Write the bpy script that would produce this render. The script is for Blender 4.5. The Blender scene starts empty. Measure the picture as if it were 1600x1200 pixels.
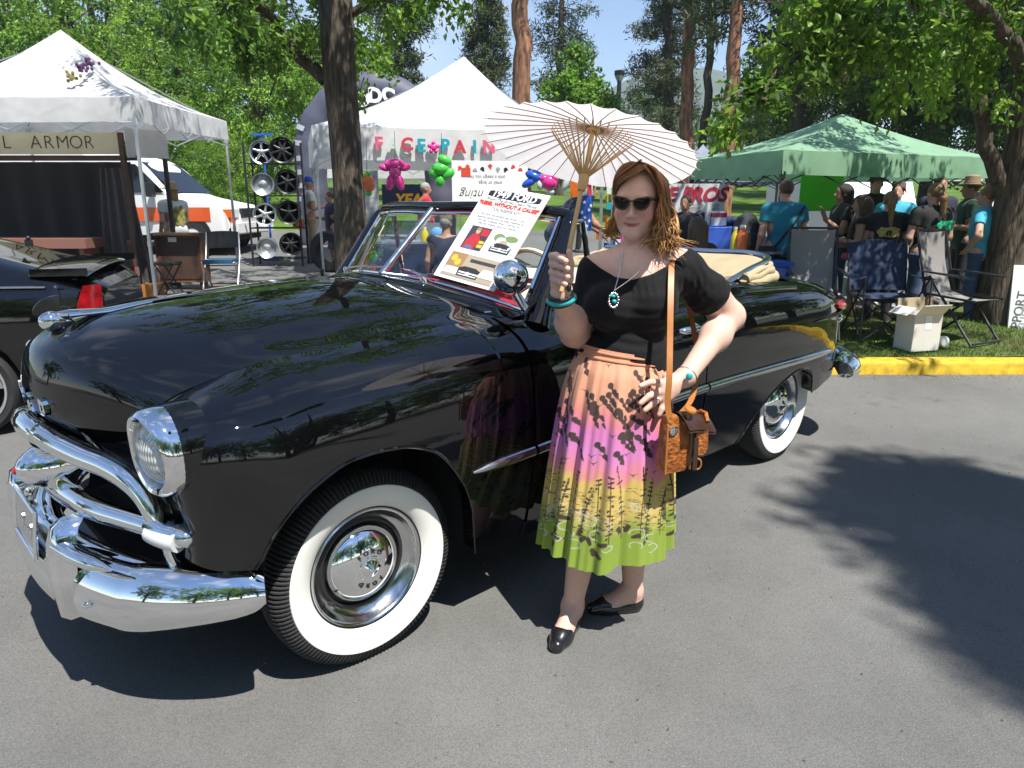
import bpy, math, random
import numpy as np
from mathutils import Vector, Matrix, noise as mnoise
R = math.radians
RNG = np.random.default_rng(7)
random.seed(7)
SC = bpy.context.scene
COL = SC.collection

# ------------------------------------------------------------------ camera, sky, sun, exposure
cam_d = bpy.data.cameras.new('camera'); cam = bpy.data.objects.new('camera', cam_d); COL.objects.link(cam)
cam.location = (0, 0, 1.548); cam.rotation_euler = (R(90 - 14.4), 0, 0)
cam_d.sensor_width = 36; cam_d.lens = 36 * 1122 / 1600; cam_d.clip_start = .05; cam_d.clip_end = 6000
SC.camera = cam
SUN_EL, SUN_H = 62.0, (0.6, -0.8)                    # elevation, horizontal direction towards the sun
W = bpy.data.worlds.new('World'); SC.world = W; W.use_nodes = True
_n = W.node_tree.nodes; _l = W.node_tree.links
_bg = _n['Background']; _bg.inputs[1].default_value = .088
_sky = _n.new('ShaderNodeTexSky'); _sky.sky_type = 'NISHITA'; _sky.sun_disc = False
_sky.sun_elevation = R(SUN_EL); _sky.sun_rotation = math.atan2(SUN_H[0], SUN_H[1])
_sky.air_density = 1.0; _sky.dust_density = .04; _sky.ozone_density = 4.5
_tc = _n.new('ShaderNodeTexCoord')
_mp = _n.new('ShaderNodeMapping'); _mp.inputs['Scale'].default_value = (1.5, 2.6, 4.2); _mp.inputs['Rotation'].default_value = (.1, .2, .5)
_mp.inputs['Location'].default_value = (.33, .1, .2)
_nz = _n.new('ShaderNodeTexNoise'); _nz.inputs['Scale'].default_value = 1.6; _nz.inputs['Detail'].default_value = 6; _nz.inputs['Roughness'].default_value = .5; _nz.inputs['Distortion'].default_value = .15
_rp = _n.new('ShaderNodeValToRGB'); _rp.color_ramp.elements[0].position = .54; _rp.color_ramp.elements[1].position = .80
_mx = _n.new('ShaderNodeMix'); _mx.data_type = 'RGBA'
_l.new(_tc.outputs['Generated'], _mp.inputs[0]); _l.new(_mp.outputs[0], _nz.inputs['Vector']); _l.new(_nz.outputs['Fac'], _rp.inputs[0])
_ml = _n.new('ShaderNodeMath'); _ml.operation = 'MULTIPLY'; _ml.inputs[1].default_value = .75; _l.new(_rp.outputs[0], _ml.inputs[0])
_l.new(_ml.outputs[0], _mx.inputs[0]); _l.new(_sky.outputs[0], _mx.inputs[6]); _mx.inputs[7].default_value = (6.2, 6.5, 7.0, 1)
_l.new(_mx.outputs[2], _bg.inputs[0])
sun_d = bpy.data.lights.new('sun', 'SUN'); sun = bpy.data.objects.new('sun', sun_d); COL.objects.link(sun)
sun_d.energy = 4.3; sun_d.angle = R(.53); sun_d.color = (1, .96, .89)
_sv = Vector((SUN_H[0] * math.cos(R(SUN_EL)), SUN_H[1] * math.cos(R(SUN_EL)), math.sin(R(SUN_EL))))
sun.rotation_euler = _sv.to_track_quat('Z', 'Y').to_euler(); sun.location = _sv * 60
SC.view_settings.view_transform = 'Standard'; SC.view_settings.look = 'None'
SC.view_settings.exposure = 1.0; SC.view_settings.gamma = 1; SC.view_settings.use_curve_mapping = False
SC.render.engine = 'CYCLES'
SC.cycles.max_bounces = 8; SC.cycles.transparent_max_bounces = 12; SC.cycles.diffuse_bounces = 3; SC.cycles.glossy_bounces = 4
SC.cycles.transmission_bounces = 8; SC.cycles.caustics_reflective = False; SC.cycles.caustics_refractive = False
SC.cycles.use_denoising = True

# ------------------------------------------------------------------ measuring: pixel of the photo (1600 wide) -> point in the place
_F, _P, _H = 1122.0, R(14.4), 1.548
def ray(px, py):
    x = (px - 800) / _F; y = (600 - py) / _F
    return np.array([x, math.cos(_P) + y * math.sin(_P), -math.sin(_P) + y * math.cos(_P)])
def at(px, py, Y):
    d = ray(px, py); return np.array([0, 0, _H]) + d * (Y / d[1])
_ZG = np.array([(-50, 0), (5.2, 0), (10.5, .25), (14, .32), (18, .55), (24, .9), (40, 1.9), (60, 3.0), (140, 7.0), (500, 16), (3000, 40)], float)
def zg(y): return float(np.interp(y, _ZG[:, 0], _ZG[:, 1]))
def gx(px, Y):                                        # x of a pixel column for something standing at distance Y
    z = zg(Y); d = Y * math.cos(_P) - (z - _H) * math.sin(_P)
    return (px - 800) / _F * d

# ------------------------------------------------------------------ object helpers
def link(o, parent=None):
    COL.objects.link(o)
    if parent is not None: o.parent = parent
    return o
def tag(o, label=None, cat=None, group=None, kind=None):
    if label: o['label'] = label
    if cat: o['category'] = cat
    if group: o['group'] = group
    if kind: o['kind'] = kind
    return o
def thing(name, label, cat, loc=(0, 0, 0), rz=0, group=None):
    o = bpy.data.objects.new(name, None); o.empty_display_size = .1; link(o)
    o.location = loc; o.rotation_euler = (0, 0, rz)
    return tag(o, label, cat, group)
def mesh_obj(name, V, Fs, mat=None, parent=None, smooth=False, loc=None, sharp=None):
    me = bpy.data.meshes.new(name)
    me.from_pydata(np.asarray(V, float).tolist(), [], [list(map(int, f)) for f in Fs]) if not isinstance(Fs, np.ndarray) else fast_mesh(me, V, Fs)
    if mat is not None:
        for m in (mat if isinstance(mat, (list, tuple)) else [mat]): me.materials.append(m)
    if smooth:
        me.polygons.foreach_set('use_smooth', np.ones(len(me.polygons), bool))
        if sharp: me.set_sharp_from_angle(angle=R(sharp))
    me.update()
    o = link(bpy.data.objects.new(name, me), parent)
    if loc is not None: o.location = loc
    return o
def fast_mesh(me, V, Fq):
    V = np.ascontiguousarray(V, np.float32); Fq = np.ascontiguousarray(Fq, np.int32); n, k = Fq.shape
    me.vertices.add(len(V)); me.vertices.foreach_set('co', V.ravel())
    me.loops.add(n * k); me.loops.foreach_set('vertex_index', Fq.ravel())
    me.polygons.add(n); me.polygons.foreach_set('loop_start', np.arange(0, n * k, k, dtype=np.int32))
    me.polygons.foreach_set('loop_total', np.full(n, k, np.int32))
    me.update(calc_edges=True)
def vcol(o, cols, name='col', domain='POINT'):
    a = o.data.color_attributes.new(name, 'FLOAT_COLOR', domain)
    c = np.ones((len(cols), 4), np.float32); c[:, :3] = np.asarray(cols)[:, :3]
    a.data.foreach_set('color', c.ravel())
class MB:
    """collects shapes that belong to one part"""
    def __init__(s): s.V = []; s.F = []; s.M = []; s.n = 0
    def add(s, V, F, m=0):
        V = np.asarray(V, float)
        s.F += [[int(i) + s.n for i in f] for f in F]; s.M += [m] * len(F); s.V.append(V); s.n += len(V)
        return s
    def box(s, c, d, rot=None, m=0, taper=1.0):
        x, y, z = np.asarray(d) / 2.
        V = np.array([[-x, -y, -z], [x, -y, -z], [x, y, -z], [-x, y, -z], [-x * taper, -y * taper, z], [x * taper, -y * taper, z], [x * taper, y * taper, z], [-x * taper, y * taper, z]])
        if rot is not None: V = V @ np.array(rot).T
        return s.add(V + np.asarray(c), [(0, 3, 2, 1), (4, 5, 6, 7), (0, 1, 5, 4), (1, 2, 6, 5), (2, 3, 7, 6), (3, 0, 4, 7)], m)
    def bar(s, a, b, w, h=None, up=(0, 0, 1), m=0):
        a = np.asarray(a, float); b = np.asarray(b, float); t = b - a; L = np.linalg.norm(t); t = t / max(L, 1e-9)
        u = np.asarray(up, float); u = u - t * (u @ t)
        if np.linalg.norm(u) < 1e-6: u = np.array([1., 0, 0]) - t * t[0]
        u /= np.linalg.norm(u); v = np.cross(u, t)
        return s.box((a + b) / 2, (w, L, h or w), np.stack([v, t, u], 1), m)
    def tube(s, pts, r, n=10, cap=True, closed=False, flat=1.0, up=None, m=0):
        P = np.asarray(pts, float); k = len(P); r = np.broadcast_to(np.asarray(r, float), (k,))
        T = np.gradient(P, axis=0) if not closed else np.roll(P, -1, 0) - np.roll(P, 1, 0)
        T /= np.linalg.norm(T, axis=1)[:, None] + 1e-12
        u = np.array(up if up is not None else ([0, 0, 1.] if abs(T[0][2]) < .9 else [1., 0, 0]), float)
        N = np.zeros_like(P); Bn = np.zeros_like(P)
        for i in range(k):
            if up is not None: u = np.array(up, float)
            u = u - T[i] * (u @ T[i]); u /= np.linalg.norm(u) + 1e-12; N[i] = u; Bn[i] = np.cross(T[i], u)
        a = np.linspace(0, 2 * np.pi, n, endpoint=False)
        V = (P[:, None] + r[:, None, None] * (np.cos(a)[None, :, None] * N[:, None] * flat + np.sin(a)[None, :, None] * Bn[:, None])).reshape(-1, 3)
        F = [(i * n + j, i * n + (j + 1) % n, ((i + 1) % k) * n + (j + 1) % n, ((i + 1) % k) * n + j) for i in range(k if closed else k - 1) for j in range(n)]
        if cap and not closed: F += [tuple(range(n))[::-1], tuple((k - 1) * n + j for j in range(n))]
        return s.add(V, F, m)
    def lathe(s, prof, n=24, c=(0, 0, 0), ax=(0, 0, 1), cap=True, m=0, a0=0, a1=2 * math.pi):
        ax = np.asarray(ax, float); ax /= np.linalg.norm(ax); h = np.array([1., 0, 0]) if abs(ax[0]) < .9 else np.array([0, 0, 1.])
        u = np.cross(ax, h); u /= np.linalg.norm(u); v = np.cross(ax, u); full = abs(a1 - a0 - 2 * math.pi) < 1e-6
        a = np.linspace(a0, a1, n if full else n + 1, endpoint=not full); q = len(a)
        V = np.array([np.asarray(c) + ax * z + rr * (np.cos(t) * u + np.sin(t) * v) for rr, z in prof for t in a]); k = len(prof)
        F = [(i * q + j, (i + 1) * q + j, (i + 1) * q + (j + 1) % q, i * q + (j + 1) % q) for i in range(k - 1) for j in range(q if full else q - 1)]
        if cap and full:
            if prof[0][0] > 1e-5: F.append(tuple(range(q)))
            if prof[-1][0] > 1e-5: F.append(tuple((k - 1) * q + j for j in range(q))[::-1])
        return s.add(V, F, m)
    def sphere(s, c, r, n=14, k=8, m=0, rot=None):
        r = np.broadcast_to(np.asarray(r, float), (3,)); V = [];
        for i in range(k + 1):
            th = math.pi * i / k
            for j in range(n): V.append([math.sin(th) * math.cos(2 * math.pi * j / n), math.sin(th) * math.sin(2 * math.pi * j / n), math.cos(th)])
        V = np.array(V) * r
        if rot is not None: V = V @ np.array(rot).T
        F = [(i * n + j, (i + 1) * n + j, (i + 1) * n + (j + 1) % n, i * n + (j + 1) % n) for i in range(k) for j in range(n)]
        return s.add(V + np.asarray(c), F, m)
    def grid(s, P, m=0, flip=False, closed=False):
        P = np.asarray(P, float); a, b = P.shape[:2]
        bb = b if closed else b - 1
        F = [(i * b + j, (i + 1) * b + j, (i + 1) * b + (j + 1) % b, i * b + (j + 1) % b) for i in range(a - 1) for j in range(bb)]
        if flip: F = [f[::-1] for f in F]
        return s.add(P.reshape(-1, 3), F, m)
    def prism(s, poly, o, u, v, depth, m=0):
        """polygon (2-D, counter-clockwise in u,v) at o with thickness along u x v"""
        o = np.asarray(o, float); u = np.asarray(u, float); v = np.asarray(v, float); w = np.cross(u, v); w /= np.linalg.norm(w)
        A = np.array([o + p[0] * u + p[1] * v for p in poly]); n = len(A); V = np.concatenate([A, A + w * depth])
        F = [tuple(range(n))[::-1], tuple(range(n, 2 * n))] + [(i, (i + 1) % n, n + (i + 1) % n, n + i) for i in range(n)]
        return s.add(V, F, m)
    def build(s, name, mat, parent=None, smooth=True, sharp=40, loc=None):
        V = np.concatenate(s.V); o = mesh_obj(name, V, s.F, mat, parent, smooth, loc, sharp)
        if any(s.M): o.data.polygons.foreach_set('material_index', np.array(s.M, np.int32))
        return o
def catmull(P, n):
    """smooth curve of n points through P (any dimension), by chord-length cubic Hermite"""
    P = np.asarray(P, float); d = np.r_[0, np.cumsum(np.linalg.norm(np.diff(P, axis=0), axis=1) + 1e-9)]
    M = np.gradient(P, d, axis=0); t = np.linspace(0, d[-1], n); i = np.clip(np.searchsorted(d, t, side='right') - 1, 0, len(P) - 2)
    h = (d[i + 1] - d[i])[:, None]; u = ((t - d[i])[:, None]) / h
    return (2 * u**3 - 3 * u**2 + 1) * P[i] + (u**3 - 2 * u**2 + u) * h * M[i] + (-2 * u**3 + 3 * u**2) * P[i + 1] + (u**3 - u**2) * h * M[i + 1]
def pchip(x, xs, ys):
    """monotone-ish cubic through (xs, ys), xs increasing; extrapolates flat"""
    xs = np.asarray(xs, float); ys = np.asarray(ys, float); x = np.clip(np.asarray(x, float), xs[0], xs[-1])
    h = np.diff(xs); dl = np.diff(ys) / h; m = np.zeros_like(ys)
    for k in range(1, len(xs) - 1):
        if dl[k - 1] * dl[k] > 0:
            w1 = 2 * h[k] + h[k - 1]; w2 = h[k] + 2 * h[k - 1]; m[k] = (w1 + w2) / (w1 / dl[k - 1] + w2 / dl[k])
    m[0] = dl[0]; m[-1] = dl[-1]
    i = np.clip(np.searchsorted(xs, x, side='right') - 1, 0, len(xs) - 2); t = (x - xs[i]) / h[i]
    return (2*t**3-3*t**2+1)*ys[i] + (t**3-2*t**2+t)*h[i]*m[i] + (-2*t**3+3*t**2)*ys[i+1] + (t**3-t**2)*h[i]*m[i+1]
_TXT = {}
def text_mesh(s, size=1.0, depth=.01, align='CENTER', shear=0, spacing=1.0, offset=0):
    key = (s, size, depth, align, shear, spacing, offset)
    if key not in _TXT:
        cu = bpy.data.curves.new('lettering', 'FONT'); cu.body = s; cu.size = size; cu.extrude = depth / 2; cu.align_x = align; cu.align_y = 'CENTER'
        cu.shear = shear; cu.space_character = spacing; cu.resolution_u = 3; cu.offset = offset
        o = bpy.data.objects.new('lettering', cu); me = o.to_mesh()
        V = np.array([v.co[:] for v in me.vertices]); F = [tuple(p.vertices) for p in me.polygons]
        o.to_mesh_clear(); bpy.data.objects.remove(o); bpy.data.curves.remove(cu); _TXT[key] = (V, F)
    return _TXT[key]
def put_text(mb, s, o, u, v, size, depth=.004, m=0, **k):
    V, F = text_mesh(s, size, depth, **k); u = np.asarray(u, float); v = np.asarray(v, float); w = np.cross(u, v)
    mb.add(np.asarray(o) + V[:, :1] * u + V[:, 1:2] * v + V[:, 2:3] * w, F, m)
def rotz(a): c, s = math.cos(a), math.sin(a); return np.array([[c, -s, 0], [s, c, 0], [0, 0, 1.]])
def rotx(a): c, s = math.cos(a), math.sin(a); return np.array([[1., 0, 0], [0, c, -s], [0, s, c]])
def roty(a): c, s = math.cos(a), math.sin(a); return np.array([[c, 0, s], [0, 1., 0], [-s, 0, c]])
def nrm(v): v = np.asarray(v, float); return v / np.linalg.norm(v)

# ------------------------------------------------------------------ materials
def mat(name, col, rough=.6, metal=0, spec=.5, coat=0, var=0, vscale=6, bump=0, bscale=30, attr=None, trans=0, emit=None, sheen=0, detail=4, alpha=1, rvar=0, sss=0, stretch=None):
    m = bpy.data.materials.new(name); m.use_nodes = True; nt = m.node_tree; N = nt.nodes; L = nt.links
    b = N['Principled BSDF']; I = b.inputs
    I['Base Color'].default_value = (*col, 1); I['Roughness'].default_value = rough; I['Metallic'].default_value = metal
    I['Specular IOR Level'].default_value = spec; I['Coat Weight'].default_value = coat; I['Coat Roughness'].default_value = .02
    if sheen: I['Sheen Weight'].default_value = sheen; I['Sheen Roughness'].default_value = .5
    if sss: I['Subsurface Weight'].default_value = sss; I['Subsurface Radius'].default_value = (.012, .004, .002); I['Subsurface Scale'].default_value = 1
    src = None
    if attr:
        a = N.new('ShaderNodeVertexColor'); a.layer_name = attr; src = a.outputs[0]
    if var or bump or rvar:
        tc = N.new('ShaderNodeTexCoord'); co = tc.outputs['Object']
        if stretch:
            mp = N.new('ShaderNodeMapping'); mp.inputs['Scale'].default_value = stretch; L.new(co, mp.inputs[0]); co = mp.outputs[0]
    if var or rvar:
        nz = N.new('ShaderNodeTexNoise'); nz.inputs['Scale'].default_value = vscale; nz.inputs['Detail'].default_value = detail; L.new(co, nz.inputs['Vector'])
    if var:
        mr = N.new('ShaderNodeMapRange'); mr.inputs[1].default_value = .28; mr.inputs[2].default_value = .72; mr.inputs[3].default_value = 1 - var; mr.inputs[4].default_value = 1 + var
        L.new(nz.outputs['Fac'], mr.inputs[0])
        mu = N.new('ShaderNodeVectorMath'); mu.operation = 'SCALE'; L.new(mr.outputs[0], mu.inputs['Scale'])
        if src is not None: L.new(src, mu.inputs[0])
        else: mu.inputs[0].default_value = col
        src = mu.outputs[0]
    if src is not None: L.new(src, I['Base Color'])
    if rvar:
        r2 = N.new('ShaderNodeMapRange'); r2.inputs[1].default_value = .3; r2.inputs[2].default_value = .7; r2.inputs[3].default_value = max(0, rough - rvar); r2.inputs[4].default_value = rough + rvar
        L.new(nz.outputs['Fac'], r2.inputs[0]); L.new(r2.outputs[0], I['Roughness'])
    if bump:
        n2 = N.new('ShaderNodeTexNoise'); n2.inputs['Scale'].default_value = bscale; n2.inputs['Detail'].default_value = 5; L.new(co, n2.inputs['Vector'])
        bp = N.new('ShaderNodeBump'); bp.inputs['Strength'].default_value = min(1, bump); bp.inputs['Distance'].default_value = .01 * max(1, bump); L.new(n2.outputs['Fac'], bp.inputs['Height']); L.new(bp.outputs[0], I['Normal'])
    if trans:
        tr = N.new('ShaderNodeBsdfTranslucent'); mx = N.new('ShaderNodeMixShader'); mx.inputs[0].default_value = trans
        if src is not None: L.new(src, tr.inputs[0])
        else: tr.inputs[0].default_value = (*col, 1)
        L.new(b.outputs[0], mx.inputs[1]); L.new(tr.outputs[0], mx.inputs[2]); L.new(mx.outputs[0], N['Material Output'].inputs[0])
    if emit: I['Emission Color'].default_value = (*emit, 1); I['Emission Strength'].default_value = 1
    return m
def glass_mat(name, tint=(.9, .95, .93), rough=0, fac=None):
    """thin pane: tinted transparency under a Fresnel reflection"""
    m = bpy.data.materials.new(name); m.use_nodes = True; nt = m.node_tree; N = nt.nodes; L = nt.links
    N.remove(N['Principled BSDF']); t = N.new('ShaderNodeBsdfTransparent'); t.inputs[0].default_value = (*tint, 1)
    g = N.new('ShaderNodeBsdfGlossy'); g.inputs['Roughness'].default_value = rough; fr = N.new('ShaderNodeFresnel'); ge = N.new('ShaderNodeNewGeometry'); mi = N.new('ShaderNodeMapRange'); mi.inputs[3].default_value = 1.5; mi.inputs[4].default_value = 1 / 1.5; L.new(ge.outputs['Backfacing'], mi.inputs[0]); L.new(mi.outputs[0], fr.inputs[0])
    mx = N.new('ShaderNodeMixShader'); L.new(fr.outputs[0], mx.inputs[0]); L.new(t.outputs[0], mx.inputs[1]); L.new(g.outputs[0], mx.inputs[2])
    L.new(mx.outputs[0], N['Material Output'].inputs[0]); return m
M = {}
M['paint'] = mat('black_paint', (.0022, .0023, .0028), .5, spec=0, coat=1.0)
M['paint'].node_tree.nodes['Principled BSDF'].inputs['Coat IOR'].default_value = 1.66
M['chrome'] = mat('chrome', (.86, .87, .88), .035, 1)
M['chrome_dull'] = mat('worn_chrome', (.62, .63, .65), .16, 1, rvar=.06, vscale=20)
M['steel'] = mat('galvanised_steel', (.62, .64, .66), .35, .9, var=.1, vscale=14)
M['alu'] = mat('aluminium_tube', (.72, .74, .76), .3, .85)
M['white_paint'] = mat('white_enamel', (.78, .78, .77), .35)
M['rubber'] = mat('tyre_rubber', (.022, .022, .023), .75, var=.25, vscale=9, bump=.15, bscale=90)
M['whitewall'] = mat('whitewall_rubber', (.8, .79, .75), .55, var=.04, vscale=7)
M['black'] = mat('matt_black', (.012, .012, .013), .8)
M['black_plastic'] = mat('black_plastic', (.018, .018, .02), .4)
M['black_metal'] = mat('black_metal', (.02, .02, .022), .42)
M['red_vinyl'] = mat('red_vinyl', (.42, .018, .03), .42, var=.1, vscale=5)
M['tan'] = mat('tan_canvas', (.42, .335, .205), .85, var=.1, vscale=9, bump=.2, bscale=60)
M['cream'] = mat('cream_canvas', (.72, .66, .52), .85, var=.06, vscale=7)
M['glass'] = glass_mat('window_glass', (.88, .93, .9))
M['clear'] = glass_mat('clear_plastic', (.8, .83, .85), .05)
M['dark_glass'] = mat('dark_glass', (.01, .012, .014), .03, spec=.7)
M['lens'] = mat('ribbed_lens_glass', (.72, .75, .76), .12, spec=.8, coat=.6)
M['red_lens'] = mat('red_lens', (.34, .008, .014), .12, coat=1, var=.5, vscale=12)
M['paper'] = mat('white_board', (.82, .82, .81), .5)
M['ink'] = mat('black_ink', (.015, .015, .018), .55)
M['ink_red'] = mat('red_ink', (.62, .06, .03), .55)
M['ink_grey'] = mat('grey_ink', (.32, .33, .34), .6)
# headlamp glass with vertical flutes
_m = mat('headlamp_glass', (.66, .69, .70), .1, spec=.9, coat=.8); M['headlamp'] = _m
_N = _m.node_tree.nodes; _L = _m.node_tree.links; _t = _N.new('ShaderNodeTexCoord'); _w = _N.new('ShaderNodeTexWave'); _w.bands_direction = 'Y'; _w.inputs['Scale'].default_value = 34; _w.inputs['Distortion'].default_value = .4
_w2 = _N.new('ShaderNodeTexWave'); _w2.bands_direction = 'Z'; _w2.inputs['Scale'].default_value = 12
_ad = _N.new('ShaderNodeMath'); _ad.operation = 'ADD'; _L.new(_w.outputs['Fac'], _ad.inputs[0]); _L.new(_w2.outputs['Fac'], _ad.inputs[1])
_b = _N.new('ShaderNodeBump'); _b.inputs['Strength'].default_value = .8; _b.inputs['Distance'].default_value = .006; _L.new(_t.outputs['Object'], _w.inputs[0]); _L.new(_t.outputs['Object'], _w2.inputs[0]); _L.new(_ad.outputs[0], _b.inputs['Height']); _L.new(_b.outputs[0], _N['Principled BSDF'].inputs['Normal'])
_N['Principled BSDF'].inputs['Metallic'].default_value = .35

# ------------------------------------------------------------------ ground
def road_mat():
    m = mat('asphalt', (.085, .082, .079), .85, spec=.25); N = m.node_tree.nodes; L = m.node_tree.links; P = N['Principled BSDF']
    tc = N.new('ShaderNodeTexCoord'); vo = N.new('ShaderNodeTexVoronoi'); vo.inputs['Scale'].default_value = 150
    n1 = N.new('ShaderNodeTexNoise'); n1.inputs['Scale'].default_value = .9; n1.inputs['Detail'].default_value = 8; n2 = N.new('ShaderNodeTexNoise'); n2.inputs['Scale'].default_value = 220; n2.inputs['Detail'].default_value = 2
    n3 = N.new('ShaderNodeTexNoise'); n3.inputs['Scale'].default_value = 7; n3.inputs['Detail'].default_value = 6; n3.inputs['Roughness'].default_value = .7
    for x in (vo, n1, n2, n3): L.new(tc.outputs['Object'], x.inputs['Vector'])
    def mr(src, a, b, c, d):
        q = N.new('ShaderNodeMapRange'); q.inputs[1].default_value = a; q.inputs[2].default_value = b; q.inputs[3].default_value = c; q.inputs[4].default_value = d; L.new(src, q.inputs[0]); return q.outputs[0]
    def mul(a, b):
        q = N.new('ShaderNodeMath'); q.operation = 'MULTIPLY'; L.new(a, q.inputs[0]); L.new(b, q.inputs[1]); return q.outputs[0]
    f = mul(mr(n1.outputs['Fac'], .3, .7, .84, 1.15), mr(n2.outputs['Fac'], .3, .7, .76, 1.25)); f = mul(f, mr(vo.outputs['Distance'], 0, .8, 1.12, .8))
    # tar drops and oil
    st = N.new('ShaderNodeTexNoise'); st.inputs['Scale'].default_value = 2.3; st.inputs['Detail'].default_value = 3; L.new(tc.outputs['Object'], st.inputs['Vector']); f = mul(f, mr(st.outputs['Fac'], .64, .76, 1, .72))
    f = mul(f, mr(n3.outputs['Fac'], .3, .7, .94, 1.05))
    # pale grit
    v2 = N.new('ShaderNodeTexVoronoi'); v2.inputs['Scale'].default_value = 26; L.new(tc.outputs['Object'], v2.inputs['Vector'])
    g = mr(v2.outputs['Distance'], .03, .07, 1.9, 1.0); f = mul(f, g)
    sc = N.new('ShaderNodeVectorMath'); sc.operation = 'SCALE'; sc.inputs[0].default_value = (.165, .163, .156); L.new(f, sc.inputs['Scale']); L.new(sc.outputs[0], P.inputs['Base Color'])
    b = N.new('ShaderNodeBump'); b.inputs['Strength'].default_value = .7; b.inputs['Distance'].default_value = .004; L.new(n2.outputs['Fac'], b.inputs['Height']); L.new(b.outputs[0], P.inputs['Normal'])
    return m
ys = np.array([-40, -10, 0, 2, 4, 5.2, 6, 7, 8, 9, 10.5, 12, 14, 16, 18, 20, 21.0]); xs_ = np.linspace(-60, 60, 25)
road = MB().grid([[(x, y, zg(y)) for x in xs_] for y in ys]).build('road', road_mat(), None, True, None); tag(road, kind='structure')

lawn_m = mat('lawn', (.085, .15, .022), .9, spec=.15, var=.45, vscale=1.1, bump=.7, bscale=18, detail=8)
ys = np.array([20.6, 21.2, 22, 24, 27, 30, 34, 40, 50, 60, 80, 110, 140, 200, 320, 500, 800, 1400, 3000]); xs2 = np.linspace(-1, 1, 31)
lw = MB().grid([[(x * (70 + y * 1.6), y, zg(y) + (.10 if y > 21 else -.02)) for x in xs2] for y in ys]).build('lawn', lawn_m, None, True, None); tag(lw, kind='structure')

# ================================================================== the black vintage convertible
CAR_LOC = (-1.0, 2.746, 0.0); CAR_RZ = R(223.25)
car = thing('vintage_convertible', 'glossy black vintage convertible with whitewall tyres and chrome grille, its top folded down', 'car', CAR_LOC, CAR_RZ)
_cf = np.array([math.cos(CAR_RZ), math.sin(CAR_RZ)]); _cl = np.array([-_cf[1], _cf[0]])
def car2w(p): return np.array([CAR_LOC[0] + p[0] * _cf[0] + p[1] * _cl[0], CAR_LOC[1] + p[0] * _cf[1] + p[1] * _cl[1], p[2]])

PLAN = catmull([(.588, .55), (.594, .62), (.592, .69), (.580, .76), (.543, .817), (.470, .855), (.365, .877), (.24, .889), (.1, .898), (-.2, .903), (-.6, .905), (-1.2, .91), (-1.8, .91), (-2.4, .905),
                (-2.9, .89), (-3.25, .862), (-3.48, .81), (-3.64, .72), (-3.72, .60), (-3.755, .42)], 900)
_pt = np.gradient(PLAN, axis=0); _pt /= np.linalg.norm(_pt, axis=1)[:, None]; PLN = np.stack([_pt[:, 1], -_pt[:, 0]], 1)      # outward normal
PLN = np.where((PLN @ np.array([0, 1.]))[:, None] < -.2, -PLN, PLN)
_ps = np.r_[0, np.cumsum(np.linalg.norm(np.diff(PLAN, axis=0), axis=1))]
_front = np.arange(len(PLAN)) < 200
def z_top(X, s):       # upper edge of the side: fender / hood joint, door belt, rear deck edge
    return pchip(X, [-3.8, -3.72, -3.55, -3.3, -3.0, -2.6, -2.2, -1.7, -1.2, -.62, -.2, .05, .23, .40, .50, .56, .62],
                    [.86, .90, .985, 1.045, 1.08, 1.105, 1.118, 1.118, 1.118, 1.113, 1.098, 1.085, 1.070, 1.030, .995, .965, .93])
def d_top(X):
    return pchip(X, [-3.8, -3.6, -3.3, -2.6, -1.7, -.75, -.6, -.2, .05, .25, .42, .52, .62], [.10, .11, .14, .175, .185, .2, .235, .262, .278, .285, .235, .15, .085])
def z_bot(X, part):
    fr = pchip(X, [-.64, -.405, -.385, -.372, -.344, -.276, -.172, -.048, .04, .113, .242, .327, .381, .406, .42, .43, .50, .62],
                  [.285, .285, .30, .373, .505, .644, .757, .798, .804, .798, .745, .68, .605, .555, .535, .53, .535, .56])
    rr = pchip(X, [-3.8, -3.3, -3.09, -3.078, -3.064, -3.03, -2.983, -2.91, -2.80, -2.61, -2.48, -2.381, -2.30, -2.26, -2.22, -1.7],
                  [.47, .435, .41, .41, .425, .50, .556, .592, .603, .565, .505, .441, .36, .31, .285, .285])
    md = np.full_like(np.asarray(X, float), .335)
    return {'f': fr, 'r': rr, 'm': md}[part]
_HS = np.array([0, .012, .03, .06, .10, .15, .21, .29, .38, .48, .62, .90])
HC1_ = [(.565, .44, .735), (.572, .455, .80), (.574, .475, .86), (.568, .50, .91), (.548, .525, .955), (.503, .548, .990), (.40, .575, 1.029), (.23, .598, 1.0685), (.04, .62, 1.0845), (-.2, .642, 1.0995), (-.44, .658, 1.109), (-.668, .672, 1.1155)]
HC1 = catmull(HC1_, 240)
def top_edge(i):
    'inner upper edge (x, y, z) of the side at plan station i'
    x = PLAN[i, 0]
    if x < -.5: return np.array([x - PLN[i, 0] * float(d_top(x)), PLAN[i, 1] - PLN[i, 1] * float(d_top(x)), float(z_top(x, 0))])
    if x < .30: return np.array([x, np.interp(-x, -HC1[60:, 0], HC1[60:, 1]) + .004, np.interp(-x, -HC1[60:, 0], HC1[60:, 2])])
    i0 = np.where(PLAN[:, 0] < .30)[0][0]; f = _ps[i] / _ps[i0]; j0 = np.argmin(np.abs(HC1[:, 0] - .30) + 9 * (HC1[:, 2] < 1)); j1 = 62
    jj = j1 + (j0 - j1) * f; q = HC1[int(jj)] * (1 - jj % 1) + HC1[min(239, int(jj) + 1)] * (jj % 1)
    return q + np.array([0, .004, 0])
def side_inset(h, dt):
    base = pchip(h, _HS, [1, .80, .59, .35, .175, .082, .034, .010, 0, 0, 0, 0])      # fraction of top inset (lower values: metres via blend)
    low = pchip(h, _HS, [0, 0, 0, 0, 0, 0, 0, 0, 0, .002, .018, .075])
    return np.where(h < .33, base * dt, low)
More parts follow.
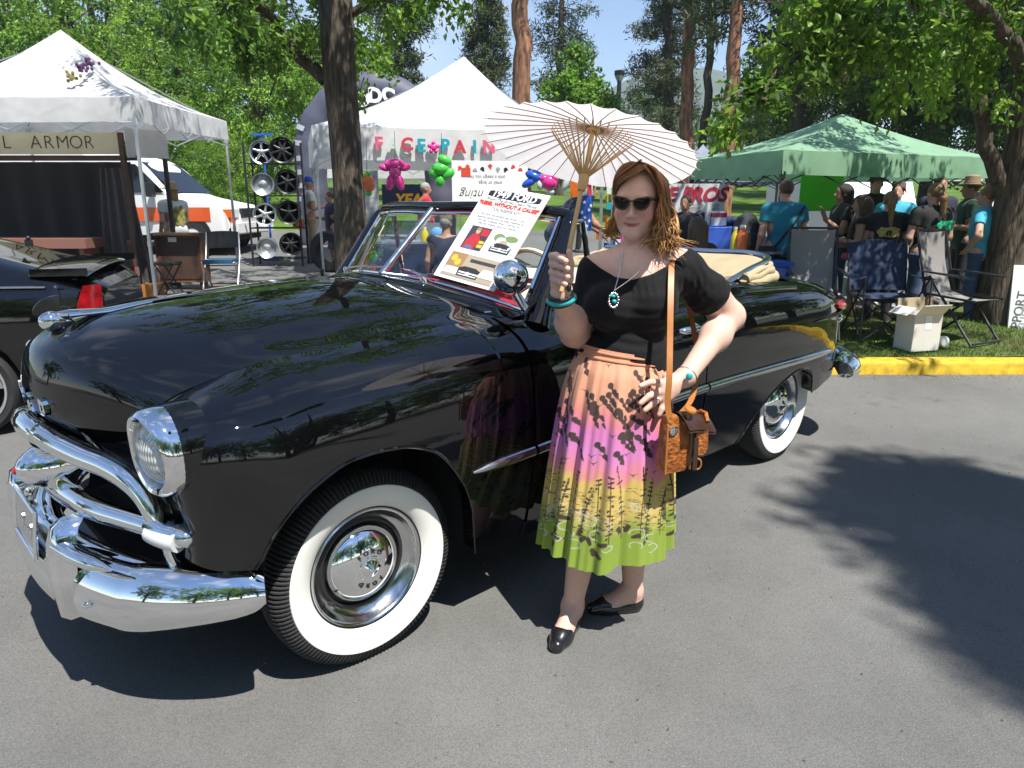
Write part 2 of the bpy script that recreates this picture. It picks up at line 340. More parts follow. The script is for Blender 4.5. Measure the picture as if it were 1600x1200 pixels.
TE = np.array([top_edge(i) for i in range(len(PLAN))])
def side_xyz(i, h):
    """points of the side at plan stations i, h metres under the upper edge"""
    D = TE[i, :2] - PLAN[i]; f = side_inset(h, np.ones_like(h)) * (h < .33); low = side_inset(np.maximum(h, .34), np.ones_like(h)) * (h >= .33)
    k = np.clip((PLAN[i, 0] - .30) / .22, 0, 1); k = k * k * (3 - 2 * k); u = np.clip((h - .12) / .36, 0, 1); low = low + k * ((.05 - .02 * np.clip((h - .36) / .2, 0, 1)) * u * u * (3 - 2 * u))
    return np.stack([PLAN[i, 0] + D[..., 0] * f - PLN[i, 0] * low, PLAN[i, 1] + D[..., 1] * f - PLN[i, 1] * low, TE[i, 2] - h], -1)
def side_grid(mask, part, nz=46, lip=True):
    I = np.where(mask)[0]; N = PLN[I]; zb = z_bot(PLAN[I, 0], part)
    t = np.linspace(0, 1, nz) ** 1.35
    h = t[None, :] * (TE[I, 2] - zb)[:, None]; P = side_xyz(np.repeat(I[:, None], nz, 1), h)
    if lip:
        Q = P[:, -1].copy(); Q[:, :2] -= N * .012; Q[:, 2] += .004; Q2 = Q.copy(); Q2[:, :2] -= N * .05; Q2[:, 2] += .012
        P = np.concatenate([P, Q[:, None], Q2[:, None]], 1)
    return P
MIR = np.array([1, -1, 1.])
def both(name, P, m, flip=False, label=None):
    for k, sgn in enumerate((1, -1)):
        b = MB(); b.grid(P if sgn > 0 else P * MIR, flip=flip if sgn > 0 else not flip); o = b.build(name, m, car, True, 50)
    return o
xs = PLAN[:, 0]
_fm = (xs > -.632); _dm = (xs < -.6385) & (xs > -1.782); _rm = (xs < -1.7885)
both('front_fender', side_grid(_fm, 'f'), M['paint'], True)
both('door', side_grid(_dm, 'm'), M['paint'], True)
both('rear_quarter', side_grid(_rm, 'r'), M['paint'], True)
# rocker below the doors
_i = np.where(_dm)[0][::6]; zr = np.linspace(.329, .262, 8)
P = side_xyz(np.repeat(_i[:, None], 8, 1), TE[_i, 2][:, None] - zr[None]); P[:, 7, 1] -= .03; P[:, :, 1] -= .002
both('rocker_panel', P, M['paint'], True)
# rolled arch lips
for sg in (1, -1):
    for part, x0, x1 in (('f', -.405, .43), ('r', -3.09, -2.22)):
        sel = np.where((xs > x0) & (xs < x1))[0]; q = []
        for i in sel[::4]:
            p = side_xyz(np.array(i), np.array(TE[i, 2] - float(z_bot(xs[i], part)))); q.append(p * (1, sg, 1))
        MB().tube(q, .0055, 8).build('arch_lip', M['paint'], car)

# hood: loft of profiles from the nose up and back to the cowl
def hood_point_rows(nu=90, nv=64):
    c0 = catmull([(.742, .865), (.762, .91), (.768, .965), (.757, 1.03), (.733, 1.085), (.68, 1.128), (.60, 1.162), (.43, 1.194), (.2, 1.2125), (-.05, 1.226), (-.28, 1.233), (-.455, 1.226)], nu)
    c1 = catmull(HC1_, nu)
    # resample so that the noses match
    t = np.linspace(-1, 1, nv); rows = []
    for v in t:
        a = abs(v); w = np.linspace(0, 1, nu)
        pz = 2.3 + 0 * w; px = 2.0
        bl = a ** pz; blx = a ** px
        X = c0[:, 0] * (1 - blx) + c1[:, 0] * blx; Z = c0[:, 1] * (1 - bl) + c1[:, 2] * bl
        # shallow valley beside the gap, broad flat crown
        k = np.clip((w - .25) / .3, 0, 1); Z = Z - .013 * k * np.exp(-((a - .86) / .11) ** 2)
        rows.append(np.stack([X, v * c1[:, 1], Z], 1))
    return np.array(rows), c0, c1
HR, HC0, HC1c = hood_point_rows()
HRs = HR.copy(); HRs[:, :, 1] *= .996
hb = MB(); hb.grid(HRs, flip=False)
lip = HRs[:, 0] + np.array([-.05, 0, .002]); hb.grid(np.stack([lip, HRs[:, 0]], 1))
e1 = HRs[0].copy(); e1[:, 2] -= .02; hb.grid(np.stack([HRs[0], e1], 0), flip=True); e2 = HRs[-1].copy(); e2[:, 2] -= .02; hb.grid(np.stack([HRs[-1], e2], 0))
hood = hb.build('hood', M['paint'], car, True, 50)
def hood_z(X, Y):
    v = 0; ci = np.argmin(np.abs(HC1[80:, 0] - X)) + 80
    a = min(1, abs(Y) / HC1[ci, 1]); zc = np.interp(-X, -HC0[30:, 0], HC0[30:, 1]); return zc * (1 - a ** 2.3) + HC1[ci, 2] * a ** 2.3
# black gap under the hood edge
for sg in (1, -1):
    q = HC1[20::3].copy(); q[:, 1] = (q[:, 1] + .001) * sg; q[:, 2] -= .016; MB().tube(q, .011, 6).build('hood_seal', M['black'], car)
# the panel that closes hood side to fender top (inner flange)
for sg in (1, -1):
    A = TE[_fm][::4]; B = A + np.array([0, -.03, -.045]); G = np.stack([A, B], 1)
    MB().grid(G if sg > 0 else G * MIR, flip=sg > 0).build('fender_flange', M['paint'], car)

# cowl between hood and windshield
ca = catmull([(-.463, 0, 1.2255), (-.49, .18, 1.221), (-.545, .38, 1.1935), (-.615, .54, 1.157), (-.678, .668, 1.116), (-.70, .715, 1.1135)], 40)
cb = catmull([(-.60, 0, 1.228), (-.625, .22, 1.221), (-.67, .44, 1.19), (-.735, .62, 1.147), (-.79, .715, 1.115), (-.80, .74, 1.108)], 40)
cA = np.concatenate([(ca * MIR)[::-1][:-1], ca]); cB = np.concatenate([(cb * MIR)[::-1][:-1], cb])
cow = np.stack([cA + (cB - cA) * t + np.array([0, 0, .012 * math.sin(math.pi * t)]) for t in np.linspace(0, 1, 7)], 1)
bcw = MB().grid(cow, flip=True); low = cA.copy(); low[:, 2] -= .03; bcw.grid(np.stack([low, cA], 1), flip=True); bcw.build('cowl', M['paint'], car, True, 60)
MB().tube(cA * np.array([1, .985, 1]) - np.array([-.004, 0, .006]), .007, 6).build('cowl_seal', M['black'], car)
for sg in (1, -1):       # door top ledge and cockpit edge
    zt = z_top(xs[_dm], 0); dt = d_top(xs[_dm]); A = np.stack([xs[_dm], PLAN[_dm, 1] - dt, zt], 1)[::6]; B = A.copy(); B[:, 1] -= .07; B[:, 2] += .004; Cc = B.copy(); Cc[:, 1] -= .01; Cc[:, 2] -= .16; Dd = Cc.copy(); Dd[:, 2] -= .55
    G = np.stack([A, B, Cc], 1); G2 = np.stack([Cc, Dd], 1)
    MB().grid(G if sg > 0 else G * MIR, flip=sg > 0).build('door_ledge', M['paint'], car)
    MB().grid(G2 if sg > 0 else G2 * MIR, flip=sg > 0).build('door_lining', M['red_vinyl'], car)
    MB().tube((B + np.array([0, .01, .008]))[::2] * (1, sg, 1), .007, 6).build('belt_moulding', M['chrome_dull'], car)
# rear deck
A = TE[_rm][::4]
dk = []
for p in A:
    row = []
    for t in np.linspace(-1, 1, 25):
        row.append((p[0] - .05 * (1 - t * t) * (p[0] < -3.4), p[1] * t, p[2] + (.05 if p[0] < -2.7 else .03) * (1 - abs(t) ** 2.5)))
    dk.append(row)
dk = np.array(dk); sel = dk[:, 0, 0] < -2.93
MB().grid(dk[sel], flip=False).build('trunk_lid', M['paint'], car)
tail = dk[-1]; tb = MB(); rows = [tail]
for dz, dx in ((.04, -.03), (.12, -.05), (.24, -.06), (.36, -.04), (.42, .0)): rows.append(tail * np.array([1, 1.02, 1]) + np.array([dx, 0, -dz]))
tb.grid(np.array(rows)).build('tail_panel', M['paint'], car)
ed = dk[~sel]
for sg in (0, -1):
    G = np.stack([ed[:, sg], ed[:, sg] * np.array([1, .86, 1]) + (0, 0, .004), ed[:, sg] * np.array([1, .85, 1]) - (0, 0, .5)], 1)
    MB().grid(G, flip=sg != 0).build('quarter_ledge', M['paint'], car)
# underbody, floor
ub = MB(); ub.box((-1.55, 0, .42), (2.1, 1.5, .22)); ub.box((.05, 0, .55), (.75, 1.0, .4)); ub.box((-2.75, 0, .55), (1.5, 1.1, .36)); ub.box((-.52, 0, .6), (.22, 1.52, .6)); ub.box((-2.08, 0, .6), (.18, 1.55, .56)); ub.box((-3.3, 0, .58), (.42, 1.5, .22)); ub.box((.0, 0, .93), (1.0, 1.5, .08)); ub.box((-2.7, 0, .86), (.95, 1.5, .06))
ub.build('underbody', M['black'], car, False)
# ---------------------------------------------------------------- grille
gb = MB(); gb.box((.50, 0, .63), (.04, 1.24, .46)); gb.box((.56, 0, .43), (.16, 1.2, .03)); gb.build('grille_cavity', M['black'], car, False)
def bow(pts, n=60): q = catmull(pts, n); return np.concatenate([(q * MIR)[::-1][:-1], q])
ub_ = bow([(.775, 0, .842), (.77, .06, .840), (.757, .13, .833), (.735, .22, .82), (.695, .33, .80), (.655, .43, .785), (.63, .50, .765), (.61, .555, .725), (.60, .588, .68), (.594, .602, .635)])
MB().tube(ub_, np.interp(np.abs(ub_[:, 1]), [0, .12, .5, .615], [.040, .038, .036, .026]), 18, flat=.95).build('upper_grille_bar', M['chrome'], car)
for sg in (1, -1): MB().tube(ub_[57 + 3 * sg: 63 + 3 * sg] if False else np.array([(.7605, sg * .112, .8352), (.7575, sg * .126, .834)]), .0435, 18).build('bar_joint', M['chrome'], car)
mb_ = bow([(.725, 0, .632), (.725, .1, .635), (.715, .22, .640), (.69, .36, .64), (.635, .50, .635), (.598, .59, .631)])
MB().tube(mb_, np.interp(np.abs(mb_[:, 1]), [0, .15, .5, .59], [.040, .038, .034, .031]), 18, flat=1.0).build('centre_grille_bar', M['chrome'], car)
sp = MB().lathe([(.105, -.10), (.108, -.04), (.102, .01), (.088, .03), (.084, .034), (.078, .075), (.06, .115), (.034, .145), (.012, .157), (0, .159)], 32, (.675, 0, .695), (1, 0, .02)); sp.build('grille_spinner', M['chrome'], car)
MB().lathe([(.010, 0), (.012, .008), (.006, .014), (0, .015)], 16, (.826, 0, .698), (1, 0, .02)).build('spinner_badge', M['red_lens'], car)
for sg in (1, -1):
    q = catmull([(.60, sg * .585, .631), (.592, sg * .625, .630), (.577, sg * .67, .629), (.555, sg * .715, .628), (.54, sg * .737, .628)], 14)
    MB().tube(q, np.interp(np.arange(14), [0, 9, 12, 13], [.037, .035, .025, .009]), 16).build('turn_signal_cap', M['chrome'], car)
    MB().tube(q[1:11] + np.array([.012, sg * .004, -.008]), .031, 14).build('turn_signal_lens', M['lens'], car)
lb_ = bow([(.745, 0, .485), (.73, .15, .486), (.70, .3, .488), (.655, .44, .488), (.60, .56, .484), (.555, .64, .478), (.53, .68, .47)])
MB().tube(lb_, np.interp(np.abs(lb_[:, 1]), [0, .5, .68], [.03, .027, .012]), 14).build('lower_grille_bar', M['chrome'], car)
for sg in (1, -1): MB().tube([(.586, sg * .605, .62), (.580, sg * .615, .55), (.565, sg * .63, .485)], [.022, .024, .02], 10, flat=.5).build('grille_end_post', M['chrome'], car)
# panel closing below the headlights and the valance under the hood lip
vp = []
for y in np.linspace(-.64, .64, 41):
    x = .72 - .36 * y * y * .9
    vp.append([(x, y, .90 - .28 * y * y), (x - .02, y, .86 - .28 * y * y), (x - .09, y, .83 - .2 * y * y)])
MB().grid(vp).build('nose_panel', M['paint'], car)
for sg in (1, -1):
    P = np.array([[(.60 - .02 * k + .0 * j, sg * (.565 + .03 * j), .86 - .065 * k) for j in range(4)] for k in range(7)], float)
    for k in range(7):
        for j in range(4): P[k, j, 0] = .606 - .4 * max(0, .03 * j) - .006 * k
    MB().grid(P, flip=sg > 0).build('lamp_panel', M['paint'], car)
    # headlight
    hx = nrm((1, .10 * sg, -.02)); hc = np.array([.588, sg * .684, .883])
    pod = MB().lathe([(.128, -.10), (.1285, -.05), (.126, -.02), (.121, -.004)], 40, hc, hx, cap=False); pod.build('headlight_pod', M['paint'], car)
    hb = MB(); a = np.linspace(0, 2 * np.pi, 49)[:-1]; U = nrm(np.cross((0, 0, 1.), hx)); Vv = np.cross(hx, U); ring = []
    for r_, z_ in ((.122, -.03), (.124, .0), (.119, .022), (.107, .034), (.098, .03), (.093, .012), (.091, -.004)):
        ring.append([hc + U * math.cos(t) * r_ + Vv * math.sin(t) * r_ * 1.03 + hx * (z_ + (.014 * max(0, math.sin(t)) ** 1.5 if z_ > 0.005 else 0)) for t in a])
    hb.grid(ring, closed=True, flip=True)
    bz = hb.build('headlight_bezel', M['chrome'], car)
    ln = MB().lathe([(.0, .050), (.03, .047), (.06, .036), (.08, .020), (.094, .002)], 40, hc, hx, cap=False).build('headlight_lens', None, car)
    ln.data.materials.append(M['headlamp'] if 'headlamp' in M else M['lens'])
# bumper
def bumper(plan, zc, hh, name, sgx=1):
    rows = []
    prof = [(-.11, .74), (-.085, .92), (-.058, 1.0), (-.032, .95), (-.012, .80), (.004, .60), (.017, .36), (.026, .08), (.031, -.22), (.031, -.52), (.022, -.78), (.003, -.96), (-.025, -1.03), (-.055, -.98)]
    T = np.gradient(plan, axis=0); T /= np.linalg.norm(T, axis=1)[:, None]
    n_ = np.stack([T[:, 1], -T[:, 0]], 1); n_ *= sgx * np.sign(n_[len(n_) // 2, 0]) if abs(n_[len(n_) // 2, 0]) > .1 else 1
    P = [[(plan[i, 0] + n_[i, 0] * a, plan[i, 1] + n_[i, 1] * a, zc[i] + b * hh[i]) for a, b in prof] for i in range(len(plan))]
    b = MB().grid(P); b.add(P[0], [tuple(range(len(prof)))]); b.add(P[-1], [tuple(range(len(prof)))[::-1]])
    return b.build(name, M['chrome'], car, True, 60)
fb = bow([(.815, 0, 0), (.808, .15, 0), (.785, .3, 0), (.735, .45, 0), (.665, .59, 0), (.58, .70, 0), (.50, .775, 0), (.43, .82, 0), (.395, .835, 0)], 60)
bumper(fb, .405 + .055 * np.clip(np.abs(fb[:, 1]) - .55, 0, 1) / .3, np.interp(np.abs(fb[:, 1]), [0, .6, .80, .825, .836], [.10, .10, .08, .07, .045]), 'front_bumper')
rb = bow([(-3.95, 0, 0), (-3.945, .3, 0), (-3.90, .55, 0), (-3.82, .75, 0), (-3.68, .87, 0), (-3.52, .915, 0), (-3.44, .92, 0)], 40)
bumper(rb, np.full(len(rb), .50), np.interp(np.abs(rb[:, 1]), [0, .8, .9, .92], [.085, .08, .07, .05]), 'rear_bumper', -1)
for sg in (1, -1):
    g = []
    for z, w_, dx in ((.30, .02, -.02), (.307, .045, 0), (.32, .056, .01), (.45, .060, .02), (.545, .056, .012), (.60, .044, -.005), (.62, .02, -.03)):
        g.append([(.785 + dx - .035, sg * .315 + w_, z), (.785 + dx + .015, sg * .315 + w_ * .9, z), (.785 + dx + .028, sg * .315 + w_ * .4, z), (.785 + dx + .028, sg * .315 - w_ * .4, z), (.785 + dx + .015, sg * .315 - w_ * .9, z), (.785 + dx - .035, sg * .315 - w_, z)])
    b = MB().grid(g, closed=True, flip=False); b.add(g[-1], [tuple(range(6))]); b.build('bumper_guard', M['chrome'], car, True, 50)
    q = catmull([(.80, sg * .33, .545), (.775, sg * .42, .535), (.715, sg * .54, .52)], 12); MB().tube(q, np.interp(np.arange(12), [0, 8, 11], [.026, .022, .006]), 12, flat=1).build('bumper_rail', M['chrome'], car)
    MB().lathe([(.011, 0), (.011, .006), (.006, .011), (0, .012)], 12, (.773, sg * .45, .39), (.8, sg * .4, 0)).build('bumper_bolt', M['chrome'], car)
    MB().lathe([(.011, 0), (.011, .006), (.006, .011), (0, .012)], 12, (.665, sg * .622, .40), (.75, sg * .6, 0)).build('bumper_bolt', M['chrome'], car)
# number plate leaning under the spinner
pl = MB(); pr = roty(-.12); pl.box((.825, 0, .52), (.008, .31, .155), pr); plate = pl.build('number_plate', M['chrome_dull'], car, False)
for k, ch in enumerate('1949'): pe = MB(); put_text(pe, ch, np.array([.8305, -.09 + .06 * k, .515]), (0, 1, 0), pr @ np.array([0, 0, 1.]), .085, .004); pe.build('plate_numeral', M['chrome'], plate, False)
fr_ = MB().tube([(.838, -.155, .445), (.838, .155, .445), (.829, .158, .52), (.820, .155, .598), (.820, -.155, .598), (.829, -.158, .52)], .007, 8, closed=True).build('plate_frame', M['chrome'], car)
# FORD on the nose
for k, ch in enumerate('FORD'):
    y = .16 - .107 * k; x = .766 - .40 * y * y * 1.6; b = MB()
    put_text(b, ch, (x - .004, -y, .928), nrm((.25 * y * 2, 1, 0)), (.06, 0, 1), .062, .022, offset=.005); b.build('nose_letter', M['chrome'], car, False)
# hood ornament and spear
orn = MB(); orn.lathe([(.0, .036), (.012, .034), (.024, .024), (.032, .010), (.034, 0), (.03, -.018), (.016, -.05), (0, -.07)], 20, (.665, 0, 1.168), (1, 0, .12))
ornament = orn.build('hood_ornament', M['chrome'], car)
MB().prism([(math.cos(t) * .075, math.sin(t) * .062) for t in np.linspace(.1, 2.6, 14)] + [(-.02, .01), (.06, 0)], (.64, -.003, 1.188), (1, 0, 0), (0, 0, 1), -.006).build('ornament_fin', M['clear'], ornament)
spx = np.linspace(.665, -.44, 40); MB().tube([(x, 0, float(np.interp(-x, -HC0[30:, 0], HC0[30:, 1])) + .004) for x in spx], np.interp(spx, [-.44, .1, .5, .62, .665], [.004, .005, .016, .03, .012]), 10, flat=.45, up=(0, 0, 1)).build('hood_spear', M['chrome'], car)
for sg in (1, -1): MB().tube([(x, sg * .05 * (x - .2) / .45, hood_z(x, .05) + .003) for x in np.linspace(.62, .36, 12)], np.linspace(.007, .003, 12), 8).build('spear_wing', M['chrome'], car)
# side trim
def side_pt(x, z, out=0):
    i = np.argmin(np.abs(xs - x)); p = side_xyz(np.array(i), np.array(TE[i, 2] - z)); p[:2] += PLN[i] * out; return p
for sg in (1, -1):
    for xa, xb in ((-.335, -.629), (-.641, -1.779), (-1.792, -3.28)):
        n = max(6, int((xa - xb) / .06)); q = np.array([side_pt(x, pchip(x, [-3.3, -1.8, -.33], [.648, .682, .637]), .003) for x in np.linspace(xa, xb, n)]); q[:, 1] *= sg
        rr = np.full(n, .021)
        if xa > -.4: rr[0] = .004; rr[1] = .015
        if xb < -3: rr[-1] = .005
        MB().tube(q, rr, 10, flat=1.0, up=(0, 0, 1)).build('side_trim', M['chrome_dull'], car)
    h = MB(); a = side_pt(-1.545, .985, .035); b = side_pt(-1.70, .978, .035); h.tube([side_pt(-1.53, .986, .02), a, (a + b) / 2 + (0, .008, .004), b, side_pt(-1.715, .978, .012)], [.008, .016, .019, .017, .01], 12); h.lathe([(.017, 0), (.017, .03), (.013, .036), (0, .038)], 14, side_pt(-1.69, .885, 0), (0, 1, 0)); h.lathe([(.024, 0), (.02, .012), (.012, .03)], 14, side_pt(-1.68, .98, 0), (0, 1, 0))
    o = h.build('door_handle', M['chrome'], car)
    if sg < 0: o.scale = (1, -1, 1)
    tl = MB(); a = side_pt(-3.50, .90, .012); tl.tube([side_pt(-3.38, .905, .004), side_pt(-3.46, .90, .018), side_pt(-3.56, .895, .02), side_pt(-3.61, .89, .01)], [.012, .03, .035, .02], 12); o = tl.build('tail_light', M['red_lens'], car)
    if sg < 0: o.scale = (1, -1, 1)
    tw = MB().tube([side_pt(x, .862, .01) for x in np.linspace(-2.95, -3.62, 12)], np.linspace(.004, .024, 12), 10, flat=.7); o = tw.build('tail_light_wing', M['paint'], car)
    if sg < 0: o.scale = (1, -1, 1)
    tc_ = MB().lathe([(.03, 0), (.033, .015), (.02, .03), (0, .034)], 14, side_pt(-3.60, .80, 0), (-.6, .8, 0)); o = tc_.build('reflector', M['chrome'], car)
    if sg < 0: o.scale = (1, -1, 1)
# ---------------------------------------------------------------- wheels
def lathe_y(prof, n, c, steer=0):       # wheel-shaped lathe about the car's Y; profile (radius, outward)
    return MB().lathe(prof, n, c, (math.sin(-steer), math.cos(steer), 0))
def make_wheel(c, out, steer=0):
    ax = np.array([-math.sin(steer) * out, math.cos(steer) * out, 0]); ux = np.cross(ax, (0, 0, 1.)); c = np.asarray(c, float)
    w = thing('wheel', None, None, c); w.parent = car
    rub = MB(); n = 198
    prof = [(.215, .03), (.235, .055), (.27, .076), (.292, .079), (.306, .0765), (.322, .07), (.337, .057), (.345, .04), (.347, .0), (.345, -.04), (.332, -.066), (.29, -.08), (.235, -.05), (.215, -.03)]
    a = np.linspace(0, 2 * np.pi, n * 2, endpoint=False); G = []
    for j, (r_, z_) in enumerate(prof):
        row = []
        for i, t in enumerate(a):
            rr = r_; zz = z_
            if 4 <= j <= 7 and i % 3 == 2: rr -= (0, 0, 0, 0, .004, .009, .010, .009)[j]; zz -= .006 if j < 7 else 0
            row.append(ax * zz + rr * (math.cos(t) * ux + math.sin(t) * np.array([0, 0, 1.])))
        G.append(row)
    rub.grid(np.array(G), closed=True, flip=True); rub.build('tyre', M['rubber'], w, True, 22)
    ww = MB().lathe([(.2085, .047), (.222, .062), (.245, .0735), (.268, .0795), (.285, .0815), (.2935, .081), (.2955, .0785)], 96, (0, 0, 0), ax, cap=False); ww.build('whitewall', M['whitewall'], w)
    rm = MB().lathe([(.2125, .040), (.2125, .052), (.207, .058), (.201, .055), (.197, .048), (.188, .03), (.176, .016), (.165, .010)], 72, (0, 0, 0), ax, cap=False); rm.build('wheel_rim', M['chrome_dull'], w); MB().lathe([(.166, .0095), (.157, .016), (.150, .014), (.145, .0), (.1, -.01), (0, -.01)], 64, (0, 0, 0), ax, cap=False).lathe([(.2085, .052), (.2145, .056), (.2165, .050)], 72, (0, 0, 0), ax, cap=False).build('wheel_disc', M['black_metal'], w)
    hc = MB().lathe([(.1345, .006), (.136, .018), (.131, .028), (.118, .040), (.098, .052), (.07, .062), (.048, .067), (.0445, .0665), (.0425, .0685), (.036, .069), (.028, .072), (.0, .092)], 64, (0, 0, 0), ax, cap=False)
    cap = hc.build('hubcap', M['chrome'], w, True, 25)
    for up in (1, -1):
        for k, ch in enumerate('FORD'):
            lt = MB()
            t = R(90 * up) - R(-39 + 26 * k) * 1.0; t = R(90) - R(-39 + 26 * k) if up > 0 else R(-90) - R(-39 + 26 * k)
            rad = np.array([math.cos(t), math.sin(t)]); tang = np.array([math.sin(t), -math.cos(t)])
            # characters run clockwise on the outer face seen from outside
            e1 = -ux * out if False else ux; U = (-rad[0] * ux + rad[1] * np.array([0, 0, 1.])); Tn = np.cross(U, ax)
            V, F = text_mesh(ch, .023, .004, offset=.0008)
            P = U * .060 + ax * .0655
            lt.add(P + V[:, :1] * Tn + V[:, 1:2] * U + V[:, 2:3] * ax, F); lt.build('hubcap_letter', M['black_metal'], cap, False)
    vv = MB().tube([ax * .02 + .172 * ux * .8 + np.array([0, 0, -.172 * .55]), ax * .05 + .165 * ux * .8 + np.array([0, 0, -.165 * .55])], .006, 8); vv.build('valve', M['black'], w)
    return w
make_wheel((0, .70, .345), 1, R(-1)); make_wheel((-2.896, .70, .345), 1); make_wheel((0, -.70, .345), -1); make_wheel((-2.896, -.70, .345), -1)
# ---------------------------------------------------------------- windshield
wb = catmull([(-.60, 0, 1.232), (-.64, .25, 1.222), (-.695, .47, 1.187), (-.76, .65, 1.143), (-.80, .715, 1.118)], 30)
wt = catmull([(-.885, 0, 1.505), (-.91, .25, 1.507), (-.955, .47, 1.50), (-1.015, .62, 1.488), (-1.05, .672, 1.477)], 30)
wf = MB()
full_t = np.concatenate([(wt * MIR)[::-1][:-1], wt]); full_b = np.concatenate([(wb * MIR)[::-1][:-1], wb])
wf.tube(full_t + np.array([-.012, 0, .012]), .026, 12, flat=.85)
for sg in (1, -1):
    q = catmull([(-.775, sg * .752, 1.07), (-.81, sg * .742, 1.12), (-.90, sg * .722, 1.25), (-.99, sg * .700, 1.39), (-1.05, sg * .682, 1.478), (-1.075, sg * .672, 1.497)], 24)
    wf.tube(q, np.interp(np.arange(24), [0, 4, 20, 23], [.075, .055, .038, .028]), 14, flat=.75, up=(1, 0, .6))
wsf = wf.build('windshield_frame', M['paint'], car)
ch = MB(); ch.tube(full_t * np.array([1, .965, 1]) + np.array([.022, 0, -.016]), .008, 8); ch.tube(full_b + np.array([.006, 0, .004]), .008, 8)
for sg in (1, -1): ch.tube([(wb[-1] + (wt[-1] - wb[-1]) * t) * np.array([1, sg * .962, 1]) + np.array([.02, 0, 0]) for t in np.linspace(0, 1, 8)], .011, 8)
ch.build('windshield_trim', M['chrome'], wsf)
MB().tube([wb[0] + (.008, 0, 0), (wb[0] + wt[0]) / 2 + (.008, 0, 0), wt[0] + (.008, 0, 0)], .016, 10).build('windshield_divider', M['chrome_dull'], wsf)
for sg in (1, -1):
    G = np.stack([wb + (wt - wb) * t for t in np.linspace(0, 1, 6)], 1) * np.array([1, sg * .965, 1]); MB().grid(G, flip=sg > 0).build('windshield_glass', M['glass'], wsf)
    # wipers
    b0 = np.array([-.598, sg * .30, 1.213]); MB().lathe([(.016, 0), (.014, .02), (.007, .034), (0, .036)], 12, b0, (.3, 0, 1)).tube([b0 + (0, 0, .026), b0 + (-.02, -sg * .06, .036), b0 + (-.035, -sg * .13, .045)], .005, 6).tube([b0 + (-.022, sg * .0, .03), b0 + (-.06, -sg * .24, .045)], .004, 6).build('wiper', M['chrome_dull'], car)
    # vent window
    base = np.array([-.86, sg * .70, 1.125]); top = np.array([-1.085, sg * .677, 1.46]); pb = np.array([-1.19, sg * .70, 1.125]); ptp = np.array([-1.13, sg * .68, 1.462])
    MB().tube([pb, ptp], .013, 8).tube([ptp, top], .009, 8).tube([base, top], .011, 8).tube([base, pb], .009, 8).build('vent_window_frame', M['chrome'], car)
    MB().add([base, pb, ptp, top], [(0, 1, 2, 3)]).build('vent_window_glass', M['glass'], car)
# spotlight
spc = np.array([-.735, .672, 1.262]); sd = nrm((.75, .35, .1))
so = MB().lathe([(0, .070), (.024, .068), (.044, .058), (.059, .04), (.066, .016), (.068, 0), (.069, -.010), (.064, -.024)], 32, spc, sd).build('spotlight', M['chrome'], car)
MB().tube([spc + (-.02, .0, -.058), spc + (-.04, .02, -.105), (-.79, .715, 1.125)], [.018, .017, .02], 10).lathe([(.03, 0), (.026, .02), (.012, .03)], 14, (-.785, .725, 1.105), (.4, .5, .7)).build('spotlight_bracket', M['chrome'], so)
# ---------------------------------------------------------------- interior
dash = np.stack([cB * np.array([1, .93, 1]) + np.array(o_) for o_ in ((-.02, 0, -.02), (-.10, 0, .0), (-.17, 0, -.02), (-.19, 0, -.2), (-.12, 0, -.3))], 1); MB().grid(dash, flip=True).build('dashboard', M['red_vinyl'], car)
def bench(x0, ztop, name, w=1.22):
    t = thing(name, None, None, (0, 0, 0)); t.parent = car
    b = MB(); sec = [(x0, ztop - .42), (x0 + .02, ztop - .1), (x0 - .02, ztop - .015), (x0 - .07, ztop), (x0 - .12, ztop - .03), (x0 - .13, ztop - .45)]
    b.grid([[(x, y, z - .02 * (abs(y) > w / 2 - .03)) for x, z in sec] for y in np.linspace(-w / 2, w / 2, 15)]); b.build('backrest', M['red_vinyl'], t)
    MB().grid([[(x, y, z) for x, z in ((x0 + .03, ztop - .02), (x0 - .02, ztop + .01), (x0 - .075, ztop + .022), (x0 - .135, ztop - .01), (x0 - .14, ztop - .05))] for y in np.linspace(-w / 2 + .03, w / 2 - .03, 13)]).build('backrest_roll', M['cream'], t)
    MB().box((x0 + .25, 0, ztop - .42), (.52, w, .16)).build('cushion', M['red_vinyl'], t, True, 30)
bench(-1.60, 1.16, 'front_seat'); bench(-2.30, 1.10, 'rear_seat', 1.16)
MB().tube([(-1.20 + .13 * math.sin(t) * .5, .36 + .2 * math.cos(t), 1.16 + .2 * math.sin(t) * .85) for t in np.linspace(0, 2 * np.pi, 33)[:-1]], .012, 8, closed=True).tube([(-1.2, .36, 1.16), (-.85, .36, 1.02)], .02, 8).tube([(-1.2, .17, 1.16), (-1.2, .55, 1.16)], .01, 6).build('steering_wheel', M['cream'], car)
MB().box((-1.55, 0, .545), (1.7, 1.3, .02)).build('cabin_floor', M['red_vinyl'], car, False)
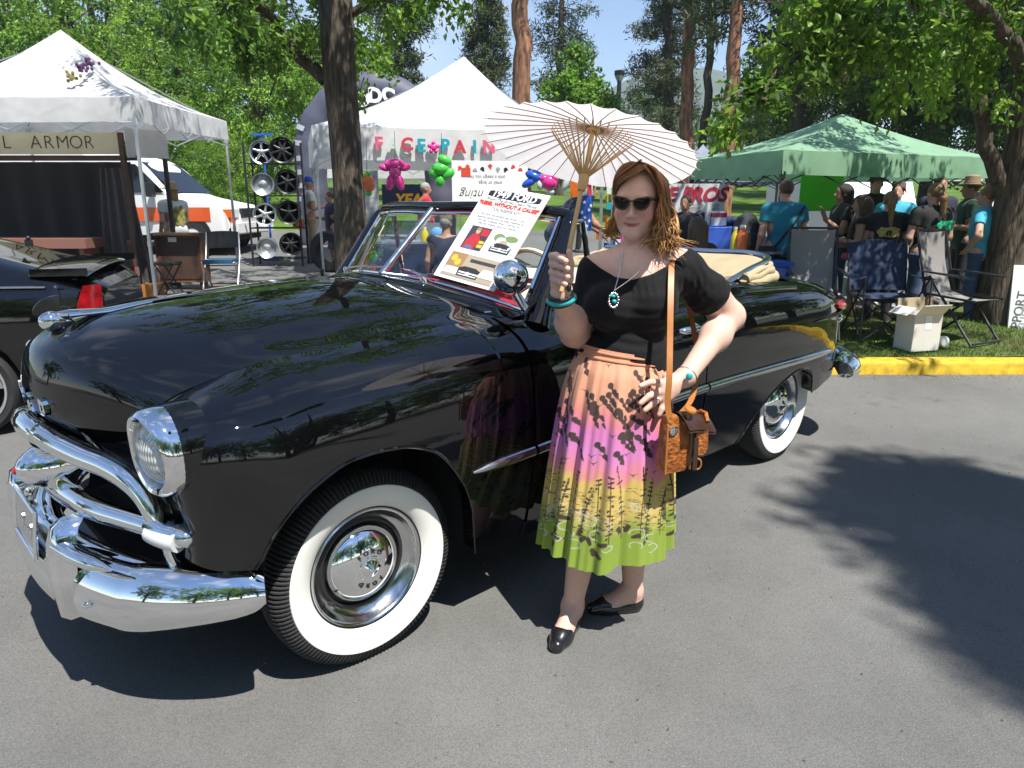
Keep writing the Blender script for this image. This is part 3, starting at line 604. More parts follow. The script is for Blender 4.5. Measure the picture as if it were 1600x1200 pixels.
# folded top: tan U-shaped stack with folds and a dark rail
bt_ = MB()
for k, (zz, rr, off) in enumerate(((1.10, .050, .0), (1.145, .036, .02), (1.105, .040, .07), (1.17, .022, .03))):
    q = catmull([(-2.50 - off, .645 + off * .3, zz - .03), (-2.68 - off, .66, zz - .004), (-2.82 - off, .63, zz + .008), (-2.92 - off, .50, zz), (-2.96 - off, .25, zz - .006), (-2.97 - off, 0, zz - .006)], 30); q = np.concatenate([q, (q * MIR)[::-1][1:]])
    q[:, 2] += .006 * np.sin(np.arange(len(q)) * 1.1 + k); bt_.tube(q, rr * (1 + .10 * np.sin(np.arange(len(q)) * .55 + k * 2)), 14, flat=.8)
stack = bt_.build('folded_top', M['tan'], car)
MB().box((-2.62, 0, 1.03), (.5, 1.2, .22)).build('top_well_lining', M['tan'], car, False)
MB().tube(catmull([(-2.34, .63, 1.10), (-2.60, .63, 1.165), (-2.83, .62, 1.222), (-2.87, .55, 1.235), (-2.88, .2, 1.238), (-2.88, -.3, 1.238), (-2.85, -.60, 1.23)], 40), .021, 8, flat=.6).build('top_rail', M['chrome_dull'], stack)
MB().grid([[(x, y, z) for y in np.linspace(-.62, .62, 12)] for x, z in ((-2.36, 1.02), (-2.37, 1.085), (-2.60, 1.15), (-2.87, 1.226))]).build('top_fabric', M['tan'], stack)
MB().tube([side_pt(x, float(z_top(x, 0)) - .03, .004) for x in np.linspace(-2.25, -2.85, 8)], .012, 8).build('deck_moulding', M['chrome_dull'], car)

# ---------------------------------------------------------------- show board leaning on the windshield
TL, TR_, BL, BR = [np.array(p) for p in ((-.99, .311, 1.569), (-1.044, .623, 1.523), (-.667, .287, 1.236), (-.739, .619, 1.192))]
BR = BL + (TR_ - TL); n_ = nrm(np.cross(TR_ - TL, BL - TL)); n_ = n_ if n_[0] > 0 else -n_
TLw, TRw, BLw = car2w(TL + n_ * .055), car2w(TR_ + n_ * .055), car2w(BL + n_ * .018); bu = TRw - TLw; bw = np.linalg.norm(bu); bu /= bw; bv = TLw - BLw; bh = np.linalg.norm(bv); bv /= bh
bv = nrm(bv - bu * (bv @ bu) * .55); bn = nrm(np.cross(bu, bv)); bo = BLw
board = thing('show_board', 'white printed show board with car pictures leaning on the windshield', 'show board', tuple(bo))
def bp(x, y, d=0): return bu * x * bw + bv * y * bh + bn * d
def brect(mb, x0, x1, y0, y1, d, m=0): mb.add([bp(x0, y0, d), bp(x1, y0, d), bp(x1, y1, d), bp(x0, y1, d)], [(0, 1, 2, 3)], m)
b = MB(); b.add([bp(0, 0, -.005), bp(1, 0, -.005), bp(1, 1, -.005), bp(0, 1, -.005), bp(0, 0), bp(1, 0), bp(1, 1), bp(0, 1)], [(0, 3, 2, 1), (4, 5, 6, 7), (0, 1, 5, 4), (1, 2, 6, 5), (2, 3, 7, 6), (3, 0, 4, 7)]); b.build('panel', M['paper'], board, False)
def btext(s, x, y, size, m, name='lettering', off=0, sp=1, shear=0):
    q = MB(); put_text(q, s, bp(x, y, .0016), bu, bv, size, .001, offset=off, spacing=sp, shear=shear); return q.build(name, m, board, False)
b = MB(); brect(b, .03, .034, .03, .97, .001); brect(b, .966, .97, .03, .97, .001); brect(b, .03, .97, .03, .033, .001); brect(b, .03, .97, .967, .97, .001); b.build('printed_border', M['ink_grey'], board, False)
b = MB(); b.add([bp(.5 + .36 * c_ + .06 * math.copysign(1, c_), .922 + .040 * s_, .0009) for c_, s_ in ((max(-1, min(1, 1.3 * math.cos(t))), math.sin(t)) for t in np.linspace(0, 2 * np.pi, 40, endpoint=False))], [tuple(range(40))]); b.build('title_band', M['ink'], board, False)
btext('1949 FORD', .5, .922, .046, M['paper'], 'title', .0014)
btext('From The James Dean Movie', .5, .860, .022, M['ink_grey'], shear=.3)
btext('"REBEL WITHOUT A CAUSE"', .5, .812, .0245, M['ink_red'], 'headline', .0012)
for k, (s_, z_) in enumerate((('The car was displayed in front', .775), ('of the school in the film', .757), ('This Ford convertible was driven in the', .70), ('opening scenes and has been restored to', .668), ('the way it looked when it left the lot', .636), ('with the original paint and interior', .604))): btext(s_, .5, z_, .0145 if k > 1 else .0125, M['ink_grey'])
PM = [mat('print_%d' % i, c_, .5) for i, c_ in enumerate(((.05, .05, .06), (.45, .03, .04), (.6, .36, .25), (.10, .14, .28), (.62, .45, .05), (.55, .58, .6), (.18, .26, .1), (.35, .2, .09), (.03, .03, .03), (.75, .75, .74), (.4, .33, .24)))]
def picture(x0, x1, y0, y1, bg, shapes, name='picture'):
    q = MB(); brect(q, x0, x1, y0, y1, .001, 0); ms = [PM[bg]] + [PM[s_[0]] for s_ in shapes]
    for i, s_ in enumerate(shapes):
        q.add([bp(x0 + (x1 - x0) * u_, y0 + (y1 - y0) * v_, .0012 + .00015 * i) for u_, v_ in s_[1]], [tuple(range(len(s_[1])))], i + 1)
    return q.build(name, ms, board, False)
def ell(cx, cy, rx, ry, n=14): return [(cx + rx * math.cos(t), cy + ry * math.sin(t)) for t in np.linspace(0, 2 * np.pi, n, endpoint=False)]
picture(.14, .47, .325, .565, 0, [(1, [(.08, .0), (.62, 0), (.72, .45), (.5, .72), (.25, .66), (.08, .35)]), (2, ell(.42, .8, .11, .12)), (7, ell(.43, .89, .12, .07)), (3, [(.2, 0), (.55, 0), (.5, .16), (.22, .16)]), (4, [(.72, .12), (.97, .12), (.97, .26), (.72, .26)]), (4, [(.72, .3), (.97, .3), (.97, .42), (.72, .42)]), (1, [(.6, .62), (.97, .62), (.97, .93), (.6, .93)])])
car_shapes = [(8, [(.05, .12), (.95, .12), (.97, .42), (.8, .55), (.25, .58), (.04, .42)]), (5, [(.1, .3), (.9, .3), (.9, .35), (.1, .35)]), (9, [(.1, .2), (.9, .2), (.9, .25), (.1, .25)]), (9, ell(.5, .29, .06, .09)), (5, ell(.13, .4, .06, .08)), (5, ell(.87, .4, .06, .08)), (10, [(.3, .58), (.7, .57), (.62, .74), (.38, .74)])]
picture(.57, .91, .325, .53, 5, [(6, ell(.2, .85, .25, .2)), (6, ell(.75, .88, .3, .16)), (9, ell(.35, .72, .22, .16))] + car_shapes)
picture(.08, .90, .035, .275, 10, [(7, [(0, .4), (.32, .4), (.32, 1), (0, 1)]), (4, ell(.1, .75, .06, .14)), (4, ell(.2, .6, .06, .14)), (9, [(0, .1), (.3, .1), (.28, .38), (.05, .36)]), (8, [(.3, .08), (.7, .08), (.72, .4), (.6, .5), (.38, .5), (.28, .4)]), (9, [(.32, .22), (.68, .22), (.68, .28), (.32, .28)]), (9, [(.32, .13), (.68, .13), (.68, .17), (.32, .17)]), (5, ell(.5, .22, .04, .09)), (9, [(.68, .2), (1, .2), (.96, .55), (.75, .55)]), (0, [(.42, .72), (.95, .72), (.95, .84), (.42, .84)])])

# ================================================================== trees
M['bark'] = mat('grey_bark', (.095, .073, .052), .95, var=.75, vscale=30, bump=3, bscale=48, stretch=(1, 1, .16), detail=10)
M['pine_bark'] = mat('orange_pine_bark', (.24, .115, .065), .95, var=.8, vscale=9, bump=4, bscale=14, stretch=(1, 1, .22), detail=10)
M['dark_bark'] = mat('dark_bark', (.075, .058, .045), .9, var=.4, vscale=4, bump=2, bscale=9, stretch=(1, 1, .3))
M['leaf'] = mat('broad_leaf', (.1, .2, .03), .42, spec=.4, attr='col', trans=.52)
M['needle'] = mat('pine_needle', (.05, .08, .03), .55, spec=.3, attr='col', trans=.12)
def leaf_mesh(P, D, L, Wd, col, fold=.25, rng=RNG):
    """one rhombic, folded leaf per point: base P, direction D, length L, width Wd"""
    n = len(P); D = D / (np.linalg.norm(D, axis=1)[:, None] + 1e-9); r = rng.normal(size=(n, 3)); S = np.cross(D, r); S /= np.linalg.norm(S, axis=1)[:, None] + 1e-9; N = np.cross(S, D)
    L = np.broadcast_to(L, (n,))[:, None]; Wd = np.broadcast_to(Wd, (n,))[:, None]
    V = np.stack([P, P + D * L * .45 + S * Wd * .5 + N * Wd * fold, P + D * L - N * L * .12, P + D * L * .45 - S * Wd * .5 + N * Wd * fold], 1).reshape(-1, 3)
    i = np.arange(n) * 4; F = np.concatenate([np.stack([i, i + 1, i + 2], 1), np.stack([i, i + 2, i + 3], 1)])
    return V, F, np.repeat(col, 4, 0)
def leaf_cols(n, base, var=.22, rng=RNG, yellow=.12):
    b = np.asarray(base, float); k = np.exp(rng.normal(.26, var, n))[:, None]; c = b * k; y = rng.random(n)[:, None] ** 2 * yellow; c[:, :1] += y * .5; c[:, 1:2] += y * .45
    return c
def clump_points(C, rad, n, rng, flat=.7):
    """n points spread through a ball-ish clump, denser to the shell; returns points and outward directions"""
    d = rng.normal(size=(n, 3)); d /= np.linalg.norm(d, axis=1)[:, None]; r = rad * rng.random(n) ** .45
    p = d * r[:, None]; p[:, 2] *= flat
    return C + p, d
def limb(mb, a, b, r0, r1, rng, n=7, sag=.0, wob=.06, k=7):
    a = np.asarray(a, float); b = np.asarray(b, float); L = np.linalg.norm(b - a); t = np.linspace(0, 1, n)[:, None]
    p = a + (b - a) * t; p[1:-1] += rng.normal(0, wob * L * .5, (n - 2, 3)); p[:, 2] += sag * L * np.sin(np.pi * t[:, 0])
    mb.tube(p, np.linspace(r0, r1, n), k); return p
def broad_tree(name, label, loc, trunk, limbs, clumps, leaf, n_leaf, cols, seed, group=None, cat='tree', bark='bark', weep=.4, twigs=True):
    """trunk/limbs: lists of (points, radii) local to loc; clumps: (centre, radius, weight)"""
    rng = np.random.default_rng(seed); t = thing(name, label, cat, loc, 0, group)
    mb = MB()
    for p, r in trunk: mb.tube(p, r, 14)
    tr = mb.build('trunk', M[bark], t)
    for p, r in limbs:
        q = catmull(p, max(6, len(p) * 3)); rr = np.interp(np.linspace(0, 1, len(q)), np.linspace(0, 1, len(r)), r)
        q[1:-1] += rng.normal(0, .012, (len(q) - 2, 3)); MB().tube(q, rr, 9).build('limb', M[bark], t)
    w = np.array([c[2] for c in clumps], float); w /= w.sum(); PP = []; DD = []; CC = []; tw = MB(); base_all = np.asarray(cols, float)
    for (c, rad, wt), f in zip(clumps, w):
        k = max(4, int(n_leaf * f)); c = np.asarray(c, float); ns = max(3, int(k / 55))
        # sprays: twigs that carry the leaves
        S, sd = clump_points(c, rad, ns, rng); sd = sd + np.array([0, 0, -weep * .5]); sl = rad * rng.uniform(.35, .7, ns)
        per = k // ns; cb = base_all[rng.integers(len(base_all))] * np.exp(rng.normal(0, .14))
        for j in range(ns):
            tt = rng.random(per) ** .8; d = sd[j] / np.linalg.norm(sd[j]); pts = S[j] + d * sl[j] * tt[:, None] + np.array([0, 0, -weep * sl[j] * .6]) * (tt ** 2)[:, None]
            pts = pts + rng.normal(0, leaf * .8, (per, 3)); dirs = d * .6 + rng.normal(0, .7, (per, 3)) + np.array([0, 0, -weep])
            PP.append(pts); DD.append(dirs); CC.append(leaf_cols(per, cb, .2, rng))
            if twigs and j % 2 == 0: tw.tube([S[j] - d * rad * .25, S[j], S[j] + d * sl[j] * .9 + np.array([0, 0, -weep * sl[j] * .5])], [.010, .006, .003], 3, cap=False)
    P = np.concatenate(PP); D = np.concatenate(DD); Cc = np.concatenate(CC)
    V, F, col = leaf_mesh(P, D, leaf * rng.uniform(.7, 1.25, len(P)), leaf * rng.uniform(.45, .65, len(P)), Cc, rng=rng)
    o = mesh_obj('crown', V, F, M['leaf'], t, False); vcol(o, col); o['kind'] = 'stuff' if False else o.get('kind', 'thing')
    if twigs and tw.n: tw.build('twigs', M[bark], t)['kind'] = 'stuff'
    return t
def crown_shell(center, rx, ry, rz, n, rad, rng, low=-.6):
    out = []
    while len(out) < n:
        d = rng.normal(size=3); d /= np.linalg.norm(d)
        if d[2] < low: continue
        k = rng.uniform(.55, 1.0); out.append((np.asarray(center) + d * np.array([rx, ry, rz]) * k, rad * rng.uniform(.7, 1.25), 1.0))
    return out
G_LEAF = [(.10, .195, .026), (.14, .25, .036), (.07, .15, .022)]
# ---- the shade tree just behind the car (trunk at px 540)
TX, TY = gx(556, 8.4), 8.4; tz = zg(TY)
_p = lambda px, py, Y=TY: at(px, py, Y) - np.array([TX, TY, tz])
trunk = catmull([(0, 0, -.1), (0, 0, .3), _p(549, 380), _p(545, 300), _p(538, 200), _p(530, 110), _p(527, 50), _p(520, -40), _p(512, -160), _p(500, -330)], 40)
rr = np.interp(np.arange(40), [0, 4, 12, 30, 39], [.27, .21, .172, .19, .10])
lim = [([_p(508, 125), _p(470, 90), _p(440, 50), _p(400, 0, 7.6), _p(330, -80, 6.8), _p(240, -170, 6.2)], [.075, .05, .03]), ([_p(530, 40), _p(560, 15), _p(620, -10, 7.8), _p(690, -40, 7.2), _p(760, -80, 7)], [.05, .035, .02]),
       ([_p(515, -60), _p(480, -200, 9), _p(430, -330, 9.5)], [.10, .05]), ([_p(505, -160), _p(600, -330, 9), _p(720, -460, 9)], [.09, .04]), ([_p(510, -100), _p(560, -220, 7), _p(600, -360, 6.2)], [.08, .03]), ([_p(520, 20), _p(470, -30, 9.5), _p(380, -90, 10.5)], [.06, .03])]
rng = np.random.default_rng(3); cl = []
for px, py, Y, r_, w in [(520, 30, 8.8, .45, .8), (600, 25, 8.1, .35, .6), (560, 60, 8.9, .4, .6), (395, 40, 7.9, .42, .8), (420, 110, 8.2, .35, .6), (350, 20, 7.5, .45, .8), (300, -20, 7, .5, .8), (455, 20, 8, .42, .8), (700, -25, 7.3, .3, .5), (640, -15, 7.7, .35, .5), (750, -45, 7, .32, .4), (575, 115, 8.9, .3, .4), (190, -60, 6.5, .55, .6)]: cl.append((_p(px, py, Y), r_, w))
for c in crown_shell(_p(500, -420, 8.4), 3.2, 3.0, 1.9, 34, .75, rng): cl.append(c)
broad_tree('shade_tree', 'shade tree with a bare dark trunk standing right behind the convertible windshield', (TX, TY, tz), [(trunk, rr)], lim, cl, .08, 22000, G_LEAF, 11)
# ---- the leaning tree at the right edge
RX, RY = gx(1572, 7.9), 7.9; rz = zg(RY) + .1
_q = lambda px, py, Y=RY: at(px, py, Y) - np.array([RX, RY, rz])
trunk = catmull([(0, 0, -.1), _q(1562, 505), _q(1566, 440), _q(1574, 380), _q(1584, 320), _q(1592, 270), _q(1600, 215), _q(1612, 120), _q(1630, -20), _q(1640, -200)], 40)
rr = np.interp(np.arange(40), [0, 3, 9, 20, 39], [.29, .23, .185, .165, .09])
lim = [([_q(1585, 335), _q(1562, 285), _q(1545, 240), _q(1535, 190), _q(1528, 140), _q(1500, 70), _q(1450, 20, 7.4), _q(1390, -20, 6.9), _q(1300, 0, 6.5)], [.085, .075, .065, .05, .02]), ([_q(1525, 130), _q(1490, 60, 8.3), _q(1440, -30, 8.6), _q(1380, -120, 8.8)], [.05, .03]),
       ([_q(1610, 130), _q(1560, 40, 6.8), _q(1480, -30, 5.9), _q(1380, -60, 5.3)], [.08, .03]), ([_q(1620, 40), _q(1700, -80, 7.5), _q(1800, -200, 7)], [.08, .03]), ([_q(1380, 10, 6.8), _q(1300, 60, 6.3), _q(1245, 90, 6.2), _q(1200, 130, 6.1), _q(1175, 180, 6.05)], [.03, .02, .008])]
cl = []; rng = np.random.default_rng(5)
for px, py, Y, r_, w in [(1265, 70, 6.3, .3, .8), (1240, 110, 6.2, .24, .5), (1205, 140, 6.1, .2, .4), (1180, 165, 6.05, .16, .3), (1150, 195, 6.0, .13, .3), (1225, 85, 6.2, .25, .5), (1300, 30, 6.4, .36, .9), (1340, 75, 6.5, .34, .8), (1370, 20, 6.6, .4, .9), (1400, 80, 6.7, .36, .9), (1440, 40, 7, .4, .9), (1470, 110, 7.2, .4, .9), (1500, 60, 7.4, .42, .9), (1540, 110, 7.6, .4, .8), (1420, 120, 6.8, .25, .5), (1580, 60, 7.2, .5, .9), (1330, -20, 6.4, .45, .8), (1450, -30, 6.6, .5, .8), (1560, -20, 6.6, .55, .9), (1350, 110, 7.0, .26, .5)]: cl.append((_q(px, py, Y), r_, w))
for c in crown_shell(_q(1600, -260, 7.2), 2.6, 2.6, 1.8, 30, .7, rng): cl.append(c)
lt_ = broad_tree('leaning_tree', 'broad-leaved tree with a forked trunk beside the folding chairs behind the yellow kerb', (RX, RY, rz), [(trunk, rr)], lim, cl, .085, 20000, [(.12, .22, .03), (.17, .29, .042), (.08, .165, .026)], 12)
# dry seed clusters hanging in it
for px, py, Y in [(1322, 62, 6.45), (1318, 118, 6.5), (1385, 65, 6.7), (1388, 125, 6.75), (1408, 110, 6.8), (1340, 60, 6.5)]:
    c = _q(px, py, Y); b = MB()
    for k in range(26): b.sphere(c + RNG.normal(0, .032, 3) * (1, 1, 1.7), RNG.uniform(.006, .014), 5, 3)
    b.tube([c + (0, 0, .25), c + (.01, 0, .1), c - (0, 0, .06)], .003, 4); b.build('seed_cluster', M['tan'], lt_)['kind'] = 'stuff'
# ---- off to the right, its shade lies on the road
rng = np.random.default_rng(8); cl = []; _g = lambda px, py: np.array([ray(px, py)[0], ray(px, py)[1]]) * (-_H / ray(px, py)[2])
for px, py, n_ in ((1415, 772, 5), (1500, 788, 9), (1600, 800, 9), (1700, 830, 9), (1540, 840, 7), (1610, 890, 8), (1690, 900, 8), (1650, 960, 6), (1740, 980, 8), (1800, 900, 9), (1745, 1060, 5), (1840, 1060, 7), (1345, 757, 1)):
    for k in range(n_ // 2 + 1):
        z = rng.uniform(10.6, 12.4); q = _g(px, py) + rng.normal(0, .13, 2) + .532 * z * np.array(SUN_H); cl.append(((q[0] - 8.6, q[1] + 4.6, z), .30, 1.0))
broad_tree('street_tree', 'tall street tree out of frame to the right whose shade lies on the road', (8.6, -4.6, 0), [([(0, 0, 0), (.02, 0, 2), (-.05, .05, 5), (-.2, .2, 8), (-.3, .3, 11.6)], [.22, .18, .15, .11, .03])], [([(-.1, .1, 7), (-.7, .6, 9), (-1.2, .9, 10.6)], [.08, .02])], cl, .125, 30000, G_LEAF, 13, twigs=False)

# ---- background broadleaf masses: three source trees, copied
def copy_tree(o, parent=None):
    c = o.copy(); COL.objects.link(c); c.parent = parent
    for ch in list(o.children): copy_tree(ch, c)
    return c
def bushy(name, label, loc, H, Wd, seed, cols, leaf, n, group, trunk_h=.25, nclump=42, rad=.17):
    rng = np.random.default_rng(seed); cl = []
    for c in crown_shell((0, 0, H * (trunk_h + (1 - trunk_h) / 2)), Wd / 2 * .86, Wd / 2 * .86, H * (1 - trunk_h) / 2 * .9, nclump, Wd * rad, rng, -.9): cl.append(c)
    for k in range(nclump // 4): cl.append(((rng.normal(0, Wd * .15), rng.normal(0, Wd * .15), H * rng.uniform(trunk_h + .1, .8)), Wd * rad * 1.1, .8))
    tr = [([(0, 0, -.3), (.05, 0, H * .2), (-.05, .08, H * .45), (.05, 0, H * .75)], [H * .026, H * .02, H * .016, H * .006])]
    lm = []
    for k in range(6):
        a = rng.uniform(0, 6.28); z0 = H * rng.uniform(.25, .5); lm.append(([(0, 0, z0), (math.cos(a) * Wd * .15, math.sin(a) * Wd * .15, z0 + H * .12), (math.cos(a) * Wd * .34, math.sin(a) * Wd * .34, z0 + H * .26)], [H * .010, H * .003]))
    return broad_tree(name, label, loc, tr, lm, cl, leaf, n, cols, seed, group, bark='dark_bark', weep=.35, twigs=False)
_G = 'broad-leaved trees behind the stalls'
TREE_A = bushy('bushy_tree', None, (0, 0, 0), 9.0, 8.0, 21, [(.145, .25, .034), (.20, .32, .05), (.10, .20, .03)], .155, 23000, _G, .06, 60, .15)
TREE_B = bushy('bushy_tree', None, (0, 0, 0), 7.0, 6.0, 22, [(.15, .27, .036), (.11, .21, .034), (.21, .33, .06)], .135, 20000, _G, .05, 50, .15)
TREE_C = bushy('bushy_tree', None, (0, 0, 0), 10.0, 7.0, 23, [(.05, .10, .025), (.07, .13, .03), (.038, .08, .02)], .16, 19000, _G, .12, 54, .16)
spots = [  # source, px, distance, height scale, turn, label
 (TREE_A, 300, 30, 1.0, 0, 'bright green tree mass rising behind the white pickup van and tent'), (TREE_A, 60, 31, 1.25, 2.1, 'tall green tree behind the peak of the left white canopy'), (TREE_B, 415, 27, .95, 1.2, 'leafy tree behind the rack of display rims'), (TREE_A, 180, 36, 1.5, 4.0, 'tallest leafy tree above the left white canopy roof'),
 (TREE_B, 270, 24.5, .62, 3.3, 'low bushy tree behind the ambulance windshield'), (TREE_A, -120, 30, 1.2, 1.0, 'leafy tree cut by the left edge of the picture'), (TREE_C, 420, 38, 1.25, .7, 'dark tree showing left of the shade tree trunk'), (TREE_B, 355, 23.5, .42, 2.2, 'low shrub between the tent leg and the rim rack'),
 (TREE_C, 1003, 60, .75, 1.5, 'dark round tree right of the lamp post, far beyond'), (TREE_C, 945, 58, .55, 2.5, 'dark round tree left of the lamp post foot'), (TREE_C, 1330, 26, .95, .3, 'dark tree behind the peak of the green canopy'), (TREE_C, 1440, 24, .9, 1.9, 'dark tree over the right slope of the green canopy'),
 (TREE_C, 1250, 34, .8, 2.8, 'grey green tree left of the green canopy peak'), (TREE_C, 1560, 22, .85, 4.2, 'dark tree behind the leaning tree at the right edge'), (TREE_C, 1660, 20, .9, .9, 'dark tree cut by the right edge of the picture'), (TREE_C, 1130, 75, .75, 3.0, 'far dark tree between two orange pine trunks'), (TREE_C, 1210, 70, .8, 5.0, 'far dark tree behind the leaning orange pine trunk'), (TREE_C, 1060, 80, .75, 4.0, 'far dark tree behind the nearer orange pine trunk'),
 (TREE_A, 545, 40, .9, 5.2, 'leafy tree hidden partly by the inflatable arch'), (TREE_C, 1400, 33, 1.35, 5.5, 'tallest dark tree over the green canopy'), (TREE_C, 1180, 46, .75, 1.1, 'dark shrubby tree just above the green canopy left corner')]
used = set()
for src, px, Y, sc, rz_, lab in spots:
    o = src if src.name not in used else copy_tree(src); used.add(src.name)
    o.location = (gx(px, Y), Y, zg(Y)); o.rotation_euler = (0, 0, rz_); o.scale = (sc, sc, sc); tag(o, lab, 'tree', _G)
# ---- a slim light green sapling above the parasol
SX_, SY_ = gx(905, 26), 26; rng = np.random.default_rng(31); cl = []
for px, py, r_ in [(905, 85, .22), (900, 100, .35), (912, 125, .4), (885, 130, .45), (925, 150, .5), (900, 160, .6), (935, 170, .55), (870, 150, .5), (890, 185, .6), (960, 175, .4), (920, 190, .5)]: cl.append((at(px, py, SY_) - np.array([SX_, SY_, zg(SY_)]), r_, r_))
broad_tree('slim_sapling', 'slim bright yellow-green sapling above the paper parasol', (SX_, SY_, zg(SY_)), [([(0, 0, -.2), (0, 0, 2), (.03, 0, 4), at(905, 85, SY_) - np.array([SX_, SY_, zg(SY_)])], [.07, .06, .04, .01])], [], cl, .17, 5200, [(.16, .28, .05), (.13, .25, .04)], 31, bark='dark_bark', weep=.1)

# ---- conifers
def conifer(name, label, px, Y, top_py, r0, branches, seed, bark='dark_bark', lean=0, cols=((.035, .055, .028), (.05, .07, .035)), spread=1.6, start=.3, nn=14, tuft=.42, group=None, tilt=-.15, prefix=None, foot_px=None, dens=1.0, needle=.24):
    """trunk up to the pixel row top_py, whorls of branches with needle tufts"""
    rng = np.random.default_rng(seed); base = np.array([gx(foot_px if foot_px else px, Y), Y, zg(Y)]); top = at(px, top_py, Y + lean) - base; H = top[2]
    t = thing(name, label, 'tree', tuple(base), 0, group); n = 24; k = np.linspace(0, 1, n)[:, None]; ax = top * k + np.concatenate([rng.normal(0, .05, (n, 2)), np.zeros((n, 1))], 1) * (k > .05); ax[0] = (0, 0, -.4)
    MB().tube(ax, np.interp(k[:, 0], [0, .05, .5, 1], [r0 * 1.25, r0, r0 * .8, r0 * .3]), 14).build('trunk', M[bark], t)
    bb = MB(); PP = []; DD = []; CC = []
    for b in range(branches):
        f = start + (1 - start) * rng.random() ** .9; p0 = np.array([np.interp(f, k[:, 0], ax[:, j]) for j in range(3)]); a = rng.uniform(0, 6.283); L = spread * (1.05 - .72 * ((f - start) / (1 - start))) * rng.uniform(.55, 1.1)
        d = np.array([math.cos(a), math.sin(a), rng.normal(tilt, .16)]); q = np.array([p0, p0 + d * L * .5, p0 + d * L + np.array([0, 0, .10 * L])]); bb.tube(q, [r0 * .16, r0 * .09, r0 * .03], 5, cap=False)
        for j in range(nn):
            u = rng.uniform(.3, 1.05); c = p0 + d * L * u + rng.normal(0, .11 * L, 3) * (1, 1, .6); m = int(20 * dens); cb = np.asarray(cols[rng.integers(len(cols))]) * np.exp(rng.normal(0, .22))
            dd = rng.normal(size=(m, 3)); dd[:, 2] += .25; PP.append(c + rng.normal(0, tuft * .3, (m, 3))); DD.append(dd); CC.append(leaf_cols(m, cb, .18, rng, .05))
    bb.build('branches', M['dark_bark'], t)['kind'] = 'stuff'
    P = np.concatenate(PP); V, F, col = leaf_mesh(P, np.concatenate(DD), needle * rng.uniform(.7, 1.2, len(P)), needle * .22, np.concatenate(CC), .1, rng); o = mesh_obj('crown', V, F, M['needle'], t); vcol(o, col)
    return t
_GP = 'tall conifers in the park'
conifer('pine_tree', 'pine with drooping dark boughs behind the inflatable arch, right of the shade tree', 622, 32, -120, .24, 80, 41, group=_GP, spread=2.2, start=.35, nn=11, tilt=-.3)
conifer('cypress_tree', 'narrow grey-green conifer column above the face paint tent peak', 757, 38, -160, .26, 170, 42, group=_GP, spread=1.35, start=.36, nn=8, tilt=-.55, cols=((.075, .095, .045), (.055, .075, .035)))
conifer('pine_tree', 'bare straight orange pine trunk right of the face paint tent peak', 816, 27, -330, .36, 40, 43, 'pine_bark', group=_GP, start=.80, spread=3)
conifer('pine_tree', 'open-branched pine above the parasol, left of the pale sky gap', 880, 36, -120, .20, 80, 44, group=_GP, spread=2.3, start=.30, nn=8, tilt=-.25, foot_px=872, dens=.7)
conifer('pine_tree', 'dense dark pine just right of the lamp post', 1045, 40, -180, .32, 130, 45, group=_GP, spread=2.5, start=.14, nn=9, cols=((.045, .065, .03), (.075, .085, .04), (.035, .05, .025)))
conifer('pine_tree', 'straight orange pine trunk in front of the dense dark pine', 1082, 24, -300, .23, 46, 46, 'pine_bark', group=_GP, foot_px=1070, start=.50, spread=1.7, nn=7)
conifer('pine_tree', 'thin dark pine trunk between two orange pine trunks', 1132, 28, -250, .17, 46, 47, group=_GP, foot_px=1090, start=.52, spread=1.7, nn=7)
conifer('pine_tree', 'leaning orange pine trunk left of the green canopy peak', 1172, 22, -300, .23, 46, 48, 'pine_bark', group=_GP, foot_px=1128, start=.50, spread=1.7, nn=7)
conifer('pine_tree', 'dark pine trunk behind the hanging leaves of the leaning tree', 1262, 26, -200, .24, 90, 49, 'dark_bark', group=_GP, foot_px=1238, start=.40, spread=2.3, nn=9)
conifer('pine_tree', 'far pine behind the left white canopy, mostly covered by leaves', 205, 42, -250, .28, 120, 50, group=_GP, start=.3, spread=3.0, nn=8)
conifer('pine_tree', 'tall pine top showing between leaves at the upper left', 395, 46, -220, .3, 120, 51, group=_GP, start=.4, spread=2.8, nn=8)

# ---- far wooded hills
hp = []
for y, h in ((700, 0), (760, 55), (820, 95), (900, 120), (1000, 128), (1150, 100)):
    hp.append([(x, y, 26 + h * (.95 * math.exp(-((x - 215) / 170) ** 2) + .10 + .05 * math.sin(x * .017) + .03 * math.sin(x * .06)) ) for x in np.linspace(-900, 1100, 90)])
hm = mat('wooded_hill', (.035, .062, .026), .95, var=.5, vscale=.05, detail=8, bump=1, bscale=.2)
tag(MB().grid(hp).build('hills', hm, None, True, None), kind='structure')
# the air: one pale even box round everything, so the far hills go blue
hz = MB().box((100, 560, 75), (2300, 1280, 172)).build('haze', None, None, False)
_hm = bpy.data.materials.new('haze_air'); _hm.use_nodes = True; _hn = _hm.node_tree.nodes; _hn.remove(_hn['Principled BSDF']); _pv = _hn.new('ShaderNodeVolumePrincipled'); _pv.inputs['Color'].default_value = (.80, .88, 1, 1); _pv.inputs['Density'].default_value = .0005
_hm.node_tree.links.new(_pv.outputs[0], _hn['Material Output'].inputs['Volume']); hz.data.materials.append(_hm); tag(hz, kind='stuff')

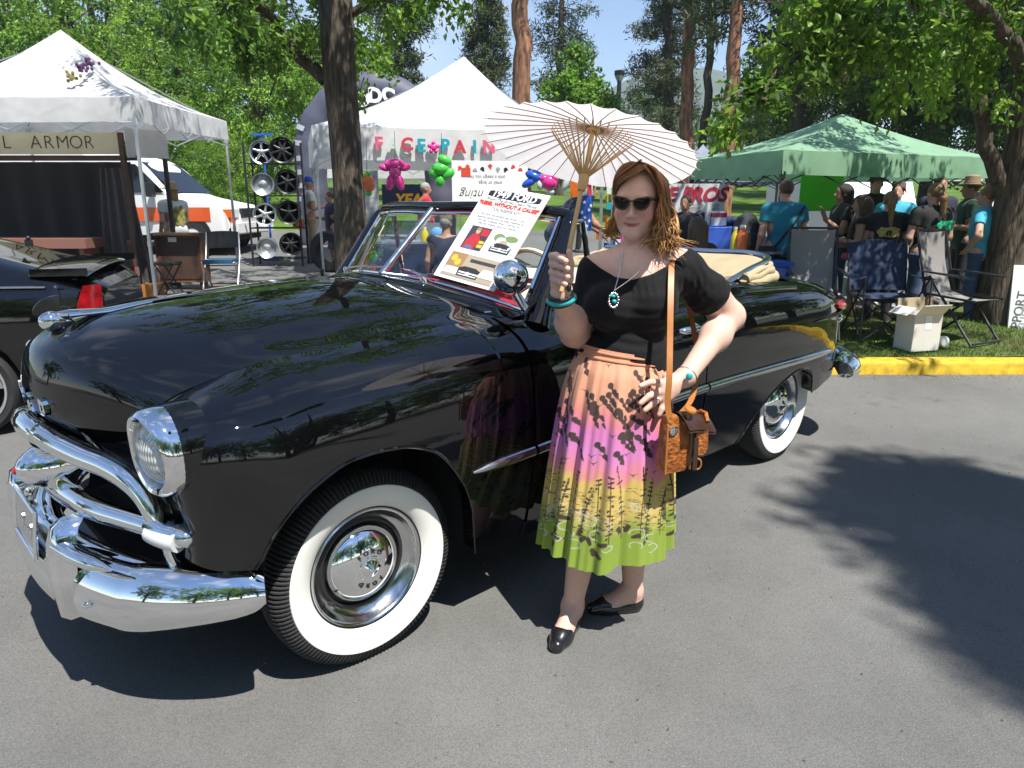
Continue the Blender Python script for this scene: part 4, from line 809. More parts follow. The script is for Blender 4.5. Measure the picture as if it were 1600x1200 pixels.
# ================================================================== smooth bodies from distance fields
def sd_cone(P, a, b, ra, rb):
    a = np.asarray(a, np.float32); ab = np.asarray(b, np.float32) - a; L = float(ab @ ab) + 1e-9; q = P - a
    t = np.clip((q @ ab) / L, 0, 1); return np.sqrt(np.maximum(((q - t[..., None] * ab) ** 2).sum(-1), 0)) - (ra + (rb - ra) * t)
def sd_ell(P, c, r, rot=None):
    q = P - np.asarray(c, np.float32)
    if rot is not None: q = q @ np.asarray(rot, np.float32)
    r = np.asarray(r, np.float32); k0 = np.sqrt(((q / r) ** 2).sum(-1)); k1 = np.sqrt(((q / (r * r)) ** 2).sum(-1)) + 1e-9
    return np.where(k0 < .02, -float(r.min()), k0 * (k0 - 1) / k1)
def C_(a, b, ra, rb=None, k=.02, op='u'): return ('c', np.asarray(a, float), np.asarray(b, float), ra, ra if rb is None else rb, k, op)
def E_(c, r, rot=None, k=.02, op='u'): return ('e', np.asarray(c, float), np.broadcast_to(np.asarray(r, float), (3,)), rot, None, k, op)
def pr_box(p, off):
    if p[0] == 'c':
        r = max(p[3], p[4]) + off; return np.minimum(p[1], p[2]) - r, np.maximum(p[1], p[2]) + r
    r = p[2].max() + off if p[3] is not None else p[2] + off; return p[1] - r, p[1] + r
def field(prims, h, off=0.0, lo=None, hi=None, pad=3):
    B = [pr_box(p, off) for p in prims if p[6] == 'u']; l = np.min([b[0] for b in B], 0); u = np.max([b[1] for b in B], 0)
    if lo is not None: l = np.maximum(l, lo)
    if hi is not None: u = np.minimum(u, hi)
    l = l - pad * h; n = np.ceil((u - l) / h).astype(int) + pad + 1; Fd = np.full(n, .3, np.float32)
    ax = [l[i] + h * np.arange(n[i]) for i in range(3)]
    for p in prims:
        k = p[5]; a, b = pr_box(p, off + k + 2.5 * h); i0 = np.maximum(0, np.floor((a - l) / h).astype(int)); i1 = np.minimum(n, np.ceil((b - l) / h).astype(int) + 1)
        if (i1 <= i0).any(): continue
        P = np.stack(np.meshgrid(*[ax[j][i0[j]:i1[j]] for j in range(3)], indexing='ij'), -1).astype(np.float32)
        d = (sd_cone(P, p[1], p[2], p[3], p[4]) if p[0] == 'c' else sd_ell(P, p[1], p[2], p[3])).astype(np.float32)
        s = np.s_[i0[0]:i1[0], i0[1]:i1[1], i0[2]:i1[2]]; f = Fd[s]
        if p[6] == 'u':
            d = d - off; w = np.clip(.5 + .5 * (d - f) / k, 0, 1); Fd[s] = d * (1 - w) + f * w - k * w * (1 - w)
        else:
            d = -d; w = np.clip(.5 - .5 * (d - f) / k, 0, 1); Fd[s] = f * w + d * (1 - w) + k * w * (1 - w)
    return Fd, l, h
def grid_pts(Fd, l, h):
    return np.meshgrid(*[l[i] + h * np.arange(Fd.shape[i]) for i in range(3)], indexing='ij')
def nets(Fd, l, h):
    """surface nets: a quad mesh of the zero level"""
    Fd = Fd.astype(np.float32); S = Fd < 0; nx, ny, nz = Fd.shape
    cor = [(0, 0, 0), (1, 0, 0), (0, 1, 0), (1, 1, 0), (0, 0, 1), (1, 0, 1), (0, 1, 1), (1, 1, 1)]
    sub = lambda A, c: A[c[0]:nx - 1 + c[0], c[1]:ny - 1 + c[1], c[2]:nz - 1 + c[2]]
    cnt = sum(sub(S, c).astype(np.int8) for c in cor); act = (cnt > 0) & (cnt < 8); idx = np.argwhere(act); n = len(idx)
    ID = np.full(act.shape, -1, np.int64); ID[act] = np.arange(n); vals = np.stack([sub(Fd, c)[act] for c in cor], 1)
    acc = np.zeros((n, 3)); num = np.zeros(n); ca = np.array(cor, float)
    for i in range(8):
        for j in range(i + 1, 8):
            if np.abs(ca[i] - ca[j]).sum() != 1: continue
            a, b = vals[:, i], vals[:, j]; m = (a < 0) != (b < 0); t = np.where(m, a / np.where(m, a - b, 1), 0)
            acc += m[:, None] * (ca[i] + t[:, None] * (ca[j] - ca[i])); num += m
    V = l + h * (idx + acc / num[:, None]); Q = []
    for ax, (o1, o2) in enumerate((((0, 1, 0), (0, 0, 1)), ((0, 0, 1), (1, 0, 0)), ((1, 0, 0), (0, 1, 0)))):
        e = [0, 0, 0]; e[ax] = 1; A = S[:nx - e[0], :ny - e[1], :nz - e[2]]; Bb = S[e[0]:, e[1]:, e[2]:]; ch = np.argwhere(A != Bb)
        ok = np.ones(len(ch), bool)
        for d in range(3):
            if d != ax: ok &= (ch[:, d] > 0) & (ch[:, d] < Fd.shape[d] - 1)
        ch = ch[ok]; ins = A[tuple(ch.T)]; o1 = np.array(o1); o2 = np.array(o2)
        g = lambda c: ID[tuple(c.T)]
        q = np.stack([g(ch - o1 - o2), g(ch - o2), g(ch), g(ch - o1)], 1); q[~ins] = q[~ins][:, ::-1]; Q.append(q)
    return V, np.concatenate(Q)
def relax(V, F, n=2, lam=.5):
    e = np.concatenate([F[:, [0, 1]], F[:, [1, 2]], F[:, [2, 3]], F[:, [3, 0]]]); e = np.concatenate([e, e[:, ::-1]])
    c = np.bincount(e[:, 0], minlength=len(V))[:, None] + 1e-9
    for _ in range(n):
        A = np.stack([np.bincount(e[:, 0], V[e[:, 1], k], len(V)) for k in range(3)], 1) / c; V = V + lam * (A - V)
    return V
def sdf_mesh(prims, h, off=0, cut=None, lo=None, hi=None, rl=2, ck=.004):
    Fd, l, h = field(prims, h, off, lo, hi)
    if cut is not None:
        X, Y, Z = grid_pts(Fd, l, h); c = cut(X, Y, Z).astype(np.float32); Fd = np.maximum(Fd, c)
    V, Q = nets(Fd, l, h); return (relax(V, Q, rl) if rl else V), Q
def shell_cut(prims, h, off, cut, thick=.006, lo=None, hi=None, rl=2, pr2=None):
    """cloth: the offset surface of the body, hollow inside, kept where cut < 0"""
    Fd, l, h = field(prims, h, off, lo, hi); X, Y, Z = grid_pts(Fd, l, h)
    G = np.maximum(Fd, np.maximum(-(Fd + max(thick, 2.2 * h)), cut(X, Y, Z).astype(np.float32))); V, Q = nets(G, l, h); return relax(V, Q, rl), Q
def body_part(name, VQ, m, parent, base=(0, 0, 0)):
    V, Q = VQ; o = mesh_obj(name, V - np.asarray(base), Q, m, parent, True); return o
M['skin'] = mat('skin', (.66, .40, .31), .5, spec=.35, attr='col', sss=.12, bump=.05, bscale=160)
M['blouse'] = mat('black_jersey', (.005, .005, .006), .85, spec=.3, sheen=.04, bump=.12, bscale=220)
M['print_cotton'] = mat('printed_cotton', (.7, .4, .3), .8, attr='col', trans=.12, bump=.12, bscale=300, sheen=.1)
M['shoe'] = mat('black_patent_leather', (.012, .012, .014), .25, coat=.5)
M['hair'] = mat('hair', (.2, .1, .04), .42, spec=.3, attr='col')
M['bag_leather'] = mat('tooled_tan_leather', (.36, .11, .018), .38, var=.55, vscale=34, bump=1.2, bscale=70, coat=.12)
M['strap_leather'] = mat('strap_leather', (.42, .155, .035), .45, var=.12, vscale=20)
M['dark_leather'] = mat('dark_saddle_leather', (.045, .02, .014), .28, coat=.35)
M['turquoise'] = mat('turquoise_beads', (.03, .40, .42), .4, var=.2, vscale=60)
M['silver'] = mat('silver', (.8, .8, .78), .2, 1)
M['tortoise'] = mat('tortoiseshell', (.05, .022, .012), .25, var=.6, vscale=60, coat=.2)
M['sun_lens'] = mat('dark_sunglass_lens', (.006, .005, .006), .08, spec=.3)
M['bamboo'] = mat('bamboo', (.55, .36, .15), .5, var=.15, vscale=30, stretch=(1, 1, .1))
M['bamboo_dark'] = mat('stained_bamboo', (.40, .26, .20), .5)
M['rice_paper'] = mat('white_rice_paper', (.80, .76, .76), .8, trans=.6, var=.03, vscale=30)

# ================================================================== the woman with the parasol
WB = np.array([.36, 2.40, 0.]); woman = thing('person', 'woman in black off-shoulder top and long peach, pink and lime skirt posing before the convertible', 'person', tuple(WB))
hd = at(999, 312, 2.43); yaw = R(20); hf = np.array([-math.sin(yaw), -math.cos(yaw), -.06]); hf /= np.linalg.norm(hf); hr = nrm(np.cross(hf, (0.03, 0, 1.))) ; hr = hr if hr[0] > 0 else -hr; hu = np.cross(hr, hf); hu = hu if hu[2] > 0 else -hu
HC = at(990, 318, 2.40) - hf * .045
def Hd(r, f, u): return HC + hr * r + hf * f + hu * u
HROT = np.stack([hr, hf, hu], 1)
nb = at(1003, 402, 2.45); shR = at(933, 424, 2.45); shL = at(1068, 420, 2.47); elR = at(897, 520, 2.43); wrR = at(876, 462, 2.25); elL = at(1140, 494, 2.55); wrL = at(1072, 588, 2.32)
torso = [C_(at(968, 430, 2.45), at(1040, 428, 2.46), .076, .076, .05), C_(at(995, 440, 2.46), at(982, 540, 2.45), .118, .105, .05), E_(at(952, 478, 2.365), (.079, .070, .076), None, .035), E_(at(1020, 474, 2.375), (.079, .070, .076), None, .035),
         C_(at(945, 555, 2.45), at(1000, 555, 2.45), .088, .088, .05), E_(at(970, 562, 2.44), (.138, .112, .09), None, .05), C_(at(930, 660, 2.46), at(1002, 660, 2.46), .11, .11, .06), C_(shR, at(975, 415, 2.46), .054, .052, .05), C_(shL, at(1030, 412, 2.46), .054, .052, .05),
         C_(at(1001, 352, 2.475), nb + (0, .012, 0), .050, .056, .02), C_(nb + (0, .01, 0), at(1000, 430, 2.46), .058, .09, .06)]
armR = [C_(shR, elR, .054, .047, .03), C_(elR, wrR, .048, .030, .02), E_(elR * .7 + wrR * .3, (.052, .05, .052), None, .03)]
armL = [C_(shL, shL * .5 + elL * .5, .054, .061, .04), C_(shL * .5 + elL * .5, elL, .064, .052, .035), C_(elL, wrL, .052, .031, .02), E_(elL * .66 + wrL * .34, .054, None, .03)]
head = [E_(Hd(0, -.045, .038), (.073, .092, .086), HROT, .02), E_(Hd(0, .0, -.022), (.064, .064, .086), HROT, .03), E_(Hd(0, .008, -.068), (.050, .054, .040), HROT, .025), E_(Hd(0, .050, -.097), (.024, .019, .018), HROT, .022), C_(Hd(-.040, -.01, -.072), Hd(-.010, .046, -.098), .016, .013, .02), C_(Hd(.040, -.01, -.072), Hd(.010, .046, -.098), .016, .013, .02), E_(Hd(.035, .033, -.036), (.027, .022, .026), HROT, .02), E_(Hd(-.035, .033, -.036), (.027, .022, .026), HROT, .02),
        C_(Hd(-.036, .046, .017), Hd(.036, .046, .017), .013, .013, .015), E_(Hd(.031, .071, -.003), .015, None, .012, 's'), E_(Hd(-.031, .071, -.003), .015, None, .012, 's'),
        C_(Hd(0, .058, .004), Hd(0, .081, -.034), .0065, .0105, .012), E_(Hd(.0105, .070, -.039), .0085, None, .008), E_(Hd(-.0105, .070, -.039), .0085, None, .008), C_(Hd(-.022, .053, -.0625), Hd(0, .0625, -.0608), .0035, .006, .005), C_(Hd(.022, .053, -.0625), Hd(0, .0625, -.0608), .0035, .006, .005), C_(Hd(-.013, .0575, -.0695), Hd(.013, .0575, -.0695), .0060, .0060, .005),
        C_(Hd(0, -.045, -.05), at(1001, 372, 2.475), .050, .050, .012)]
# right hand: palm behind the shaft, fingers closed round it from the left
hp = lambda x, y, Y: at(x, y, Y)
hq = lambda x, y, Y: at(x, y, Y + .10)
handR = [C_(wrR, hq(876, 446, 2.14), .028, .027, .02), C_(hq(874, 438, 2.15), hq(872, 408, 2.15), .026, .021, .02), C_(hq(884, 436, 2.155), hq(882, 408, 2.16), .022, .018, .02)]
for i, (y0, x1) in enumerate(((399, 887), (411, 890), (424, 890), (435, 886))):
    handR += [C_(hq(869, y0, 2.145), hq(862 + (i == 3) * 2, y0 + 1, 2.115), .0118, .011, .006), C_(hq(862 + (i == 3) * 2, y0 + 1, 2.115), hq(873, y0 + 4, 2.092), .0112, .0106, .003), C_(hq(873, y0 + 4, 2.092), hp(x1 - 3, y0 + 9, 2.100), .0105, .0092, .003)]
handR += [C_(hq(888, 434, 2.15), hq(891, 412, 2.13), .016, .0135, .01), C_(hq(891, 412, 2.13), hq(889, 394, 2.118), .0125, .010, .004)]
handL = [C_(wrL, hp(1050, 600, 2.30), .030, .030, .02), C_(hp(1048, 598, 2.295), hp(1034, 602, 2.268), .024, .0185, .015), C_(hp(1050, 612, 2.295), hp(1037, 624, 2.27), .024, .018, .015), C_(hp(1049, 606, 2.295), hp(1034, 612, 2.265), .022, .019, .015)]
for a, b, c in (((1033, 598, 2.262), (1017, 597, 2.243), (1001, 603, 2.236)), ((1032, 610, 2.260), (1014, 619, 2.238), (1001, 630, 2.230)), ((1033, 620, 2.262), (1020, 631, 2.242), (1008, 641, 2.234)), ((1038, 629, 2.268), (1034, 639, 2.255), (1030, 648, 2.25))):
    handL += [C_(hp(*a), hp(*b), .0125, .0112, .006), C_(hp(*b), hp(*c), .011, .0088, .003)]
handL += [C_(hp(1046, 596, 2.31), hp(1040, 588, 2.335), .015, .012, .01)]
g = lambda x, y, z=0: np.array([(lambda d: d[0] * (z - _H) / d[2])(ray(x, y)), (lambda d: d[1] * (z - _H) / d[2])(ray(x, y)), z])
toeR = g(866, 1022); heelR = g(899, 968); toeL = g(918, 958); heelL = g(1000, 950)
def leg(hip, knee, heel, toe):
    d = nrm(toe - heel); an = heel + d * .035 + np.array([0, 0, .085]); cal = knee + (an - knee) * .34 + np.array([0, .018, 0])
    return [C_(hip, knee, .088, .062, .04), C_(knee, cal, .057, .058, .03), C_(cal, an, .056, .036, .03), E_(an - (0, 0, .006), (.038, .036, .036), None, .02), C_(an, heel + d * .028 + np.array([0, 0, .034]), .036, .031, .02), C_(heel + d * .03 + np.array([0, 0, .032]), toe - d * .075 + np.array([0, 0, .026]), .031, .033, .02), C_(an + d * .02 + np.array([0, 0, -.008]), toe - d * .09 + np.array([0, 0, .032]), .034, .030, .02), C_(toe - d * .08 + np.array([0, 0, .02]), toe - d * .022 + np.array([0, 0, .017]), .034, .020, .02)]
legR = leg(at(940, 680, 2.45), np.array([.275, 2.345, .47]), heelR, toeR); legL = leg(at(1000, 680, 2.46), np.array([.455, 2.44, .47]), heelL, toeL)
allp = torso + armR + armL + head + handR + handL + legR + legL
V, Q = sdf_mesh(allp, .0042, rl=1); skin = body_part('body', (V, Q), M['skin'], woman, WB)
q = (V - HC) @ HROT; base = np.array([.70, .445, .355]); cc = np.tile(base, (len(V), 1)) * (1 + .03 * np.sin(V[:, :1] * 160) * np.sin(V[:, 2:] * 140))
dl = np.hypot(q[:, 0] / .0255, (q[:, 2] + .0662 - 7 * q[:, 0] ** 2) / .0062); lipm = np.clip(1.25 - dl, 0, 1) * (q[:, 1] > .04); lipm = np.clip(lipm * 3, 0, 1)[:, None]; cc = cc * (1 - lipm) + np.array([.46, .15, .15]) * lipm
ln = (np.abs(q[:, 2] + .0667 - 7 * q[:, 0] ** 2) < .0014) & (np.abs(q[:, 0]) < .023) & (q[:, 1] > .04); cc[ln] *= .5
ck = (np.exp(-((np.abs(q[:, 0]) - .04) ** 2 / .0005 + (q[:, 2] + .035) ** 2 / .0006)) * (q[:, 1] > 0))[:, None]; cc = cc * (1 - .26 * ck * np.array([.1, 1, .8]))
vcol(skin, cc)
# blouse
NX = np.array([at(px, py, 2.36)[[0, 2]] for px, py in ((890, 396), (905, 398), (920, 404), (940, 420), (962, 433), (987, 436), (1018, 427), (1050, 413), (1072, 400), (1086, 393), (1110, 385))])
slR = shR * .40 + elR * .60; slL = shL * .36 + elL * .64; dR = nrm(elR - shR); dL = nrm(elL - shL); wz = at(970, 585, 2.4)[2]
def top_cut(X, Y, Z):
    c = Z - np.interp(X, NX[:, 0], NX[:, 1]); c = np.maximum(c, wz - Z)
    sR = (X - slR[0]) * dR[0] + (Y - slR[1]) * dR[1] + (Z - slR[2]) * dR[2]; sL = (X - slL[0]) * dL[0] + (Y - slL[1]) * dL[1] + (Z - slL[2]) * dL[2]
    P = np.stack([X, Y, Z], -1).astype(np.float32); onR = (sd_cone(P, shR, elR, .066, .06) < 0) & (X < shR[0] + .005); onL = (sd_cone(P, shL, elL, .088, .088) < 0) & (X > shL[0] + .015)
    return np.maximum(c, np.where(onR, sR, np.where(onL, sL, -1)))
tp = torso + armR[:1] + armL[:2]
Fd, l, h = field(tp, .0045, .006); X, Y, Z = grid_pts(Fd, l, h)
wr_ = .0022 * np.sin(170 * (Z - 1.7 * (X - .37) ** 2) + 40 * X) * np.exp(-((Z - 1.13) / .10) ** 2) + .0011 * np.sin(120 * (X * .8 + Z) + 3 * np.sin(40 * X)) * np.clip((X - .5) / .06, 0, 1) + .0016 * np.sin(260 * X + 30 * Z) * np.exp(-((Z - 1.27) / .03) ** 2)
G = np.maximum(Fd - wr_, top_cut(X, Y, Z)); V, Q = nets(G.astype(np.float32), l, h); blouse = body_part('blouse', (relax(V, Q, 2), Q), M['blouse'], woman, WB)
hem = []
for x in np.linspace(NX[1, 0] + .02, NX[-2, 0] - .004, 40): hem.append((x, float(np.interp(x, NX[:, 0], NX[:, 1]))))
# skirt with its own printed bands
nt_, nv = 640, 300; th = np.linspace(0, 2 * np.pi, nt_, endpoint=False); vv = np.linspace(0, 1, nv)
c_top = at(970, 549, 2.43); c_bot = np.array([at(945, 850, 2.43)[0], 2.425, .335]); rngs = np.random.default_rng(19)
ph = rngs.uniform(0, 6.28, 6); pleat = .55 * np.cos(15 * th + .8 * np.sin(3 * th + ph[0])) + .3 * np.cos(23 * th + ph[1] + np.sin(2 * th)) + .25 * np.cos(8 * th + ph[2]) + .12 * np.cos(41 * th + ph[3])
SK = np.zeros((nv, nt_, 3)); hemz = .012 * np.sin(2 * th + 1) + .012 * np.sin(5 * th + ph[4]) + .02 * np.cos(th)
for i, v in enumerate(vv):
    a = pchip(v, [0, .03, .12, .3, .6, 1], [.137, .142, .168, .194, .215, .238]); b = pchip(v, [0, .03, .12, .3, .6, 1], [.110, .114, .146, .174, .200, .222]); am = pchip(v, [0, .035, .08, .3, 1], [0, .001, .0045, .011, .0215])
    z = c_top[2] + (c_bot[2] - c_top[2]) * v; cx = c_top[0] + (c_bot[0] - c_top[0]) * v; cy = c_top[1] + (c_bot[1] - c_top[1]) * v; drift = .10 * v * np.sin(th * 3 + 1)
    r = 1 + 0 * th; P_ = np.interp((th + drift) % (2 * np.pi), np.r_[th, 2 * np.pi], np.r_[pleat, pleat[0]])
    SK[i, :, 0] = cx + (a + am * P_) * np.cos(th); SK[i, :, 1] = cy + (b + am * P_) * np.sin(th); SK[i, :, 2] = z + hemz * v ** 2 + (.010 - .024 * np.cos(th) + .006 * np.cos(th + 1.2)) * (1 - v)
TH, VV = np.meshgrid(th, vv); nzv = lambda s, o: np.array([[0]])
def bandmix(stops, v):
    vs = [s_[0] for s_ in stops]; return np.stack([np.interp(v, vs, [s_[1][k] for s_ in stops]) for k in range(3)], -1)
jit = .018 * np.sin(TH * 9) + .012 * np.sin(TH * 23 + 1)
colS = bandmix([(0, (.72, .33, .20)), (.22, (.74, .35, .22)), (.30, (.72, .24, .24)), (.36, (.66, .20, .46)), (.46, (.70, .24, .55)), (.53, (.76, .26, .36)), (.575, (.74, .30, .25)), (.60, (.66, .48, .13)), (.74, (.66, .50, .14)), (.80, (.42, .43, .09)), (.83, (.26, .36, .04)), (1, (.27, .375, .045))], VV + jit)
ink = np.array([.06, .036, .03]); U = TH * .2; Wv = VV * .72         # metres along the cloth
mask = np.zeros_like(TH)
def seg_mask(u0, w0, u1, w1, r0, r1):
    global mask
    du, dw = u1 - u0, w1 - w0; L = du * du + dw * dw + 1e-9; t = np.clip(((U - u0) * du + (Wv - w0) * dw) / L, 0, 1); d = np.hypot(U - u0 - t * du, Wv - w0 - t * dw) - (r0 + (r1 - r0) * t); mask = np.maximum(mask, np.clip(-d / .0012 + .5, 0, 1))
UM = 2 * np.pi * .2
for k in range(64):      # diagonal sprays of blossom, with small birds between them
    u0 = UM * (.5 + .5 * rngs.random()) if k < 48 else UM * rngs.random() * .5; w0 = rngs.uniform(.03, .36); n = rngs.integers(3, 7); a = rngs.uniform(.7, 1.1)
    for j in range(n):
        uu = u0 + j * .018 * math.cos(a) + rngs.normal(0, .003); w_ = w0 + j * .018 * math.sin(a) + rngs.normal(0, .003); r_ = .0118 - .0012 * j
        seg_mask(uu, w_, uu + .008, w_ + .012, max(.003, r_), .002)
for k in range(90):
    u0 = UM * (.5 + .5 * rngs.random()) if k < 44 else UM * rngs.random() * .5; w0 = rngs.uniform(.04, .42); s_ = rngs.uniform(.010, .018)
    seg_mask(u0, w0, u0 + s_, w0 - s_ * .5, .0016, .0004); seg_mask(u0, w0, u0 - s_, w0 - s_ * .3, .0016, .0004); seg_mask(u0, w0, u0 + .002, w0 + .006, .0022, .001)
for k in range(30):      # standing stems with bobbles
    u0 = UM * k / 30 + rngs.normal(0, .006); top = rngs.uniform(.33, .47); bend = rngs.normal(0, .02)
    for j in range(14):
        w_ = top + (.60 - top) * j / 13; uu = u0 + bend * (1 - j / 13) ** 2
        seg_mask(uu, w_, uu, w_ + .02, .0016, .0016)
        if rngs.random() < .75: seg_mask(uu + rngs.choice([-1, 1]) * .006, w_, uu + rngs.choice([-1, 1]) * .008, w_ + .004, .0038, .0025)
for k in range(560):     # fine grass strokes
    u0 = UM * rngs.random(); w0 = rngs.uniform(.44, .60); a = rngs.normal(.25, .35); s_ = rngs.uniform(.015, .045); seg_mask(u0, w0, u0 + s_ * math.cos(a), w0 + s_ * math.sin(a) * .6, .0011, .0003)
for k in range(60):      # large leaves low on the skirt
    u0 = UM * rngs.random(); w0 = rngs.uniform(.57, .67); a = rngs.uniform(0, 3.14); seg_mask(u0, w0, u0 + .016 * math.cos(a), w0 + .016 * math.sin(a), .008, .006)
colS = colS * (1 - mask[..., None]) + ink * mask[..., None]; mask = np.zeros_like(TH)
for k in range(80):      # pale beaded outlines
    u0 = UM * rngs.random(); w0 = rngs.uniform(.50, .665); r_ = rngs.uniform(.012, .03); a0 = rngs.uniform(0, 6.28)
    for t in np.arange(a0, a0 + 4.4, .085 / (r_ / .014)): seg_mask(u0 + r_ * math.cos(t), w0 + r_ * .7 * math.sin(t), u0 + r_ * math.cos(t) + .0006, w0 + r_ * .7 * math.sin(t), .0013, .0013)
colS = colS * (1 - .85 * mask[..., None]) + np.array([.62, .62, .58]) * .85 * mask[..., None]
sb = MB().grid(SK - WB, closed=True, flip=True); skirt = sb.build('skirt', M['print_cotton'], woman, True, None); vcol(skirt, colS.reshape(-1, 3))
for k, z_ in enumerate((.002, -.012)):
    q = SK[5 + 8 * k] - WB; MB().tube(q[::8] * np.array([1, 1, 1]) + np.stack([np.cos(th), np.sin(th), 0 * th], 1)[::8] * .0015, .0042, 6, closed=True).build('waistband', M['peach'] if 'peach' in M else M.setdefault('peach', mat('peach_cotton', (.60, .25, .15), .8)), woman)
# shoes
def shoe(heel, toe):
    d = nrm(toe - heel); L = np.linalg.norm(toe - heel); s = np.array([-d[1], d[0], 0]); P = [C_(heel + d * .028 + np.array([0, 0, .034]), heel + d * .06 + np.array([0, 0, .03]), .031, .032, .02), C_(heel + d * .03 + np.array([0, 0, .030]), toe - d * .075 + np.array([0, 0, .026]), .031, .033, .02), C_(toe - d * .085 + np.array([0, 0, .022]), toe - d * .024 + np.array([0, 0, .018]), .034, .022, .02)]
    def cut(X, Y, Z):
        t = ((X - heel[0]) * d[0] + (Y - heel[1]) * d[1]) / L; w = (X - heel[0]) * s[0] + (Y - heel[1]) * s[1]
        lim = np.interp(t, [-.1, .05, .2, .45, .62, .68, .74, 2], [.062, .060, .044, .036, .036, .052, .09, .1]); lim = lim + 18 * w * w * (t > .6) * (t < .74)
        return np.maximum(Z - lim, .001 - Z)
    return sdf_mesh(P, .0042, .0055, cut, rl=2)
for h_, t_ in ((heelR, toeR), (heelL, toeL)): body_part('shoe', shoe(h_, t_), M['shoe'], woman, WB)
# hair: a close cap and many wavy locks
hb = [E_(Hd(.004, -.050, .050), (.086, .100, .096), HROT, .02), C_(Hd(.066, -.03, .03), Hd(.090, -.03, -.06), .034, .040, .03), C_(Hd(.090, -.03, -.06), Hd(.108, -.02, -.125), .040, .026, .03), C_(Hd(-.058, -.05, .02), Hd(-.062, -.05, -.08), .030, .022, .03), C_(Hd(0, -.11, .0), Hd(0, -.105, -.10), .065, .06, .03), E_(Hd(0, .075, -.055), (.068, .075, .115), HROT, .012, 's')]
def hair_cut(X, Y, Z):
    P = np.stack([X, Y, Z], -1) - HC; r = P @ hr; f = P @ hf; u = P @ hu
    line = .104 - .7 * np.maximum(0, -r - .03) - 1.2 * np.maximum(0, r - .035)     # hairline
    return np.where((f > -.02) & (np.abs(r) < .070), line - u, -.1)
V, Q = sdf_mesh(hb, .0045, 0, hair_cut); hairo = body_part('hair', (V, Q), M['hair'], woman, WB)
def hair_col(P):
    u = (P - HC) @ hu; k = np.clip((.02 - u) / .13, 0, 1)[:, None]; return np.array([.21, .094, .036]) * (1 - k) + np.array([.44, .24, .09]) * k
vcol(hairo, hair_col(V) * .8)
rngh = np.random.default_rng(77); lm = MB(); 
def lock(pts, r, wav, nseg=22):
    q = catmull(np.array(pts), nseg); ql = (q - HC) @ HROT; e_ = (ql - np.array([.004, -.050, .050])) / np.array([.086, .100, .096]); en = np.linalg.norm(e_, axis=1); kk = np.where((en < 1.02 + .05 * rngh.random()) & (ql[:, 2] > -.01), 1.035 / np.maximum(en, .3), 1.0); kk = np.convolve(np.r_[kk[0], kk, kk[-1]], [.25, .5, .25], 'valid'); ql = np.array([.004, -.050, .050]) + e_ * kk[:, None] * np.array([.086, .100, .096]); q = HC + ql @ HROT.T; t = np.linspace(0, 1, nseg); a0 = rngh.uniform(0, 6.28); fr = rngh.uniform(2.0, 3.2) * 6.28
    q += (hr * wav * np.sin(t * fr + a0)[:, None] + hf * wav * .6 * np.cos(t * fr + a0)[:, None]) * (t ** 1.3)[:, None]
    lm.tube(q, r * np.interp(t, [0, .15, .7, 1], [.45, 1, .9, .12]), 5, flat=.55)
for i in range(430):      # her left side (image right): over the crown, down past the cheek to the shoulder
    s_ = rngh.random(); b = -.075 * s_ + .03
    p = [Hd(.012 + rngh.normal(0, .006), .02 - .13 * s_, .128 - .25 * max(0, s_ - .5) ** 2 * 2), Hd(.058, b + .008, .108), Hd(.086 + rngh.normal(0, .004), b + .0, .03), Hd(.098 + rngh.normal(0, .010), b + .008 + rngh.normal(0, .012), -.035), Hd(.108 + rngh.normal(0, .015), b + .018 + rngh.normal(0, .015), -.085), Hd(.100 + rngh.normal(0, .034), b + .030 + rngh.normal(0, .02), -.138 + rngh.normal(0, .016))]
    lock(p, rngh.uniform(.003, .0065), .012)
for i in range(240):       # front sweep to her right, then behind the cheek
    s_ = rngh.random(); p = [Hd(.018 - .01 * s_, .034 - .10 * s_, .140), Hd(-.022, .040 - .10 * s_, .124 - .016 * (1 - s_)), Hd(-.062, .018 - .07 * s_, .078), Hd(-.074, -.03 - .03 * s_, .02), Hd(-.072 + rngh.normal(0, .005), -.045 - .02 * s_, -.04), Hd(-.080 + rngh.normal(0, .010), -.045 + rngh.normal(0, .012), -.085), Hd(-.088 + rngh.normal(0, .02), -.04 + rngh.normal(0, .015), -.112 + rngh.normal(0, .010))]
    lock(p, rngh.uniform(.003, .006), .009)
for i in range(90):       # the fringe edge across the forehead
    s_ = rngh.random(); p = [Hd(.034, .044 - .05 * s_, .112 + .026 * s_), Hd(.0, .056 - .05 * s_, .092 + .030 * s_), Hd(-.032, .052 - .05 * s_, .074 + .034 * s_), Hd(-.060, .026 - .03 * s_, .050 + .02 * s_), Hd(-.074, -.010, .005)]
    lock(p, rngh.uniform(.004, .006), .001)
for i in range(70):
    s_ = rngh.random(); p = [Hd(.024, .046 - .05 * s_, .115 + .024 * s_), Hd(.046, .046 - .05 * s_, .094 + .022 * s_), Hd(.066, .030 - .03 * s_, .065), Hd(.0735, .0 - .02 * s_, .02), Hd(.070, .004, -.03), Hd(.072 + rngh.normal(0, .006), .01, -.07), Hd(.07 + rngh.normal(0, .014), .02 + rngh.normal(0, .01), -.115 + rngh.normal(0, .012))]
    lock(p, rngh.uniform(.004, .0065), .006)
for i in range(70):       # back
    x_ = rngh.uniform(-.07, .08); p = [Hd(x_ * .4, -.09, .115), Hd(x_, -.145, .05), Hd(x_ * 1.1, -.15, -.05), Hd(x_ * 1.2, -.13 + rngh.normal(0, .01), -.12 + rngh.normal(0, .015))]; lock(p, .008, .008)
